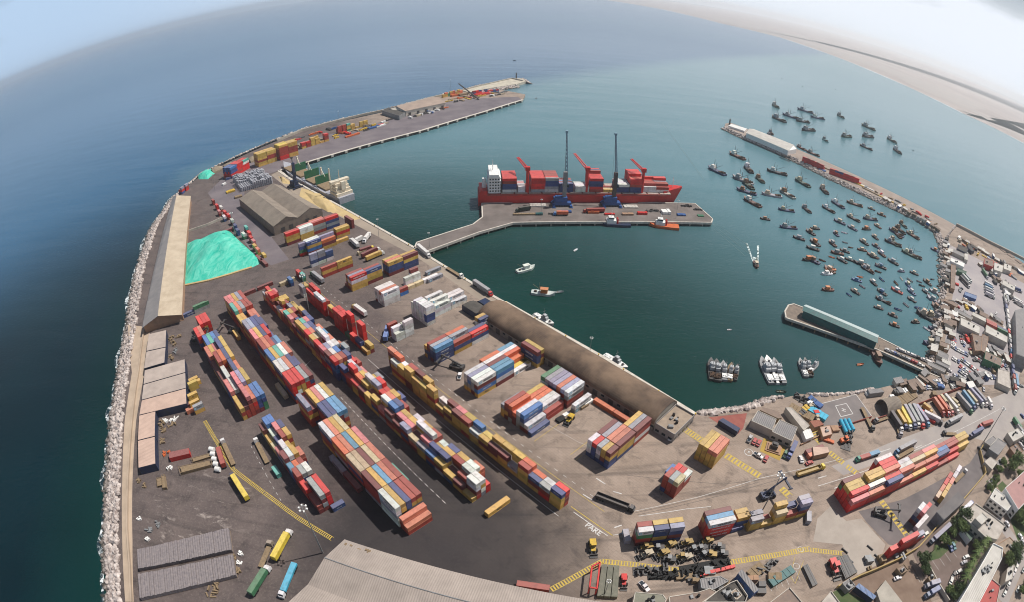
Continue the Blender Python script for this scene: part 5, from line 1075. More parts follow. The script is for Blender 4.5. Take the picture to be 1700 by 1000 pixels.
def huts(path, n, sp, where, seed):
    r_ = random.Random(seed); pts = [W(*p) for p in path]; seg = list(zip(pts[:-1], pts[1:])); tot = sum((b-a).length for a, b in seg)
    for k in range(n):
        s = tot*(k+.5)/n
        for a, b in seg:
            if s <= (b-a).length: break
            s -= (b-a).length
        d = (b-a).normalized(); p = a+d*s+Vector((-d.y, d.x, 0))*r_.uniform(-sp, sp); j = r_.choice((0, 1, 1, 2, 2, 3, 4))
        o = put('hut', HM[j], loc=(p.x, p.y, 0), rz=math.atan2(d.y, d.x)+r_.choice((0, R(90)))+r_.gauss(0, .08), label='%s hut, %s %s' % (HN[j], ordn(k), where), cat='hut', group='huts '+where); o.scale = (r_.uniform(.9, 1.9), r_.uniform(.8, 1.6), r_.uniform(.8, 1.3))
huts([(1575, 400), (1571, 440), (1576, 480)], 16, 5, 'along the upper fishing waterfront', 1); huts([(1568, 500), (1572, 540), (1563, 580), (1556, 605)], 22, 7, 'along the lower fishing waterfront', 2)
huts([(1590, 500), (1630, 525), (1668, 548)], 14, 7, 'in the lane behind the waterfront', 3); huts([(1485, 650), (1530, 640), (1548, 622)], 12, 5, 'on the shore west of the pier root', 4); huts([(1590, 395), (1640, 425), (1700, 455)], 18, 5, 'along the outer port wall', 5)
huts([(1605, 560), (1640, 590), (1672, 600)], 16, 8, 'among the cream halls', 6); huts([(1560, 630), (1600, 640), (1640, 630)], 12, 5, 'by the red wall', 7); huts([(1630, 440), (1665, 480), (1690, 500)], 14, 9, 'in the north port yard', 8)
huts([(1600, 540), (1560, 520)], 8, 5, 'by the slipway', 9); huts([(1465, 330), (1520, 360), (1560, 385)], 12, 3, 'on the breakwater root', 10)
# ================================================================ SHIPS AND CRANES
def hull_mb(L, B, zd, zb, sheer=0, stern=.75, n=18, flare=1.0, mi=0, rake=.04):
    """closed hull from stern (x=0) to bow (x=L); deck at zd, bottom at zb"""
    mb = MB(); secs = []
    for i in range(n+1):
        t = i/n; x = t*L
        f = stern+(1-stern)*min(1, t/.15) if t < .15 else (1 if t < .68 else max(.02, 1-((t-.68)/.32)**2.1))
        fb = f*.96 if t < .7 else max(.01, f*(1-(t-.7)*1.6*flare))
        z = zd+sheer*max(0, (t-.75)/.25)**1.5; xo = rake*L*max(0, (t-.7)/.3)
        secs.append([(x-xo, -B/2*fb, zb), (x, -B/2*f, z), (x, B/2*f, z), (x-xo, B/2*fb, zb)])
    mb.loft(secs, closed=True, cap=True, mi=mi); return mb
# red container ship
t = thing('container_ship', 'red hulled container ship with white bridge moored behind the concrete pier', 'ship', (SHIP_O.x, SHIP_O.y, 0), SHIP_A); L = 190
hull_mb(L, 27, 7.0, -6, 4.5).build('hull', [M['red']], t)
mb = MB(); mb.box(8, -13, 5.2, 170, 13, 6.4); mb.build('hatch_coaming', [mat('ship_deck_red', (.34, .06, .04), .6, (.24, .06, .05), .3)], t)
for k in range(13):
    mb = MB(); mb.box(20+k*12, -12, 6.4, 30.6+k*12, 12, 7.15); mb.build('hatch_cover', [M['k_hatch'] if 'k_hatch' in M else mat('k_hatch', (.50, .42, .36), .7, (.34, .25, .21), .4)], t)
mb = MB(); secs = [[(x, -13.2*(f+.01), z) , (x, -13.5*f, z+1.3), (x, 13.5*f, z+1.3), (x, 13.2*(f+.01), z)] for x, f, z in ((168, .78, 7), (176, .52, 8), (184, .28, 9), (189.3, .05, 9.6))]; mb.loft(secs, closed=True); mb.build('bow_bulwark', [M['red']], t)
mb = MB(); mb.box(9, -10.5, 5.2, 19, 10.5, 22)
for k in range(6): mb.box(8.4, -10.9, 7+k*2.7, 19.6, 10.9, 7.35+k*2.7)
mb.box(9.5, -13.6, 22, 17.5, 13.6, 24.6); mb.build('superstructure', [M['white']], t)
sup = t.children[-1]
for k in range(5): winrow(t, Vector((19.1, -9.5, 0)), Vector((19.1, 9.5, 0)), 8+k*2.7, 9.2+k*2.7, 7); winrow(t, Vector((9.3, -10.6, 0)), Vector((18.7, -10.6, 0)), 8+k*2.7, 9.2+k*2.7, 4)
winrow(t, Vector((17.55, -13, 0)), Vector((17.55, 13, 0)), 22.8, 24.1, 10, wd=.85)
mb = MB(); mb.bar((5.5, 0, 5), (5.5, 0, 17), 2.2, 10, r2=1.9); mb.build('funnel', [M['white']], t)
mb = MB(); mb.bar((13, 0, 24.6), (13, 0, 34), .5, 6, r2=.2); mb.bar((13, -3, 30), (13, 3, 30), .18, 4); mb.bar((13, -4.5, 27.5), (13, 4.5, 27.5), .18, 4); mb.build('mast', [M['white']], t)
mb = MB(); mb.box(1, -11, 5.2, 8, 11, 8.6); mb.box(2, -11.6, 8.6, 3, -9, 11); mb.build('stern_house', [M['red']], t)
mb = MB(); mb.bar((180, 0, 8), (180, 0, 20), .4, 6, r2=.2); mb.bar((180, -1.6, 17), (180, 1.6, 17), .15, 4); mb.build('foremast', [M['white']], t)
for k, x in enumerate((42.5, 95, 146.5)):
    mb = MB(); mb.bar((x, -9.6, 6), (x, -9.6, 29.5), 1.5, 10, r2=1.2); mb.box(x-2, -11.4, 27, x+2, -7.8, 30.5); c_ = mb.build('crane_post', [M['red']], t)
    tip = Vector((x-7, 9, 33)) if k != 1 else Vector((x-9, 9, 37)); b0 = Vector((x, -8.5, 28)); mb = MB(); s = (tip-b0).normalized().cross(Vector((0, 0, 1))).normalized()*1.0
    for q in (-1, 1): mb.bar(b0+s*q*1.4, tip+s*q*.8, .5, 4)
    for j in range(9):
        u, v = j/9, (j+1)/9; mb.bar(b0.lerp(tip, u)+s*1.2*(1-u*.5), b0.lerp(tip, v)-s*1.2*(1-v*.5), .2, 4)
    mb.build('jib', [M['red']], c_)
for k in range(60):
    pass
mb = MB()
for k in range(56): mb.bar((2+k*3.2, -13.3 if k < 50 else -13.3, 5.2), (2+k*3.2, -13.3, 6.3), .06, 4) if k < 44 else None
mb.bar((2, -13.3, 6.3), (140, -13.3, 6.3), .07, 4); mb.build('railing', [M['red']], t, kind='stuff')
for ch_ in t.children:
    if not ch_.name.startswith('hull'): ch_.location.z += 1.8
# grey bulk carrier at the grain quay
qd = (W(565, 341)-W(485, 297)).normalized(); qn = Vector((-qd.y, qd.x, 0)); bow = W(463, 281)
so = W(557, 336)+qn*12.5; so.z = 0
t = thing('bulk_carrier', 'grey bulk carrier with green hatch covers unloading grain', 'ship', so, math.atan2(-qd.y, -qd.x)); L = 150
hull_mb(L, 22, 2.8, -6, 3).build('hull', [mat('grey_hull', (.42, .42, .46), .5, (.30, .30, .33), .4)], t)
mb = MB(); mb.box(3, -8.5, 2.8, 17, 8.5, 5.6); mb.box(5, -7.5, 5.6, 16, 7.5, 8.4); mb.box(6.5, -7, 8.4, 15.6, 7, 11.2); mb.box(8, -6.4, 11.2, 15.3, 6.4, 13.8); mb.box(10, -9.8, 13.8, 15, 9.8, 16.2); mb.box(4, -2.2, 8, 7, 2.2, 16)
mb.build('superstructure', [mat('cream_paint', (.72, .66, .52), .5, (.55, .45, .34), .6)], t)
for k in range(2): winrow(t, Vector((16.1, -7.5, 0)), Vector((16.1, 7.5, 0)), 9.5+k*3, 10.8+k*3, 6)
mb = MB(); mb.bar((12, 0, 17.5), (12, 0, 26), .5, 6, r2=.25); mb.bar((20, 6, 3), (20, 6, 27), .9, 8, r2=.7); mb.build('mast', [M['cream_paint']], t)
for k, x in enumerate((27, 53, 85, 112)):
    mb = MB(); mb.box(x, -8, 2.8, x+20, 8, 4.4); mb.box(x+.8, -7.2, 4.3, x+19.2, 7.2, 4.45); mb.build('hold', [M['wood']], t)
    if k < 3:
        mb = MB(); mb.box(x+20.2, -8.4, 4.4, x+21.4, 8.4, 12.5); mb.build('hatch_cover', [M['green']], t)
for x in (50, 80, 108): mb = MB(); mb.bar((x, 0, 3), (x, 0, 20), 1.2, 8, r2=.9); mb.bar((x, 0, 18), (x-16, 4, 15), .5, 5, r2=.25); mb.build('deck_crane', [M['cream_paint']], t)
# mobile harbour cranes
def harbour_crane(label, px, py, az, boomaz, tip_h, basem, towm, boomm, sc=1.0):
    t = thing('harbour_crane', label, 'crane', W(px, py), az, 'mobile harbour cranes'); t.scale = (sc,)*3
    mb = MB(); mb.box(-8, -3.5, 1.2, 8, 3.5, 3.4); mb.box(-8.5, -6.5, 1, -6.5, 6.5, 1.8); mb.box(6.5, -6.5, 1, 8.5, 6.5, 1.8)
    for sx in (-7.5, 7.5):
        for sy in (-6, 6): mb.box(sx-1.5, sy-1.2, 0, sx+1.5, sy+1.2, .5); mb.bar((sx, sy, .4), (sx, sy, 1.2), .4, 6)
    ch = mb.build('chassis', [M[basem]], t)
    me = MB()
    for k in range(10): me.bar((-6.5+k*1.45, -3.2, .6), (-6.5+k*1.45, 3.2, .6), .6, 10)
    me.build('wheels', [M['black']], ch, kind='stuff')
    mb = MB(); mb.box(-5.5, -3.2, 3.6, 4.5, 3.2, 8.2); mb.box(-7, -3, 3.8, -5.4, 3, 7.5); mb.build('machine_house', [M[basem]], t)
    mb = MB(); mb.box(.5, -1.5, 8.2, 3.6, 1.5, 31); mb.box(-.3, -2.4, 18, .6, -.6, 20.6); mb.build('tower', [M[towm]], t)
    mb = MB(); mb.box(3.5, -1.2, 17, 5.4, 1.2, 19.6); mb.build('cab', [M['glass']], t)
    ca, sa = math.cos(boomaz-az), math.sin(boomaz-az); b0 = Vector((3.6, 0, 16)); r = 13; tip = Vector((3.6+ca*r, sa*r, tip_h)); mb = MB(); s = Vector((-sa, ca, 0)); u_ = (tip-b0).normalized().cross(s).normalized()
    for q, v in ((1, 1), (1, -1), (-1, 1), (-1, -1)): mb.bar(b0+s*q*1.1+u_*v*.9, tip+s*q*.4+u_*v*.35, .22, 4)
    n = 14
    for j in range(n):
        f, g = j/n, (j+1)/n; w0, w1 = 1.1*(1-f*.6), 1.1*(1-g*.6)
        for v in (1, -1):
            mb.bar(b0.lerp(tip, f)+s*w0+u_*v*w0*.8, b0.lerp(tip, g)-s*w1+u_*v*w1*.8, .13, 3); mb.bar(b0.lerp(tip, f)-s*w0+u_*v*w0*.8, b0.lerp(tip, g)+s*w1+u_*v*w1*.8, .13, 3)
    mb.box(tip.x-1, tip.y-1.2, tip.z-.8, tip.x+1, tip.y+1.2, tip.z+1.2); mb.build('boom', [M[boomm]], t)
    mb = MB(); mb.bar((2, 0, 31), tip, .09, 3); mb.bar((1.4, .6, 31), tip, .09, 3); mb.bar((2, 0, 31), (-4, 0, 8), .15, 3); mb.bar(tip, (tip.x, tip.y, 22), .07, 3); mb.build('cables', [M['steel']], t); return t
harbour_crane('blue based harbour crane with solid grey tower, western one on the pier', 932, 340, R(5), R(95), 63, 'blue', 'grey', 'boomblue')
harbour_crane('blue based harbour crane with lattice tower, eastern one on the pier', 1014, 340, R(5), R(100), 62, 'blue', 'steel', 'boomblue')
harbour_crane('dark navy crane on the grain quay beside the bulk carrier', 490, 310, R(-40), R(120), 34, 'navy', 'navy', 'steel', .85)
# conveyor boom on the mole
a, b = W(795, 165), W(764, 158); t = thing('ship_loader', 'dark inclined conveyor boom near the mole tip', 'conveyor', a); mb = MB(); d = b-a
mb.bar((0, 0, .6), (d.x*1.1, d.y*1.1+6, 19), 1.3, 4, r2=1.0); mb.build('boom', [M['steel']], t); mb = MB(); mb.bar((d.x*.55-3, d.y*.5, 0), (d.x*.55, d.y*.55+3, 9.5), .5, 5); mb.bar((d.x*.55+4, d.y*.5, 0), (d.x*.55, d.y*.55+3, 9.5), .5, 5); mb.build('legs', [M['steel']], t)
# beacons
def beacon(label, px, py, h, m_):
    t = thing('beacon_tower', label, 'beacon', W(px, py)); mb = MB(); mb.bar((0, 0, 0), (0, 0, h), 1.5, 10, r2=1.1); mb.build('tower', [M[m_]], t); mb = MB(); mb.bar((0, 0, h), (0, 0, h+.5), 1.9, 10); mb.bar((0, 0, h+.5), (0, 0, h+2.4), .8, 8); mb.build('lantern', [M['steel']], t)
beacon('dark beacon tower at the mole tip', 857, 131, 11, 'steel'); beacon('small dark beacon at breakwater tip', 1211, 207, 8, 'steel')

# ================================================================ BOATS
SINK = SEA
def boat(kind, label_parent=None):
    """kinds: seiner (big steel), craft (wooden), skiff"""
    t = thing('fishing_boat', 'x', 'boat')
    if kind == 'seiner':
        L = 30; mb = hull_mb(L, 7.6, 2.2, -1.2, 2.0, .8, 12); mb.v = [(x-L/2, y, z) for x, y, z in mb.v]; h = mb.build('hull', [PAINT], t, color=(.03, .035, .045))
        mb = MB(); mb.box(3, -2.6, 2.2, 9.5, 2.6, 4.9); mb.box(4, -2.2, 4.9, 8.6, 2.2, 7.0); w_ = mb.build('wheelhouse', [PAINT], t, color=(.45, .45, .44)); mb = MB(); mb.box(8.55, -1.9, 5.6, 8.7, 1.9, 6.5); mb.build('window', [M['glass']], w_)
        mb = MB(); mb.bar((5, 0, 6.8), (5, 0, 14.5), .28, 6, r2=.15); mb.bar((5, -1.8, 11), (5, 1.8, 11), .1, 4); mb.bar((1.5, 0, 2.2), (1.5, 0, 11), .35, 6, r2=.25); mb.build('mast', [M['steel']], t)
        mb = MB(); mb.bar((1.5, 0, 5), (-9, 1.2, 11.5), .25, 5, r2=.15); mb.build('boom', [M['steel']], t)
        mb = MB(); mb.box(-10, -3.2, 2.2, -5, 3.2, 2.9); 
        for k in range(7): mb.ico((-11.5+rnd.uniform(-1.5, 2), rnd.uniform(-1.6, 1.6), 2.8), rnd.uniform(1.0, 1.7))
        mb.build('net_pile', [M['netp']], t)
    elif kind == 'craft':
        L = 13; mb = hull_mb(L, 4.2, 1.3, -.8, 1.1, .75, 10); mb.v = [(x-L/2, y, z) for x, y, z in mb.v]; mb.build('hull', [PAINT], t, color=(.05, .05, .06))
        mb = MB(); mb.box(-1.5, -1.2, 1.3, 2.2, 1.2, 3.5); mb.box(-1.8, -1.4, 3.5, 2.5, 1.4, 3.7); w_ = mb.build('wheelhouse', [PAINT], t, color=(.6, .5, .4)); mb = MB(); mb.box(2.15, -.9, 2.5, 2.26, .9, 3.2); mb.build('window', [M['glass']], w_)
        mb = MB(); mb.bar((-2.2, 0, 1.2), (-2.2, 0, 7), .14, 5, r2=.08); mb.bar((-2.2, 0, 3), (-5.8, .5, 5.4), .09, 4); mb.build('mast', [M['wood']], t)
        mb = MB()
        for k in range(4): mb.ico((-4.2+rnd.uniform(-.8, .8), rnd.uniform(-.7, .7), 1.6), rnd.uniform(.45, .8))
        mb.build('net_pile', [M['netp']], t)
    else:
        L = 7; mb = MB(); secs = []
        for i in range(9):
            u = i/8; f = .75+.25*min(1, u/.2) if u < .6 else max(.03, 1-((u-.6)/.4)**2); y = 1.1*f; z = .7+.5*u*u; x = u*L-L/2
            secs.append([(x, -y*.7, -.4), (x, -y, z), (x, -y*.85, z), (x, -y*.6, .15), (x, y*.6, .15), (x, y*.85, z), (x, y, z), (x, y*.7, -.4)])
        mb.loft(secs, closed=True); mb.build('hull', [PAINT], t, color=(.5, .5, .5)); mb = MB(); mb.box(-1.2, -.85, .5, -.8, .85, .62); mb.build('thwart', [M['wood']], t); mb = MB(); mb.box(-3.9, -.25, .1, -3.5, .25, 1.1); mb.build('outboard', [M['black']], t)
    return t
PROTO = {}; 
HC = {'black': (.014, .017, .024), 'dark green': (.02, .07, .05), 'navy': (.03, .05, .12), 'rust brown': (.11, .04, .025), 'orange': (.55, .16, .05), 'blue': (.05, .14, .30), 'grey': (.30, .31, .32), 'white': (.7, .7, .68), 'teal': (.04, .22, .22), 'red': (.45, .05, .04), 'yellow': (.55, .38, .08)}
WC = {'white': (.7, .7, .67), 'cream': (.6, .5, .36), 'grey': (.3, .32, .33), 'orange': (.6, .2, .06), 'brown': (.28, .16, .09), 'blue': (.08, .2, .35), 'green': (.06, .25, .16)}
def place_boat(kind, px, py, ipx, hull, house, label, group, L=None, dz=0):
    """ipx = heading of the bow as a picture direction"""
    p = W(px, py, SEA); a = ang(p, W(px+ipx[0], py+ipx[1], SEA)); first = kind not in PROTO
    if first: PROTO[kind] = boat(kind)
    base = {'seiner': 30, 'craft': 13, 'skiff': 7}[kind]; s = (L or base)/base*.88
    cols = {'hull': var(HC[hull], .2), 'wheelhouse': var(WC[house], .15)}
    if first:
        t = PROTO[kind]; t.location = p; t.rotation_euler = (0, 0, a); t['label'] = label; t['group'] = group
        for ch in t.children:
            if ch.name.split('.')[0] in cols: ch.color = (*cols[ch.name.split('.')[0]], 1)
    else: t = dup(PROTO[kind], p, a, label, group, colors=cols)
    t.scale = (s,)*3; return t
brn = random.Random(4)
def fleet(coords, scale, off, kind, zone, group, lens, hulls, houses, dirs=((-1, -.38),)):
    pts = sorted([(off[0]+x/scale+brn.uniform(-2.5, 2.5), off[1]+y/scale+brn.uniform(-1.5, 1.5)) for x, y in coords])
    nm = {'seiner': 'steel boat, %s house', 'craft': 'wooden boat, %s cabin', 'skiff': 'open skiff'}[kind]
    for i, (x, y) in enumerate(pts):
        h = brn.choice(hulls); w_ = brn.choice(houses); d = brn.choice(dirs); d = (d[0]+brn.uniform(-.3, .45), d[1]+brn.uniform(-.45, .4))
        b = (nm % w_) if '%s' in nm else nm
        place_boat(kind, x, y+1.5, d, h, w_, '%s %s, %s from west %s' % (h, b, ordn(i), zone), group, brn.uniform(*lens))
A0 = (1150, 100); B0 = (1250, 300)
fleet([(395, 217), (408, 280), (470, 265), (515, 285), (530, 240), (590, 272), (704, 265), (550, 325), (722, 356), (827, 318), (831, 358), (938, 373), (962, 430)], 2.857, A0, 'seiner', 'beyond the breakwater', 'fishing boats anchored beyond the breakwater', (38, 46), ['black', 'navy', 'dark green'], ['grey', 'white', 'grey'])
fleet([(629, 375), (823, 408)], 2.857, A0, 'seiner', 'among smaller boats beyond breakwater', 'fishing boats anchored beyond the breakwater', (26, 32), ['black', 'teal'], ['grey'])
fleet([(208, 452), (112, 525), (270, 511), (320, 558), (397, 533), (240, 568), (262, 592), (255, 620), (282, 675), (378, 642), (450, 632), (515, 580), (625, 615)], 2.857, A0, 'seiner', 'in the outer harbour rows', 'large fishing boats in the outer harbour rows', (25, 33), ['black', 'black', 'navy', 'dark green', 'grey', 'rust brown'], ['white', 'grey', 'cream', 'brown'])
fleet([(445, 706), (541, 706), (642, 700), (692, 684), (765, 676), (760, 748), (835, 748), (458, 787)], 2.857, A0, 'seiner', 'in middle harbour rows', 'large fishing boats in the middle harbour rows', (21, 27), ['black', 'navy', 'rust brown', 'black'], ['white', 'grey', 'cream', 'brown'])
fleet([(990, 780), (962, 812), (1050, 828), (957, 855), (968, 822), (1043, 925), (1030, 915), (955, 868), (975, 800), (1035, 832)], 2.857, A0, 'seiner', 'in rafted clusters near the root', 'rafted boats near the breakwater root', (21, 27), ['black', 'navy', 'dark green', 'rust brown'], ['grey', 'brown', 'cream'], dirs=((-1, -.5),))
fleet([(345, 753), (853, 697), (898, 727), (873, 782), (501, 838), (573, 793), (557, 812), (693, 764), (756, 797), (674, 820), (828, 800), (858, 838), (664, 865), (806, 862), (870, 880)], 2.857, A0, 'craft', 'in the northern small craft rows', 'small craft of the northern rows', (12, 17), ['black', 'black', 'navy', 'rust brown'], ['cream', 'white', 'brown', 'brown', 'grey', 'orange'])
fleet([(562, 892), (678, 908), (714, 903), (545, 945), (572, 950), (708, 945), (742, 942), (800, 898), (845, 922), (860, 930), (888, 917), (652, 990), (945, 953), (803, 962), (890, 978), (828, 988), (1145, 900), (574, 862)], 2.857, A0, 'craft', 'in the central small craft rows', 'small craft of the central rows', (12, 17), ['black', 'black', 'navy', 'rust brown', 'navy'], ['cream', 'white', 'brown', 'grey', 'grey', 'orange'])
fleet([(352, 515), (660, 380), (605, 408), (485, 468), (563, 483), (760, 435), (741, 487), (676, 523), (744, 522), (818, 525), (614, 530), (752, 560), (598, 605), (487, 522), (655, 637), (672, 688), (775, 672), (696, 423), (832, 480), (610, 522)], 2.857, B0, 'craft', 'north of the fishing pier', 'small craft north of the fishing pier', (10, 15), ['rust brown', 'black', 'black', 'black', 'blue', 'navy', 'red'], ['cream', 'white', 'orange', 'brown', 'blue'])
fleet([(618, 572), (543, 422)], 2.857, B0, 'seiner', 'north of the fishing pier', 'mid-sized boats north of the fishing pier', (17, 19), ['black'], ['grey'])
fleet([(322, 372), (368, 360), (611, 464), (512, 453), (510, 499), (707, 457), (682, 482), (748, 467), (787, 472), (795, 492), (848, 461), (458, 537), (718, 590), (686, 610), (780, 600), (818, 705), (887, 497), (588, 430), (435, 246), (435, 285), (456, 308)], 2.857, B0, 'skiff', 'among the moored small craft', 'skiffs among the small craft', (6.5, 9), ['black', 'grey', 'blue', 'rust brown', 'orange', 'white'], ['white'])
for px, py, d, hl, hs, L, kd, lb in [(873, 448, (1, -.3), 'white', 'white', 17, 'craft', 'white motor boat lying in the middle of the basin'), (902, 488, (1, .1), 'white', 'orange', 18, 'craft', 'white boat with red cabin roof in the green basin'), (956, 415, (1, -.6), 'white', 'white', 6, 'skiff', 'tiny white dinghy below the concrete pier'), (1255, 440, (.3, .9), 'rust brown', 'cream', 14, 'craft', 'brown boat speeding with a white wake'),
    (1211, 549, (1, 0), 'white', 'white', 4, 'skiff', 'tiny white float east of the quay'), (1428, 607, (1, -.1), 'orange', 'white', 7, 'skiff', 'orange dinghy south of the fishing pier'), (1455, 597, (.5, 1), 'rust brown', 'brown', 20, 'craft', 'dark red boat moored against the fishing pier'), (1545, 587, (-1, .1), 'white', 'white', 12, 'craft', 'white yacht by the car lot waterfront'),
    (1297, 652, (1, .1), 'dark green', 'white', 7, 'skiff', 'small dark raft near shore below the grey naval boats'), (928, 485, (1, -.1), 'grey', 'white', 7, 'skiff', 'grey dinghy tied beside the red roofed boat'), (1372, 455, (-1, 0), 'white', 'white', 14, 'craft', 'pale white boat at the south-west corner of the moorings'), (1378, 448, (-1, 0), 'orange', 'orange', 14, 'craft', 'orange boat beside the pale white one'),
    (854, 100, (-1, 0), 'black', 'grey', 8, 'skiff', 'far black skiff in open water north of the mole'), (890, 163, (0, -1), 'black', 'grey', 7, 'skiff', 'black buoy boat off the mole tip'), (1298, 130, (-1, 0), 'black', 'grey', 7, 'skiff', 'distant skiff in the bay, westernmost'), (1332, 143, (-1, 0), 'black', 'grey', 7, 'skiff', 'distant skiff in the bay beside the westernmost'), (1387, 148, (-1, 0), 'black', 'grey', 7, 'skiff', 'distant skiff in the bay nearest the beach'), (1516, 249, (-1, 0), 'black', 'grey', 8, 'skiff', 'lone skiff east of the breakwater anchorage')]:
    place_boat(kd, px, py, d, hl, hs, lb, 'single boats', L)
def tug(label, px, py, hc, dirx):
    p = W(px, py, SEA); t = thing('tug', label, 'tug', p, ang(p, W(px+dirx[0], py+dirx[1], SEA)), 'tugs at the concrete pier'); L = 27
    mb = hull_mb(L, 9, 2.2, -1, 1.6, .85, 12); mb.v = [(x-L/2, y, z) for x, y, z in mb.v]; mb.build('hull', [M[hc]], t)
    mb = MB(); mb.box(-1, -3, 2.2, 7, 3, 5); mb.box(1, -2.3, 5, 5.5, 2.3, 7.6); w_ = mb.build('wheelhouse', [M['white']], t); mb = MB(); mb.box(.9, -2, 6.1, 5.65, 2.36, 7.1); mb.box(1.2, -2.4, 6.1, 5.3, -2.28, 7.1); mb.build('window', [M['glass']], w_)
    mb = MB(); mb.bar((3, 0, 7.5), (3, 0, 13), .25, 6, r2=.12); mb.bar((3, -1.6, 10.5), (3, 1.6, 10.5), .1, 4); mb.build('mast', [M['white']], t); mb = MB(); mb.bar((-2.2, 1.6, 2.2), (-2.2, 1.6, 6.5), .7, 8); mb.bar((-2.2, -1.6, 2.2), (-2.2, -1.6, 6.5), .7, 8); mb.build('funnel', [M['red' if hc != 'red' else 'navy']], t)
    mb = MB()
    for k in range(14): y = 4.7; x = -11+k*1.6; mb.bar((x, -y*(1 if x < 4 else .8), 1.2), (x+1.2, -y*(1 if x < 4 else .8), 1.2), .45, 6)
    mb.build('fenders', [M['black']], t, kind='stuff')
tug('navy tug with white wheelhouse moored below the pier', 1020, 373, 'navy', (-1, -.05)); tug('orange red tug with white wheelhouse moored below the pier', 1101, 376, 'orange', (-1, -.12))
def patrol(px, py, d, L, label, m_='grey'):
    p = W(px, py, SEA); t = thing('patrol_boat', label, 'patrol boat', p, ang(p, W(px+d[0], py+d[1], SEA)), 'grey boats rafted by the helipad shore')
    mb = hull_mb(L, L*.25, 1.5, -.8, .9, .85, 10); mb.v = [(x-L/2, y, z) for x, y, z in mb.v]; mb.build('hull', [M[m_]], t); w_ = MB(); w_.box(-L*.1, -L*.07, 1.5, L*.16, L*.07, 3.6); w_.box(-L*.04, -L*.06, 3.6, L*.1, L*.06, 5); w_ = w_.build('superstructure', [mat('navy_grey', (.46, .47, .48), .5, (.34, .35, .36), .5, obj=True)], t)
    mb = MB(); mb.bar((0, 0, 5), (0, 0, 9), .15, 5, r2=.08); mb.bar((0, -1, 7), (0, 1, 7), .08, 4); mb.build('mast', [M['grey']], t)
    mb = MB(); mb.bar((L*.28, 0, 1.8), (L*.28, 0, 2.5), .7, 8); mb.bar((L*.28, 0, 2.3), (L*.38, 0, 2.6), .1, 4); mb.build('deck_gun', [M['steel']], t)
    mb = MB(); mb.box(-L*.42, -L*.09, 1.5, -L*.2, L*.09, 2.1)
    for k in range(5): mb.ico((-L*.35+rnd.uniform(-2, 2), rnd.uniform(-1.5, 1.5), 2.1), .6)
    mb.build('deck_gear', [M['netp'] if m_ == 'steel' else M['white']], t)
for k, (x, y, d, L, m_, lb) in enumerate([(1272, 618, (-.45, -1), 24, 'grey', 'largest grey patrol boat, west side of middle raft'), (1281, 617, (-.45, -1), 25, 'white', 'pale patrol boat in the centre of middle raft'), (1291, 619, (-.4, -1), 23, 'grey', 'grey patrol boat on the east side of middle raft'), (1332, 614, (-.4, -1), 17, 'grey', 'narrow grey launch, west side of eastern raft'), (1340, 613, (-.4, -1), 17, 'steel', 'dark launch in the middle of eastern raft'), (1350, 613, (.7, -.7), 14, 'grey', 'short launch on the east side of eastern raft'),
    (1181, 616, (-.1, -1), 19, 'steel', 'dark work boat, west side of western raft'), (1190, 618, (-.1, -1), 19, 'steel', 'dark work boat, second in western raft'), (1201, 619, (-.1, -1), 17, 'grey', 'grey work boat, third in western raft'), (1212, 621, (.1, -1), 16, 'wood', 'brown work boat, fourth in western raft'), (1221, 622, (.2, -1), 14, 'steel', 'black work boat, east side of western raft'),
    (903, 534, (1, .55), 16, 'white', 'white launch moored at the quay by the arched warehouse'), (1022, 604, (1, .6), 17, 'white', 'white launch moored further along the arched warehouse quay')]): patrol(x, y, d, L, lb, m_)
fleet([(30, 410), (110, 330), (120, 250), (100, 185), (20, 460), (45, 500), (70, 520), (60, 600), (35, 620), (15, 700), (105, 165), (80, 560)], 3.333, (1540, 360), 'craft', 'tied along the fishing waterfront', 'boats tied along the fishing waterfront', (14, 20), ['black', 'rust brown', 'navy', 'grey'], ['brown', 'cream', 'grey'], dirs=((-1, -.3), (-1, -.7)))
fleet([(10, 560), (30, 565), (70, 590)], 3.333, (1540, 360), 'seiner', 'berthed stern-on at the slipway', 'boats berthed at the slipway', (24, 30), ['black', 'grey'], ['cream', 'grey'], dirs=((-1, -.5),))
fleet([(362, 350), (375, 345), (515, 414), (570, 443)], 2.857, A0, 'seiner', 'alongside the breakwater', 'boats alongside the breakwater', (24, 30), ['black', 'rust brown'], ['grey'], dirs=((-1, -.4),))
p = W(1672, 425, SEA); t = thing('barge', 'rusty bulk barge with open holds outside the fishing port', 'barge', p, ang(W(1650, 395, SEA), W(1700, 430, SEA))); mb = hull_mb(95, 15, 3, -2, 1, .9, 10); mb.v = [(x-20, y, z) for x, y, z in mb.v]; mb.build('hull', [M['rustroof'] if False else M['wood']], t)
for k in range(6): mb = MB(); mb.box(-14+k*14, -5.5, 3, -4+k*14, 5.5, 4.2); mb.build('hold', [M['brown_roof']], t)
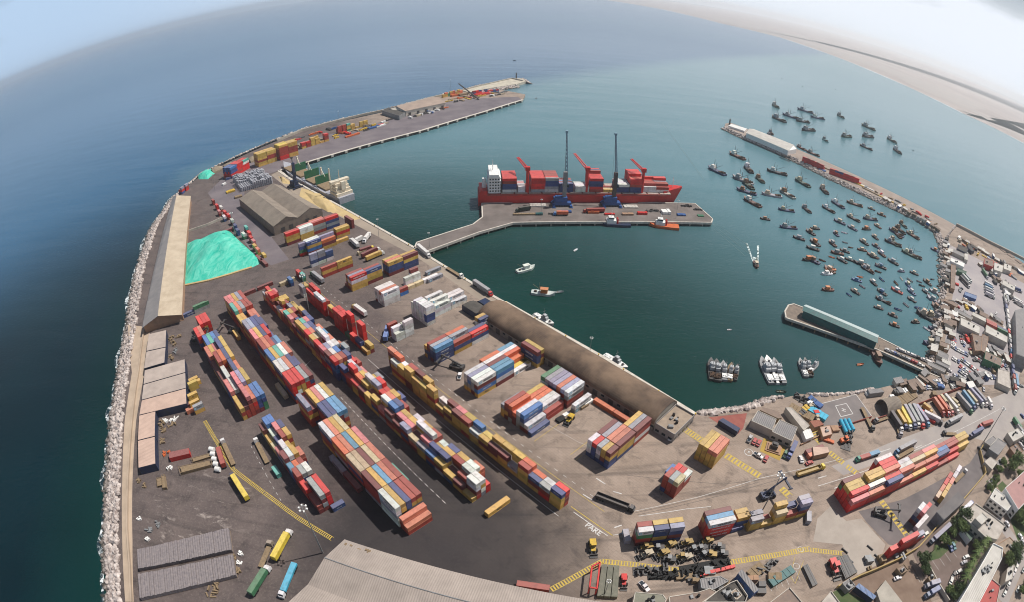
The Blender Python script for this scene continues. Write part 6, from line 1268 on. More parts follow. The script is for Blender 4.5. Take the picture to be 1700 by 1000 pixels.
# wakes: foam on the water
FOAM = mat('foam', (.75, .80, .80), .6, (.20, .34, .32), .6, lo=.42, hi=.6)
wk = mat('wake_foam', (.66, .74, .73), .6, (.006, .05, .042), .5, lo=.42, hi=.58)
mb = MB(); a = W(1256, 445, SEA+.05); ctr = W(1249, 405, SEA+.05); d = (ctr-a).normalized(); n_ = Vector((-d.y, d.x, 0)); Lw = (ctr-a).length
for s_ in (-1, 1):      # two arms of a spreading wake and a churned strip between
    q = []
    for k in range(9): u = k/8; c0 = a+d*Lw*u+n_*s_*(1.0+4.2*u); w0 = .7+.9*u; q.append((c0-n_*w0*.6, c0+n_*w0*.6))
    mb.add([p for pr in q for p in pr], [(2*k, 2*k+1, 2*k+3, 2*k+2) for k in range(8)])
q = []
for k in range(5): u = k/4; c0 = a+d*(Lw*.45*u); q.append((c0-n_*(1.3+.5*u), c0+n_*(1.3+.5*u)))
mb.add([(p.x, p.y, p.z+.02) for pr in q for p in pr], [(2*k, 2*k+1, 2*k+3, 2*k+2) for k in range(4)]); struct('wake', mb, [wk])
for (x0, y0), (x1, y1) in (((1183, 372), (1243, 420)), ((1190, 372), (1238, 404)), ((1170, 300), (1100, 205)), ((1185, 380), (1238, 425))):
    line('wake', [W(x0, y0, SEA), W(x1, y1, SEA)], .5, mat('wake_water', (.10, .17, .17), .3, (.03, .08, .08), .8), z=SEA+.04)
SURF = mat('broken_surf', (.70, .74, .74), .6, (.004, .022, .030), .22, lo=.40, hi=.52, dist=1.0)   # broken water along the rocks
def surf(line_, o0, o1):
    mb = MB(); pts = []
    for a, b in zip(line_[:-1], line_[1:]):
        for j in range(12): pts.append(a.lerp(b, j/12))
    vs = []
    for i, p in enumerate(pts):
        d = (pts[min(i+1, len(pts)-1)]-pts[max(i-1, 0)]).normalized(); n_ = Vector((-d.y, d.x, 0))*-1; k = .5+.5*math.sin(i*.7)*math.sin(i*.23+1)
        vs += [tuple(p+n_*o0)[:2]+(SEA+.05,), tuple(p+n_*(o0+(o1-o0)*k))[:2]+(SEA+.05,)]
    mb.add(vs, [(2*i, 2*i+1, 2*i+3, 2*i+2) for i in range(len(pts)-1)]); struct('surf_foam', mb, [SURF])
surf(shore_w+[Vector((-125, 20, 0))], 11, 15.5)
# shoals showing through the water
SHO = mat('pale_shoal', (.030, .075, .060), .25, (.012, .045, .040), .3, dist=1)
# ================================================================ VEHICLES
def car_proto(kind):
    t = thing('parked_car', 'x', 'car'); mb = MB(); L, Wd = (4.4, 1.75)
    prof = [(-2.2, .35), (-2.2, .95), (-1.7, 1.02), (-1.3, 1.45), (.45, 1.48), (1.05, 1.0), (2.05, .85), (2.2, .5), (2.2, .35)] if kind == 'car' else ([(-2.5, .4), (-2.5, 1.05), (-.6, 1.05), (-.5, 1.75), (.7, 1.75), (1.2, 1.15), (2.4, 1.0), (2.5, .4)])
    n = len(prof); mb.loft([[(x, -Wd/2*(.97 if z < 1.1 else .84), z) for x, z in prof], [(x, Wd/2*(.97 if z < 1.1 else .84), z) for x, z in prof]], closed=True); mb.build('body', [PAINT], t, color=(.7, .7, .7))
    mb = MB()
    if kind == 'car': mb.add([(-1.72, y*.86, 1.05) for y in (-.8, .8)]+[(-1.33, y*.8, 1.42) for y in (.8, -.8)], [(0, 1, 2, 3)]); mb.add([(1.02, y, 1.05) for y in (-.72, .72)]+[(.5, y, 1.44) for y in (.66, -.66)], [(0, 1, 2, 3)])
    else: mb.add([(1.18, y, 1.2) for y in (-.72, .72)]+[(.74, y, 1.7) for y in (.66, -.66)], [(0, 1, 2, 3)]); mb.box(-2.35, -.7, 1.03, -.7, .7, 1.07)
    for s in (-1, 1): mb.box(-1.2, s*.79-.03, 1.08, .5, s*.79+.03, 1.38)
    mb.build('glazing', [M['glass']], t)
    me = MB(); me.bar((0, -.13, 0), (0, .13, 0), .33, 10); me = me.mesh('wheel', [M['black']])
    for x in (-1.35, 1.4):
        for y in (-.82, .82): put('wheel', me, t, loc=(x, y, .33))
    return t
CARP = {}
CC = {'white': (.72, .72, .70), 'silver': (.42, .43, .44), 'grey': (.20, .21, .22), 'black': (.025, .025, .03), 'red': (.45, .03, .03), 'blue': (.04, .10, .28), 'green': (.05, .18, .10), 'yellow': (.6, .42, .05), 'teal': (.05, .25, .28)}
def car(p, a, col, label, group, kind='car', sc=1.0):
    if kind not in CARP:
        CARP[kind] = t = car_proto(kind); t.location = p; t.rotation_euler = (0, 0, a); t['label'] = label; t['group'] = group
        for ch in t.children:
            if ch.name.startswith('body'): ch.color = (*CC[col], 1)
    else: t = dup(CARP[kind], p, a, label, group, colors={'body': var(CC[col], .1)})
    t.scale = (sc,)*3
    if kind == 'pickup': t['category'] = 'pickup'; t.name = 'pickup'
    return t
crn = random.Random(9); COLS = ['white', 'white', 'white', 'silver', 'silver', 'grey', 'black', 'red', 'blue']
def z4(x, y): return (1400+x/4.167, 560+y/4.167)
def row(a, b, n, where, off=90, skip=.06, cols=COLS, f=z4, sc=1.15, group=None):
    A, B = W(*f(*a)), W(*f(*b)); d = B-A; r = math.atan2(d.y, d.x)+R(off)
    for k in range(n):
        if crn.random() < skip: continue
        c = crn.choice(cols); car(A+d*((k+.5)/n), r+crn.gauss(0, .05)+(math.pi if crn.random() < .4 else 0), c, '%s car, %s %s' % (c, ordn(k), where), group or 'parked cars '+where, sc=sc)
for i, (a, b, n) in enumerate([((765, 8), (757, 85), 8), ((815, 0), (830, 60), 5), ((770, 85), (862, 132), 9), ((752, 152), (800, 178), 5), ((812, 160), (948, 262), 14), ((800, 205), (935, 300), 13), ((788, 228), (880, 300), 9), ((760, 270), (885, 318), 11), ((898, 140), (1040, 238), 15), ((868, 72), (884, 100), 3), ((1010, 285), (1058, 285), 3), ((838, 338), (862, 352), 3)]):
    row(a, b, n, 'along car lot row %s' % ORD[i], off=90 if i not in (0, 1) else 75)
for i, (a, b, n) in enumerate([((458, 352), (690, 308), 20), ((470, 372), (600, 350), 11), ((600, 358), (690, 330), 8), ((700, 312), (760, 300), 5), ((740, 350), (790, 340), 4)]): row(a, b, n, 'along shore lot row %s' % ORD[i], off=70)
for i, (a, b, n) in enumerate([((268, 85), (540, 205), 11), ((372, 92), (740, 243), 14), ((560, 212), (640, 250), 4)]): row(a, b, n, 'on the fishing pier lane %s' % ORD[i], off=0, sc=1.25)
def lone(px, py, d, col, label, kind='car', sc=1.1, group='lone cars'):
    p = W(px, py); car(p, ang(p, W(px+d[0], py+d[1])), col, label, group, kind, sc)
for px, py, d, col, lb, kd in [(1244, 731, (.5, -1), 'silver', 'silver pickup parked first beside the red forecourt', 'pickup'), (1252, 735, (.5, -1), 'red', 'red car parked between silver pickup and another red car', 'car'), (1259, 738, (.5, -1), 'red', 'red car parked nearest the yellow plaza', 'car'), (1258, 759, (1, .6), 'white', 'white and dark pickup on the forecourt near ring mark', 'pickup'), (1271, 764, (.5, -1), 'red', 'red car left of the yellow plaza corner', 'car'),
    (1303, 757, (.4, -1), 'green', 'green pickup right of the yellow plaza', 'pickup'), (1329, 765, (-.3, -1), 'white', 'white car beside the blue lorry', 'car'), (1343, 771, (1, -.4), 'red', 'red car near the yellow dump truck', 'car'), (1114, 728, (-.5, 1), 'white', 'white van in marked bay by the office annex', 'pickup'), (1119, 725, (-.5, 1), 'silver', 'silver car in marked bay by the office annex', 'car'), (1131, 693, (.3, 1), 'white', 'white car behind the office annex at quay edge', 'car'), (1069, 976, (1, 1.1), 'white', 'white pickup south of the striped crossing', 'pickup'),
    (763, 627, (.2, -1), 'white', 'white pickup beside red reach stacker', 'pickup'), (1489, 962, (1, -.35), 'white', 'white saloon alone on the dirt lot', 'car'), (1577, 912, (.5, 1), 'blue', 'blue car, left of two on brown car lot', 'car'), (1582, 909, (.5, 1), 'teal', 'teal car, right of two on brown car lot', 'car'), (1603, 927, (1, -.4), 'white', 'white car first under the palm row', 'car'), (1600, 936, (1, -.4), 'white', 'white car second under the palm row', 'car'), (1591, 951, (1, -.6), 'white', 'white car third under the palm row', 'car'),
    (1583, 955, (.6, -1), 'black', 'black car under the palm row', 'car'), (1578, 966, (.4, -1), 'white', 'white car last of the palm row', 'car'), (1527, 895, (1, -.7), 'red', 'red car inside the boundary wall', 'car'), (1536, 889, (1, -.7), 'white', 'white car inside the boundary wall', 'car'), (1626, 748, (.7, .9), 'black', 'black car by the gatehouse', 'car'), (1549, 737 + 40, (1, -.4), 'white', 'white car north of the trailers', 'car'),
    (1666, 878, (.8, 1), 'black', 'black car on the town street', 'car'), (1671, 872, (.8, 1), 'white', 'white car at the town street corner', 'car'), (1693, 893, (.8, 1), 'white', 'white car by the park edge', 'car'), (1697, 903, (.8, 1), 'silver', 'silver car by the park edge', 'car'), (1689, 980, (.5, -1), 'white', 'white car driving on the bottom right street', 'car'), (1698, 948, (.5, -1), 'silver', 'silver car driving on the right edge street', 'car')]:
    lone(px, py, d, col, lb, kd)
for i in range(9): lone(1667+i*3.3, 986-i*7.2, (.45, -1), crn.choice(['white', 'silver', 'white', 'black']), '%s car, %s from bottom in street parking line' % ('parked', ORD[i]), group='cars parked along the bottom right street')
for i in range(12): x, y = crn.uniform(1672, 1698), crn.uniform(733, 775); lone(x, y, (.6, 1), crn.choice(['white', 'silver', 'black', 'white']), 'parked car by the right edge lane, %s in the loose group' % ORD[i], group='cars by the right edge lane')
def lorry(tail, head, cabc, loadc, label, kind='box', group='lorries', f=None, h=2.7):
    """tail and head are pixels of the rear of the trailer and the nose of the cab on the ground"""
    if f: tail, head = f(*tail), f(*head)
    a, b = W(*tail), W(*head); d = b-a; L = max(9, min(19, d.length)); t = thing('lorry', label, 'lorry', a, math.atan2(d.y, d.x), group)
    cx = L-2.4; mb = MB()
    mb.box(cx, -1.2, .6, L-.1, 1.2, 2.0); mb.add([(cx, -1.2, 2), (L-.35, -1.2, 2), (L-.8, -1.1, 3.0), (cx, -1.1, 3.1), (cx, 1.2, 2), (L-.35, 1.2, 2), (L-.8, 1.1, 3.0), (cx, 1.1, 3.1)], [(0, 1, 2, 3), (7, 6, 5, 4), (0, 4, 5, 1), (3, 2, 6, 7), (1, 5, 6, 2), (0, 3, 7, 4)])
    c_ = mb.build('cab', [PAINT], t, color=cabc); mb = MB(); mb.add([(L-.33, -1.0, 2.06), (L-.33, 1.0, 2.06), (L-.76, .95, 2.9), (L-.76, -.95, 2.9)], [(0, 1, 2, 3)]); mb.build('windscreen', [M['glass']], c_)
    mb = MB(); mb.box(.2, -.5, .75, cx+.3, .5, 1.1); mb.box(0, -1.2, 1.1, cx-.5, 1.2, 1.3); mb.build('chassis', [M['steel'] if kind != 'flat' else M['wood']], t)
    if kind == 'box': mb = MB(); mb.box(0, -1.24, 1.32, cx-.6, 1.24, 1.32+h); mb.box(.15, -1.1, 1.32+h, cx-.75, 1.1, 1.36+h); mb.build('trailer_body', [PAINT], t, color=loadc)
    elif kind == 'two': 
        m_ = (cx-.6)/2
        for k, c in enumerate(loadc): mb = MB(); mb.box(k*m_+.1, -1.22, 1.32, (k+1)*m_-.1, 1.22, 2.6); mb.build('load', [PAINT], t, color=c)
    elif kind == 'dump': mb = MB(); mb.box(0, -1.25, 1.3, cx-.6, 1.25, 1.5); mb.box(0, -1.25, 1.5, cx-.6, -1.1, 2.7); mb.box(0, 1.1, 1.5, cx-.6, 1.25, 2.7); mb.box(0, -1.1, 1.5, .15, 1.1, 2.7); mb.box(cx-.75, -1.1, 1.5, cx-.6, 1.1, 2.7); mb.build('tipper_body', [PAINT], t, color=loadc)
    me = MB(); me.bar((0, -1.2, 0), (0, -.85, 0), .5, 10); me.bar((0, .85, 0), (0, 1.2, 0), .5, 10); me.bar((0, -.86, 0), (0, .86, 0), .1, 5); me = me.mesh('axle_wheels', [M['black']])
    for x in (1, 2.3, 3.6, cx-.3, L-1.2): put('wheels', me, t, loc=(x, 0, .5))
    return t
c_ = lambda s: CP[s]
lorry((413, 834), (385, 790), (.02, .03, .08), c_('Y'), 'lorry with navy cab and yellow container in the south-west lot', group='lorries in the west yard')
lorry((389, 775), (370, 734), (.7, .7, .7), None, 'lorry with white cab and empty tan flatbed, left of two', 'flat', 'lorries in the west yard'); lorry((445, 772), (425, 733), (.75, .75, .75), None, 'lorry with white cab and empty tan flatbed beside short block', 'flat', 'lorries in the west yard')
lorry((374, 780), (364, 748), c_('r'), c_('r'), 'red and yellow tractor between white tanks and flatbed', 'box', 'lorries in the west yard')
lorry((457, 934), (484, 884), (.75, .73, .72), c_('Y'), 'lorry with white cab and bright yellow container by the big shed', group='lorries by the big shed'); lorry((419, 992), (449, 944), (.75, .75, .75), c_('g'), 'lorry with white cab and dark green container by the big shed', group='lorries by the big shed')
lorry((434, 945), (452, 902), (.3, .25, .2), None, 'empty tan flatbed between yellow and green lorries', 'flat', 'lorries by the big shed'); lorry((491, 940), (468, 996), (.75, .75, .78), (.05, .42, .62), 'white lorry with cyan load at the bottom edge', 'box', 'lorries by the big shed', h=1.2)
lorry((640, 570), (646, 545), (.05, .05, .06), (.12, .22, .50), 'lorry with slanted blue container beside white towers', group='lorries in the middle yard')
lorry((608, 528), (586, 512), (.5, .4, .1), c_('w'), 'lorry with white container on the middle road', group='lorries in the middle yard'); lorry((537, 471), (517, 455), (.05, .15, .08), c_('e'), 'dark green lorry with grey container on the middle road', group='lorries in the middle yard')
lorry((694, 412), (715, 430), (.75, .75, .73), c_('w'), 'white covered lorry near the pier root on quay', group='lorries on the quay'); lorry((742, 446), (768, 462), (.75, .75, .7), None, 'white lorry with empty trailer on the quay edge', 'flat', 'lorries on the quay'); lorry((787, 472), (819, 494), (.5, .03, .03), c_('e'), 'lorry with red cab and silver container on the quay', group='lorries on the quay')
lorry((598, 421), (622, 413), (.8, .62, .05), c_('m'), 'lorry with yellow cab and maroon container in line, farthest', group='lorries in line by yellow boxes'); lorry((601, 429), (631, 415), (.75, .75, .7), c_('m'), 'lorry with white cab and maroon container in line, middle', group='lorries in line by yellow boxes'); lorry((608, 434), (638, 421), (.75, .75, .7), c_('y'), 'lorry with white cab and yellow container in line, nearest', group='lorries in line by yellow boxes')
lorry((602, 398), (586, 406), (.8, .8, .8), (.75, .73, .70), 'white lorry near the far quay, left one', group='white lorries near the far quay'); lorry((614, 392), (604, 404), (.8, .8, .8), (.75, .73, .70), 'white lorry near the far quay, right one', group='white lorries near the far quay'); lorry((595, 412), (582, 400), (.8, .8, .8), (.70, .70, .68), 'white lorry near the far quay, lower one', group='white lorries near the far quay')
lorry((989, 826), (1053, 851), (.02, .025, .03), None, 'black lorry with empty dark flatbed on the open concrete', 'dump', 'lorries on the open concrete') if False else lorry((989, 826), (1053, 851), (.02, .025, .03), (.05, .05, .05), 'black lorry with empty dark tipper body on open concrete', 'dump', 'lorries on the open concrete')
lorry((1321, 793), (1367, 778), (.75, .6, .05), (.38, .26, .06), 'dump truck with yellow cab and empty body on the road', 'dump', 'lorries on the main road'); lorry((1457, 755), (1419, 768), (.03, .28, .20), (c_('c'), c_('r')), 'lorry with green cab and blue and red load on the road', 'two', 'lorries on the main road')
lorry((1516, 740), (1483, 757), (.06, .22, .42), c_('e'), 'lorry with blue cab and grey trailer on the road', group='lorries on the main road'); lorry((1515, 748), (1480, 768), (.3, .3, .25), None, 'empty tan trailer beside great red block', 'flat', 'lorries on the main road'); lorry((1628, 718), (1607, 730), (.04, .05, .15), c_('b'), 'navy lorry beyond the great red block', group='lorries on the main road')
lorry((1644, 706), (1623, 713), (.5, .04, .05), c_('r'), 'lorry with red trailer near the gatehouse', group='lorries on the main road'); lorry((1587, 724), (1563, 723), (.05, .05, .05), None, 'black empty trailer on the road beside lorry park', 'flat', 'lorries on the main road'); lorry((1318, 742), (1307, 765), (.1, .15, .4), c_('b'), 'blue lorry right of the yellow plaza', group='lorries by the plaza')
LP = [((312, 535), (400, 670), 'w', 'd'), ((350, 560), (390, 705), 'e', None), ((360, 540), (428, 650), 'b', 'y'), ((385, 515), (458, 655), 'w', 'Y'), ((410, 500), (490, 648), 'b', 'e'), ((438, 498), (516, 640), 'w', 'e'), ((470, 495), (552, 655), 'R', 'e'), ((490, 500), (585, 635), 'c', 'l'), ((545, 545), (680, 615), 'd', 'w'), ((805, 570), (690, 630), 'd', 'e'), ((640, 440), (728, 560), 'w', 'o'), ((660, 430), (752, 555), 'p', 'k'), ((690, 425), (790, 545), 'w', 'w'), ((615, 450), (690, 560), 'r', 's'),
      ((775, 415), (905, 565), 'g', 'e'), ((815, 400), (905, 520), 'b', 'c'), ((845, 400), (925, 500), 'e', 'k'), ((868, 385), (965, 495), 'w', 'l'), ((893, 375), (990, 492), 'w', 'e'), ((985, 445), (1012, 490), 'w', 'w'), ((735, 450), (790, 500), 'k', 'k'), ((540, 490), (590, 530), 'y', 'y'), ((700, 480), (720, 560), 'R', 'r')]
for k, (a, b, cc, lc) in enumerate(LP): lorry(a, b, var(c_(cc)), var(c_(lc)) if lc else None, '%s parked lorry, %s from the helipad end of lorry park' % (CN[lc or cc]+' topped', ordn(k)), 'box' if lc else 'flat', 'lorries in the lorry park', f=z4)
lorry((1430, 680), (1452, 727), (.05, .06, .06), None, 'dark empty trailer standing alone by the helipad', 'flat', 'lone trailers'); lorry((1472, 696), (1450, 704), (.25, .25, .25), None, 'grey trailer behind the lorry park', 'flat', 'lone trailers')
for k in range(20):
    x = 1667+k*.75+crn.uniform(-1, 1); y = 492+k*8.4; cc = crn.choice('RwbcweBrw')
    if y < 660: lorry((x, y-6), (x+1.5, y+3), var(c_('w')), var(c_(cc)), '%s lorry, %s in the queue down the port road' % (CN[cc], ordn(k)), group='lorries queueing on the port road')
lorry((1684, 628), (1688, 655), (.75, .75, .75), c_('c'), 'light blue lorry at the foot of the queue', group='lorries queueing on the port road')
def z8b(x, y): return (1540+x/3.333, 360+y/3.333)
for k, (a, b, cc) in enumerate([((180, 320), (255, 405), 'w'), ((190, 315), (262, 395), 'e'), ((175, 340), (250, 420), 'd'), ((310, 370), (365, 400), 'w'), ((312, 385), (365, 412), 'c'), ((313, 400), (365, 425), 'w'), ((314, 415), (368, 440), 'e'), ((316, 430), (370, 455), 'w'), ((420, 440), (432, 500), 'w'), ((435, 450), (448, 520), 'e'), ((470, 460), (525, 490), 'w'), ((476, 475), (530, 508), 'w'), ((300, 300), (330, 345), 'g'), ((470, 400), (520, 420), 'b')]):
    lorry(a, b, var(c_('w')), var(c_(cc)), '%s lorry, %s among those parked in the fishing port' % (CN[cc], ordn(k)), group='lorries parked in the fishing port', f=z8b)
for k, (x0, y0, x1, y1, cc) in enumerate([(1512, 836 - 40 + 0, 1, 1, 'w')]): pass
lorry((1575, 797), (1592, 782), (.75, .75, .75), None, 'white cab with tan flat trailer, left of trailer group', 'flat', 'trailers by dark shed'); lorry((1584, 803), (1602, 785), (.75, .75, .75), None, 'white cab with tan flat trailer, right of trailer group', 'flat', 'trailers by dark shed')
lorry((1572, 878), (1528, 917), (.03, .06, .12), (.22, .22, .30), 'lorry with grey box body parked outside the boundary wall', group='lorries outside the wall'); lorry((1588, 860), (1612, 838), (.1, .12, .3), (.65, .66, .72), 'white bodied coach outside the boundary wall', group='lorries outside the wall')
lorry((1553, 983), (1535, 993), (.1, .15, .25), (.16, .2, .35), 'blue covered lorry on the dirt lot', group='lorries on the dirt lot'); lorry((1554, 972), (1533, 978), (.2, .2, .25), (.3, .3, .38), 'grey covered lorry on the dirt lot', group='lorries on the dirt lot')
for k in range(5): lorry((1680+k*6, 700+k*12), (1695+k*6, 722+k*12), var(c_('w')), var(c_('gewwb'[k])), '%s trailer lorry, %s at the right edge compound' % (CN['gewwb'[k]], ORD[k]), group='lorries at the right edge')
lorry((1003, 352), (960, 353), c_('r'), c_('r'), 'red container lorry on the pier under the ship', group='vehicles on the pier'); lorry((943, 357), (918, 357), c_('B'), c_('o'), 'orange and blue lorry on the pier edge', group='vehicles on the pier')
lorry((880, 348), (856, 352), (.03, .05, .04), (.03, .05, .04), 'black truck on the pier bend', group='vehicles on the pier')
def loader(px, py, d, label, col='yellow', sc=1.0, group='wheel loaders parked in rows'):
    p = W(px, py); t = thing('wheel_loader', label, 'loader', p, ang(p, W(px+d[0], py+d[1])), group)
    mb = MB(); mb.box(-3, -1.1, .9, -.2, 1.1, 2.1); mb.box(-.2, -.8, .8, 1.8, .8, 1.5); mb.build('body', [M[col]], t); mb = MB(); mb.box(-.9, -.8, 2.0, .5, .8, 3.2); mb.build('cab', [M['glass']], t); mb = MB(); mb.box(-1, -.9, 3.2, .6, .9, 3.35); mb.build('cab_roof', [M[col] if col != 'steel' else M['grey']], t)
    mb = MB(); mb.bar((1, -.6, 1.4), (3.2, -.7, .7), .18, 5); mb.bar((1, .6, 1.4), (3.2, .7, .7), .18, 5); mb.box(3.1, -1.4, .1, 4.1, 1.4, .3); mb.box(3.0, -1.4, .1, 3.2, 1.4, 1.2); mb.build('bucket', [M['steel']], t)
    me = MB(); me.bar((0, -.3, 0), (0, .3, 0), .75, 12); me = me.mesh('wheel', [M['black']])
    for x in (-2, 1.3):
        for y in (-1.15, 1.15): put('wheel', me, t, loc=(x, y, .75))
    t.scale = (sc,)*3; return t
LQ = [(1070, 912, 'yellow'), (1110, 909, 'orange'), (1137, 905, 'orange'), (1171, 902, 'orange'), (1071, 924, 'white'), (1098, 923, 'yellow'), (1148, 916, 'steel'), (1160, 915, 'steel'), (1108, 932, 'steel'), (1129, 928, 'yellow'), (1136, 930, 'white'), (1165, 925, 'steel'), (1176, 924, 'orange'), (1190, 912, 'steel'), (1195, 923, 'steel'), (1089, 914, 'steel')]
for k, (x, y, c) in enumerate(LQ): c2 = {'yellow': 'ochre', 'orange': 'ochre', 'white': 'cream'}.get(c, c); loader(x, y, (-1+rnd.uniform(-.2, .2), .15+rnd.uniform(-.3, .3)), '%s wheel loader, %s of the group south of the near trio' % ({'steel': 'dark'}.get(c2, c2), ordn(k)), c2, 1.05)
loader(984, 912, (.1, 1), 'yellow forklift loader alone beside the striped crossing', 'yellow', 1.15, 'single loaders'); loader(1035, 968, (0, 1), 'red tractor beside the dark loading pit', 'red', 1, 'single loaders'); loader(1383, 947, (.4, 1), 'red tractor crane in front of the steel pipe rack', 'red', 1.5, 'single loaders')
loader(893, 707+3, (.5, 1), 'tan loader among bagged goods', 'yellow', 1, 'single loaders') if False else loader(945, 700, (-.6, .8), 'tan loader near the stepped white boxes', 'yellow', 1.1, 'single loaders'); loader(1402, 735, (1, -.2), 'orange loader beside derelict machinery', 'orange', 1.2, 'single loaders')
def stacker(px, py, d, label, col, lift=0.55, ext=9):
    p = W(px, py); t = thing('reach_stacker', label, 'reach stacker', p, ang(p, W(px+d[0], py+d[1])), 'reach stackers'); mb = MB(); mb.box(-4.5, -1.9, .9, 3, 1.9, 2.1); mb.box(-4.8, -1.7, .9, -3.4, 1.7, 3); mb.build('body', [M[col]], t); mb = MB(); mb.box(-1, -.8, 2.1, .8, .8, 3.9); mb.build('cab', [M['glass']], t)
    b0 = Vector((-3.6, 0, 3.2)); tip = b0+Vector((math.cos(lift), 0, math.sin(lift)))*(8+ext*.5); mb = MB(); mb.bar(b0, tip, .5, 4, r2=.38); mb.bar((1.2, .7, 1.8), b0.lerp(tip, .5), .16, 5); mb.bar((1.2, -.7, 1.8), b0.lerp(tip, .5), .16, 5); bm = mb.build('boom', [M[col]], t)
    mb = MB(); mb.bar(tip, tip-Vector((0, 0, 1.4)), .4, 5); mb.box(tip.x-.5, -5.5, tip.z-2, tip.x+.5, 5.5, tip.z-1.4)
    for s in (-5.5, 5.5): mb.box(tip.x-1.2, s-.2, tip.z-2.3, tip.x+1.2, s+.2, tip.z-1.6)
    mb.build('spreader', [M[col]], bm); me = MB(); me.bar((0, -.4, 0), (0, .4, 0), .9, 12); me = me.mesh('wheel', [M['black']])
    for x in (-3.2, 2.2):
        for y in (-1.8, 1.8): put('wheel', me, t, loc=(x, y, .9))
stacker(757, 612, (-1, -.35), 'dark reach stacker beside the navy blocks', 'steel', .22); stacker(1275, 825, (1, -.3), 'navy reach stacker with raised spreader by the light mast', 'navy', .7); stacker(1462, 856, (1, .3), 'black reach stacker in front of the great red block', 'steel', .3)
stacker(330, 565, (1, -.2), 'black reach stacker at seaward side of seaward block', 'steel', .35); stacker(388, 553, (-1, -.1), 'black reach stacker between the two west blocks', 'steel', .3)
# ================================================================ MASTS
def mast(label, px, py, h, q=1.0, group='lighting masts'):
    t = thing('light_mast', label, 'light mast', W(px, py), 0, group); mb = MB(); mb.bar((0, 0, 0), (0, 0, h), .32, 8, r2=.16); mb.build('pole', [M['grey']], t)
    mb = MB()
    for k in range(8): a = 2*math.pi*k/8; mb.bar((1.3*math.cos(a), 1.3*math.sin(a), h), (1.3*math.cos(a+.785), 1.3*math.sin(a+.785), h), .09, 4)
    mb.bar((-1.3, 0, h), (1.3, 0, h), .08, 4); mb.bar((0, -1.3, h), (0, 1.3, h), .08, 4); mb.build('ring', [M['grey']], t)
    me = MB(); me.box(-.4, -.3, -.25, .4, .3, .25); me = me.mesh('floodlight', [M['white']])
    for k in range(6): a = 2*math.pi*k/6; put('floodlight', me, t, loc=(1.5*math.cos(a), 1.5*math.sin(a), h-.2), rz=a)
    t.scale = (q, q, 1)
mast('tall light mast beside the big pale shed', 536, 919, 31); mast('tall light mast by the navy reach stacker', 1263, 853, 26); mast('light mast at the main gate', 1634, 733, 26); mast('light mast between third block and thin road row', 514, 521, 28); mast('light mast by green netted stockpile', 391, 392, 22)
for k, (x, y, h, lb) in enumerate([(748, 152, 22, 'behind the mole warehouse'), (357, 315, 18, 'on the wide mole corner'), (563, 206, 20, 'on outer mole edge by red stacks'), (898, 362, 17, 'on the pier west part'), (1122, 362, 17, 'on the pier east part'), (978, 596, 14, 'on the quay by arched warehouse'), (629, 392, 15, 'near the far quay lorries'), (497, 240, 20, 'beside mid mole group'), (713, 410, 12, 'at the pier root'), (1003, 990, 12, 'at the dark loading pit'), (1640, 622, 14, 'in the fishing port lane')]): mast('slim light mast '+lb, x, y, h, .5)
# clutter on the pier and quay
def goods(px, py, L_, W_, h, m_, label, a=R(5), group='goods stacked on the pier'):
    t = thing('cargo_stack', label, 'cargo', W(px, py), a, group); mb = MB(); n = max(2, int(L_/2.2))
    if m_ in ('black', 'steel') and L_ > 5:
        for k in range(int(L_*1.6)):
            x, y = rnd.uniform(-L_/2, L_/2)*.95, rnd.uniform(-W_/2, W_/2)*.9; T = Matrix.Translation((x, y, 0)) @ Matrix.Rotation(rnd.choice((0, 1.57, .5, 2.2))+rnd.gauss(0, .2), 4, 'Z')
            if k % 3 == 0: mb.bar(T @ Vector((-.3, 0, h*.4)), T @ Vector((.3, 0, h*.4)), h*.42, 9)
            else: mb.box(-rnd.uniform(.5, 1.8), -.3, .05, rnd.uniform(.5, 1.8), .3, h*rnd.uniform(.4, 1.2), T=T)
        n = 0; mb.box(-L_/2, -W_/2, .02, L_/2, W_/2, .3)
    for k in range(n): mb.box(-L_/2+k*L_/n+.08, -W_/2, .1, -L_/2+(k+1)*L_/n-.08, W_/2, h*rnd.uniform(.85, 1.05))
    mb.build('bundles', [M[m_]], t); mb = MB(); mb.box(-L_/2, -W_/2*.9, 0, L_/2, W_/2*.9, .12); mb.build('pallet', [M['wood']], t)
for i, (x, y, l, w_, h, m_, lb) in enumerate([(893, 341, 14, 6, 1.0, 'paleroof', 'tan hatch panel stack by western crane'), (1047, 343, 13, 6, 1.0, 'paleroof', 'tan hatch panel stack right of eastern crane'), (940, 352, 9, 3, 1.6, 'blue', 'blue bundle row at pier edge'), (985, 353, 10, 3, 2.4, 'orange', 'orange box row at pier edge'), (1012, 356, 9, 2.5, 1.4, 'red', 'low red bundle row at pier edge'), (1042, 356, 10, 3, 1.6, 'brick', 'brown bundle row at pier edge'), (1066, 355, 9, 3, 2.2, 'red', 'maroon box row near the orange tug'), (1083, 350, 12, 4, 1.5, 'steel', 'dark machinery row on the pier'), (1105, 353, 8, 7, 2.6, 'white', 'white frames above the orange tug'), (1131, 357, 8, 3.5, 1.4, 'blue', 'blue tarpaulin bundle near the pier end'), (1139, 342, 10, 3, 1.6, 'steel', 'dark steel frames at the far pier end'), (1158, 348, 8, 3, 1.5, 'steel', 'dark coil row at the pier end'), (1163, 358, 6, 4, .7, 'green', 'green pallets on the pier corner'), (870, 356, 18, 2.5, 1.3, 'wood', 'brown crate row at the pier bend'), (895, 356, 6, 2.5, 1.8, 'teal', 'teal crate by the crate row'), (918, 347+8, 8, 2, 1.2, 'steel', 'grey crate row by blue bundles')]): goods(x, y, l, w_, h, m_, lb)
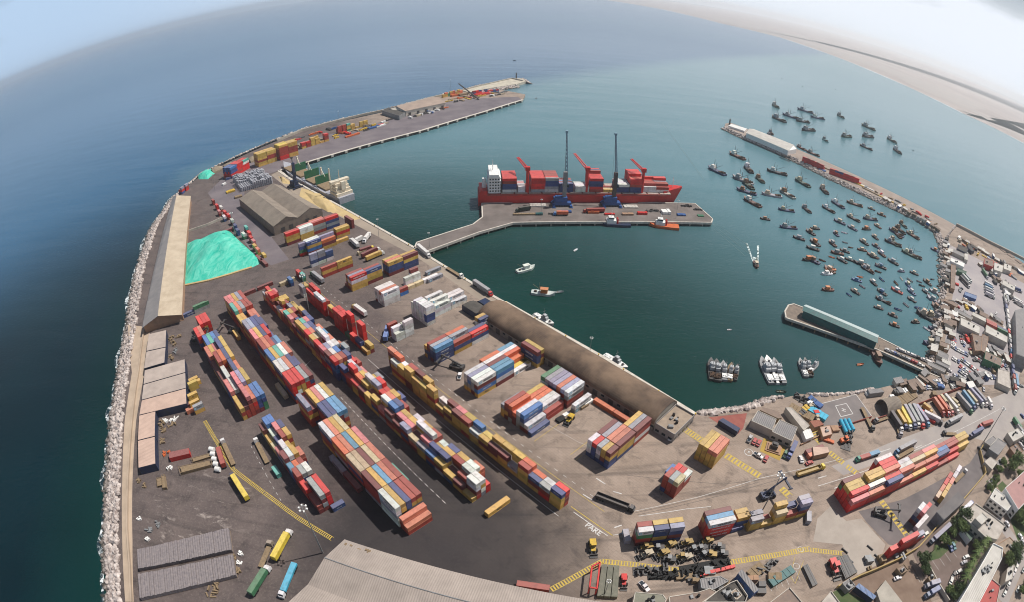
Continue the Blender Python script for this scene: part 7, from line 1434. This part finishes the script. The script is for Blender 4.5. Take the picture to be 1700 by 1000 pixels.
for i, (x, y, l, w_, h, m_, a, lb) in enumerate([(585, 225+0, 22, 4, 2, 'orange', 50, 'orange and grey wagons on the mole road'), (620, 212, 18, 5, 2.2, 'blue', 50, 'blue trucks and spares on the mole'), (632, 209, 16, 4, 1.8, 'white', 50, 'white truck row on the mole'), (608, 216, 10, 4, 1.8, 'steel', 50, 'dark machinery row on the mole'), (645, 199, 14, 4, 1.6, 'steel', 50, 'dark scrap in front of dark annex'), (700, 190, 30, 4, 1.8, 'steel', 50, 'dark lorry row in front of mole warehouse'), (715, 187, 10, 4, 2.0, 'white', 50, 'white truck in front of mole warehouse'), (735, 179, 12, 3, 1.4, 'red', 50, 'red crates in front of mole warehouse'), (800, 157, 30, 10, 3, 'red', 45, 'red stacked machinery near mole tip'), (815, 153, 28, 10, 2.6, 'blue', 45, 'blue stacked machinery near mole tip'), (822, 158, 26, 5, 1.4, 'steel', 50, 'dark pipe row near the mole tip'), (770, 157, 20, 6, 2.6, 'wood', 45, 'brown bundle row near the conveyor'), (755, 159, 16, 6, 3.2, 'orange', 45, 'orange boxes near the conveyor')]):
    goods(x, y, l, w_, h, m_, lb, R(a), 'goods stacked on the mole')
for i, (x, y, l, w_, h, m_, a, lb) in enumerate([(1220, 210, 12, 4, 1.8, 'orange', -58, 'orange crates near breakwater tip'), (1262, 238, 1, 1, 1, 'blue', -58, 'blue crate'), (1305, 257+3, 18, 5, 2, 'steel', -58, 'dark scrap row past the breakwater shed'), (1365, 283, 10, 6, 2, 'blue', -58, 'blue covered crates between red rows'), (1425, 306, 22, 3, 1.4, 'yellow', -58, 'yellow beams along the breakwater, western'), (1445, 318, 26, 3, 1.4, 'wood', -58, 'timber row along the breakwater'), (1470, 330, 26, 3, 1.3, 'yellow', -58, 'yellow beams along the breakwater, eastern'), (1495, 342, 20, 3, 1.3, 'grey', -50, 'grey blocks along the breakwater'), (1440, 312, 20, 2.4, 1.2, 'white', -58, 'white pipe row along breakwater'), (1515, 352, 14, 4, 1.5, 'steel', -45, 'dark scrap at the breakwater root'), (1538, 366, 14, 5, 1.5, 'brick', -45, 'rusty scrap at the breakwater root')]):
    if l > 2: goods(x, y, l, w_, h, m_, lb, R(a), 'goods along the breakwater')
for i, (x, y, l, w_, h, m_, a, lb) in enumerate([(968, 676, 5, 3, 1.6, 'wood', 40, 'tan crates beside green drums'), (975, 670, 6, 3, 1.8, 'white', 40, 'white and green drums by arched warehouse'), (930, 699, 4, 3, 1.3, 'black', 40, 'black crate on the tan yard'), (940, 690, 4, 2, 1.0, 'white', 40, 'white crate beside the tan loader'), (1080, 950, 14, 4, 2.2, 'steel', -5, 'dark tyre heap south of striped crossing'), (1100, 957, 12, 4, 2.2, 'black', -5, 'black tyre heap south of striped crossing'), (1145, 955, 10, 5, 2.4, 'black', 0, 'black scrap heap near grey flat roof'), (1172, 944, 22, 6, 1.6, 'black', 5, 'long black machinery row near crossing'), (1190, 950, 16, 1.5, 1.4, 'red', 8, 'red pipe in black machinery row'), (1270, 945, 12, 3, 1.8, 'steel', 30, 'dark machinery by blue walled store'), (1255, 950, 8, 5, 1.2, 'wood', 30, 'brown crate by blue walled store'), (1296, 960, 13, 4, 1.8, 'teal', 22, 'teal derelict hull by marked bays'), (1408, 725, 10, 5, 2, 'steel', 60, 'derelict grey machinery near cyan rolls'), (1404, 742, 6, 6, .8, 'steel', 60, 'square steel frame near derelict machinery'), (1385, 715, 5, 4, 1.6, 'brick', 0, 'brown crates by the salmon kiosk'), (1372, 733, 9, 2, 1.2, 'orange', -30, 'orange barrier row near crossing'), (1345, 733, 16, .6, 1.2, 'brick', 20, 'low brown barrier west of crossing'),
    (1335, 668, 14, 5, 2.4, 'steel', -50, 'dark boat parts on the shore yard'), (1352, 672, 10, 4, 2.2, 'blue', -60, 'blue boat parts on the shore yard'), (1357, 690, 12, 5, 2, 'cyan', -50, 'cyan covered boat on the shore yard'), (1330, 688, 16, 6, 1.6, 'wood', -45, 'brown timber yard behind pale roof strip'), (1350, 695, 8, 3, 1.6, 'navy', 20, 'navy crate at the shore yard'), (1450, 655, 14, 3, 1.6, 'white', 5, 'white van row behind shelter'), (1500, 665, 26, 8, 1.2, 'wood', 20, 'scrap ground behind the red wall'), (1540, 700 - 5, 12, 5, 1.8, 'red', -50, 'red crates between lorries'), (383, 318, 10, 6, 1.8, 'yellow', 40, 'yellow loaders by white bales'), (396, 327, 8, 5, 1.8, 'wood', 40, 'brown sacks at twin-gabled corner'), (372, 306, 5, 3, 1.6, 'white', 70, 'white van by the white bales'), (505, 303, 6, 4, 2.4, 'orange', -45, 'orange grain hopper under the quay crane')]):
    goods(x, y, l, w_, h, m_, lb, R(a), 'loose goods about the yard')
jr = random.Random(31)
def jumble(path, n, sp, where, group, a0, L0=6, L1=16, mats='orange blue white steel wood red yellow grey cream steel'.split()):
    P_ = [W(*p) for p in path]
    for k in range(n):
        t_ = (k+jr.random())/n*(len(P_)-1); i = min(int(t_), len(P_)-2); a, b = P_[i], P_[i+1]; d = (b-a).normalized(); p = a.lerp(b, t_-i)+Vector((-d.y, d.x, 0))*jr.uniform(-sp, sp); m_ = jr.choice(mats); l = jr.uniform(L0, L1)
        t = thing('cargo_stack', '%s %s cargo row, %s %s' % ('long' if l > (L0+L1)/2 else 'short', {'steel': 'dark', 'wood': 'brown'}.get(m_, m_), ordn(k), where), 'cargo', p, math.atan2(d.y, d.x)+jr.choice((0, 0, 1.57))+jr.gauss(0, .06), group); mb = MB(); q = max(2, int(l/2.4)); w_ = jr.uniform(2, 4.5); h = jr.uniform(1.2, 3.2)
        for j in range(q): mb.box(-l/2+j*l/q+.05, -w_/2*jr.uniform(.7, 1), .1, -l/2+(j+1)*l/q-.05, w_/2*jr.uniform(.7, 1), h*jr.uniform(.6, 1.1))
        mb.box(-l/2, -w_/2*.6, 0, l/2, w_/2*.6, .4); mb.build('bundles', [M[m_]], t)
jumble([(555, 228), (600, 214), (640, 203)], 15, 7, 'from landward on the mid mole', 'cargo rows on the mid mole', 50); jumble([(680, 196), (745, 177)], 8, 3, 'in front of the mole warehouse', 'cargo rows by the mole warehouse', 50)
jumble([(745, 168), (790, 160), (838, 153)], 22, 13, 'towards the mole tip', 'cargo rows at the mole tip', 50); jumble([(470, 240), (510, 226), (560, 212)], 8, 3, 'along the outer mole wall', 'cargo rows along the outer mole wall', 50)
jumble([(1330, 262), (1420, 302), (1500, 340), (1560, 376)], 18, 4, 'down the second breakwater', 'cargo rows down the second breakwater', -58, 5, 12, 'wood yellow steel cream grey wood red'.split())
jumble([(1590, 400), (1640, 430), (1690, 465)], 16, 8, 'along the outer road of fishing port', 'cargo rows on the outer port road', -30, 4, 10); jumble([(1585, 470), (1600, 560), (1640, 620)], 18, 9, 'inside the fishing port', 'cargo rows inside the fishing port', -60, 3, 9)
jumble([(1455, 662), (1520, 650), (1570, 655)], 12, 6, 'behind the lorry park wall', 'cargo rows behind the lorry park', 10, 3, 8); jumble([(1320, 690), (1345, 675), (1360, 700)], 8, 4, 'in the shore yard west of helipad', 'cargo rows in the shore yard', 10, 2.5, 6)
jumble([(1120, 965), (1200, 958), (1290, 965)], 10, 6, 'south of the machinery rows', 'cargo rows south of machinery', 0, 3, 8, 'steel brick grey wood black'.split()); jumble([(1420, 945), (1480, 930), (1510, 920)], 6, 3, 'outside the ochre wall', 'cargo rows outside the ochre wall', 10, 2, 5, 'wood grey white'.split())
for k in range(34):
    a = jr.choice([((1592, 470), (1600, 600)), ((1640, 470), (1655, 560)), ((1600, 420), (1690, 480)), ((1660, 600), (1690, 640)), ((1560, 640), (1640, 650)), ((1690, 560), (1698, 700))]); u = jr.random(); x = a[0][0]+(a[1][0]-a[0][0])*u+jr.uniform(-6, 6); y = a[0][1]+(a[1][1]-a[0][1])*u+jr.uniform(-4, 4)
    lone(x, y, (jr.uniform(-1, 1), jr.uniform(-1, 1)), jr.choice(['white', 'silver', 'red', 'blue', 'white', 'grey']), 'small car among the port buildings, %s of the scattered ones' % ordn(k), group='cars scattered among port buildings')
for k, (px, h, wm, rm, lb) in enumerate([([(1652, 770), (1660, 762), (1668, 768), (1660, 777)], 3, 'wall', 'greyroof', 'grey lean-to behind the gatehouse'), ([(1672, 720), (1690, 712), (1700, 725), (1682, 735)], 4, 'wall', 'paleroof', 'pale depot roof by right edge trailers'), ([(1676, 745), (1688, 738), (1698, 750), (1686, 758)], 4, 'brick', 'brown_roof', 'brown depot roof by right edge trailers'),
    ([(1628, 905), (1640, 893), (1646, 898), (1634, 911)], 3.5, 'wall', 'flatroof', 'small cream block between office and long white building'), ([(1656, 905), (1676, 893), (1690, 908), (1668, 922)], 4, 'brick', 'dusty_roof', 'tan walled court right of long white building'), ([(1672, 945), (1684, 938), (1680, 962), (1668, 968)], 5, 'wall', 'paleroof', 'cream block right of red flat roof'),
    ([(1600, 1003), (1606, 990), (1618, 996), (1614, 1003)], 7, 'white', 'greyroof', 'grey stair block on the bottom edge'), ([(1640, 800), (1648, 792), (1655, 799), (1647, 807)], 3, 'wall', 'greyroof', 'narrow store in the green strip'), ([(1488, 945), (1500, 938), (1508, 948), (1496, 955)], 2.6, 'wood', 'brown_roof', 'low brown hut on the dirt lot'), ([(1540, 960), (1549, 956), (1553, 963), (1544, 968)], 2.6, 'wood', 'dusty_roof', 'tan shack beside covered lorries'),
    ([(1398, 970), (1410, 962), (1420, 974), (1408, 982)], 3, 'grey', 'greyroof', 'grey shed west of blue ribbed shed'), ([(1212, 985), (1222, 978), (1232, 990), (1222, 998)], 7, 'wall', 'dusty_roof', 'raised block on walled roof yard')]):
    flat('town_building', lb, 'building', px, h, M[wm], M[rm], .4, extras=3)
# ================================================================ TREES AND PALMS
def leafball(mb, c, r, n, s, rr, sc=(1, 1, .8), mi=0):
    for _ in range(n):
        v = Vector((rr.gauss(0, 1), rr.gauss(0, 1), rr.gauss(0, 1))).normalized()*r*rr.random()**.35; p = c+Vector((v.x*sc[0], v.y*sc[1], v.z*sc[2]))
        a = Vector((rr.uniform(-1, 1), rr.uniform(-1, 1), rr.uniform(-.6, .6))).normalized()*s*rr.uniform(.6, 1.3); b = a.cross(Vector((rr.uniform(-1, 1), rr.uniform(-1, 1), rr.uniform(.2, 1)))).normalized()*s*rr.uniform(.5, 1)
        mb.add([p-a, p-b*.7, p+a, p+b], [(0, 1, 2, 3)], mi)
def tree_meshes(seed, r, h, palm=False, m1='leaf'):
    rr = random.Random(seed); tk = MB(); cr = MB()
    if palm:
        tk.bar((0, 0, 0), (.15, .1, h), .28, 7, r2=.18)
        for k in range(22):
            a = 2*math.pi*k/22+rr.uniform(-.1, .1); e = rr.uniform(-.2, .9); prev = None
            for j in range(6):
                u = j/5; R_ = r*u; z = h+math.sin(e)*R_-1.6*u*u*1.3; p = Vector((.15+math.cos(a)*R_*math.cos(e*.6), .1+math.sin(a)*R_*math.cos(e*.6), z)); wd = .38*(1-u*.7); n_ = Vector((-math.sin(a), math.cos(a), -.25))*wd
                cur = (p-n_, p+Vector((0, 0, .12)), p+Vector((-n_.x, -n_.y, n_.z))*-1*-1 if False else p+Vector((-math.sin(a)*wd, math.cos(a)*wd, -.1)))
                if prev: cr.add([prev[0], prev[1], cur[1], cur[0]], [(0, 1, 2, 3)]); cr.add([prev[1], prev[2], cur[2], cur[1]], [(0, 1, 2, 3)])
                prev = cur
    else:
        tk.bar((0, 0, 0), (0, 0, h*.45), .32, 7, r2=.22)
        for k in range(7):
            a = 2*math.pi*k/7+rr.uniform(-.3, .3); q = rr.uniform(.35, .75)*r; e = Vector((math.cos(a)*q, math.sin(a)*q, h*rr.uniform(.6, .95))); tk.bar((0, 0, h*.42), e, .16, 5, r2=.05)
            leafball(cr, e, r*rr.uniform(.38, .55), 150, .42, rr)
        leafball(cr, Vector((0, 0, h*.85)), r*.55, 220, .42, rr)
    return tk.mesh('trunk', [M['trunk']]), cr.mesh('crown', [M[m1]])
TM = [tree_meshes(1, 4.5, 7), tree_meshes(2, 5, 8, m1='leafd'), tree_meshes(3, 3.2, 5), tree_meshes(4, 3.2, 7.5, True), tree_meshes(5, 4, 6, m1='leafd')]
TR = [(1681, 776, 0, 1.2), (1674, 783, 0, 1), (1662, 776, 2, 1), (1655, 786, 2, .9), (1592, 868, 1, 1.1), (1584, 878, 4, 1.1), (1590, 884, 0, 1), (1578, 890, 2, .9), (1561, 901, 2, .9), (1525, 938, 1, .9), (1531, 950, 4, .8), (1626, 913, 3, 1.1), (1620, 921, 3, 1.15), (1614, 930, 3, 1.1), (1608, 938, 3, 1.2), (1603, 947, 3, 1.1), (1598, 956, 3, 1.15), (1593, 966, 3, 1.1), (1590, 976, 3, 1.15), (1586, 985, 1, .8), (1580, 994, 4, .8), (1673, 929, 1, 1.1), (1681, 921, 4, 1.1), (1668, 940, 0, 1), (1677, 938, 1, 1),
      (1686, 849, 4, 1), (1680, 858, 0, .9), (1693, 858, 2, 1), (1688, 868, 2, .9), (1697, 872, 0, .9), (1644, 808, 2, .8), (1650, 803, 2, .9), (1640, 815, 2, .7), (1630, 905, 4, .9), (1616, 912, 2, .9), (1572, 905, 2, .6), (1547, 918, 3, .6), (1699, 838, 4, .8), (1688, 795, 0, .8), (1692, 985, 2, .8), (1698, 975, 4, .7), (1571, 985, 2, .8), (1637, 925, 3, .9)]
TL = ['spreading green tree', 'dark dense tree', 'small bushy tree', 'palm with arching fronds', 'dark round tree']; seen = {}
for k, (x, y, j, s) in enumerate(TR):
    seen[j] = seen.get(j, -1)+1; t = thing('palm_tree' if j == 3 else 'tree', '%s, %s of its kind from the gate on the town side' % (TL[j], ordn(seen[j])), 'tree', W(x, y), rnd.uniform(0, 6), 'trees on the town side'); t.scale = (s,)*3
    put('trunk', TM[j][0], t); put('crown', TM[j][1], t)
for px in ([(1637, 800), (1645, 796), (1656, 808), (1646, 820)], [(1655, 808), (1664, 800), (1672, 808), (1662, 818)], [(1530, 932), (1552, 912), (1577, 894), (1590, 900), (1560, 928), (1538, 934)], [(1672, 850), (1700, 845), (1710, 880), (1690, 900)]): sheet('lawn', P(*px), .05, M['lawn_grass'])
line('street_paving', P((1663, 1000), (1700, 915)), 9, MATS['road_asphalt'], z=.034); line('street_paving', P((1655, 860), (1700, 925)), 8, MATS['road_asphalt'], z=.03)
for k, (x, y) in enumerate([(1402, 916), (1411, 932), (1417, 946), (1444, 911), (1456, 926)]):
    t = thing('concrete_barrier', 'short dark road barrier, %s on the pale concrete road' % ORD[k], 'barrier', W(x, y), R(-58), 'dark road barriers'); mb = MB(); secs = [[(q, -.5, 0), (q, -.2, .8), (q, .2, .8), (q, .5, 0)] for q in (-2, 2)]; mb.loft(secs, closed=True); mb.build('block', [M['steel']], t)
# bollards and fenders on the quay edges
bm_ = MB(); bm_.bar((0, 0, 0), (0, 0, .7), .3, 8, r2=.25); bm_.bar((0, 0, .7), (0, 0, .95), .45, 8); bm_ = bm_.mesh('bollard', [M['yellow']])
def edge_items(path, step, name, me, label, inset, z, group):
    k = 0
    for a, b in zip(path[:-1], path[1:]):
        d = b-a; L = d.length; d.normalize(); n_ = Vector((-d.y, d.x, 0)); s = step/2
        while s < L: put(name, me, loc=a+d*s+n_*inset+Vector((0, 0, z)), rz=math.atan2(d.y, d.x), label='%s, %s %s' % (label, ordn(k) if k < 60 else 'last', group), cat=name.replace('_', ' '), group=group); s += step; k += 1
edge_items(P((565, 342), (690, 412), (820, 492), (1008, 598), (1155, 689)), 24, 'bollard', bm_, 'yellow mooring bollard', -.6, .3, 'along the long quay')
fm_ = MB(); fm_.box(-1.6, -.7, -2.4, 1.6, .7, .25); fm_ = fm_.mesh('fender_block', [MATS['quay_coping']])
edge_items(P((485, 299), (463, 283)), 30, 'fender_block', fm_, 'pale fender block', 0, 0, 'at the inner corner of mole'); edge_items(P((515, 267), (600, 242), (700, 216), (800, 186), (868, 165)), 19, 'fender_block', fm_, 'pale fender block', -1.8, 0, 'along the inner mole edge')
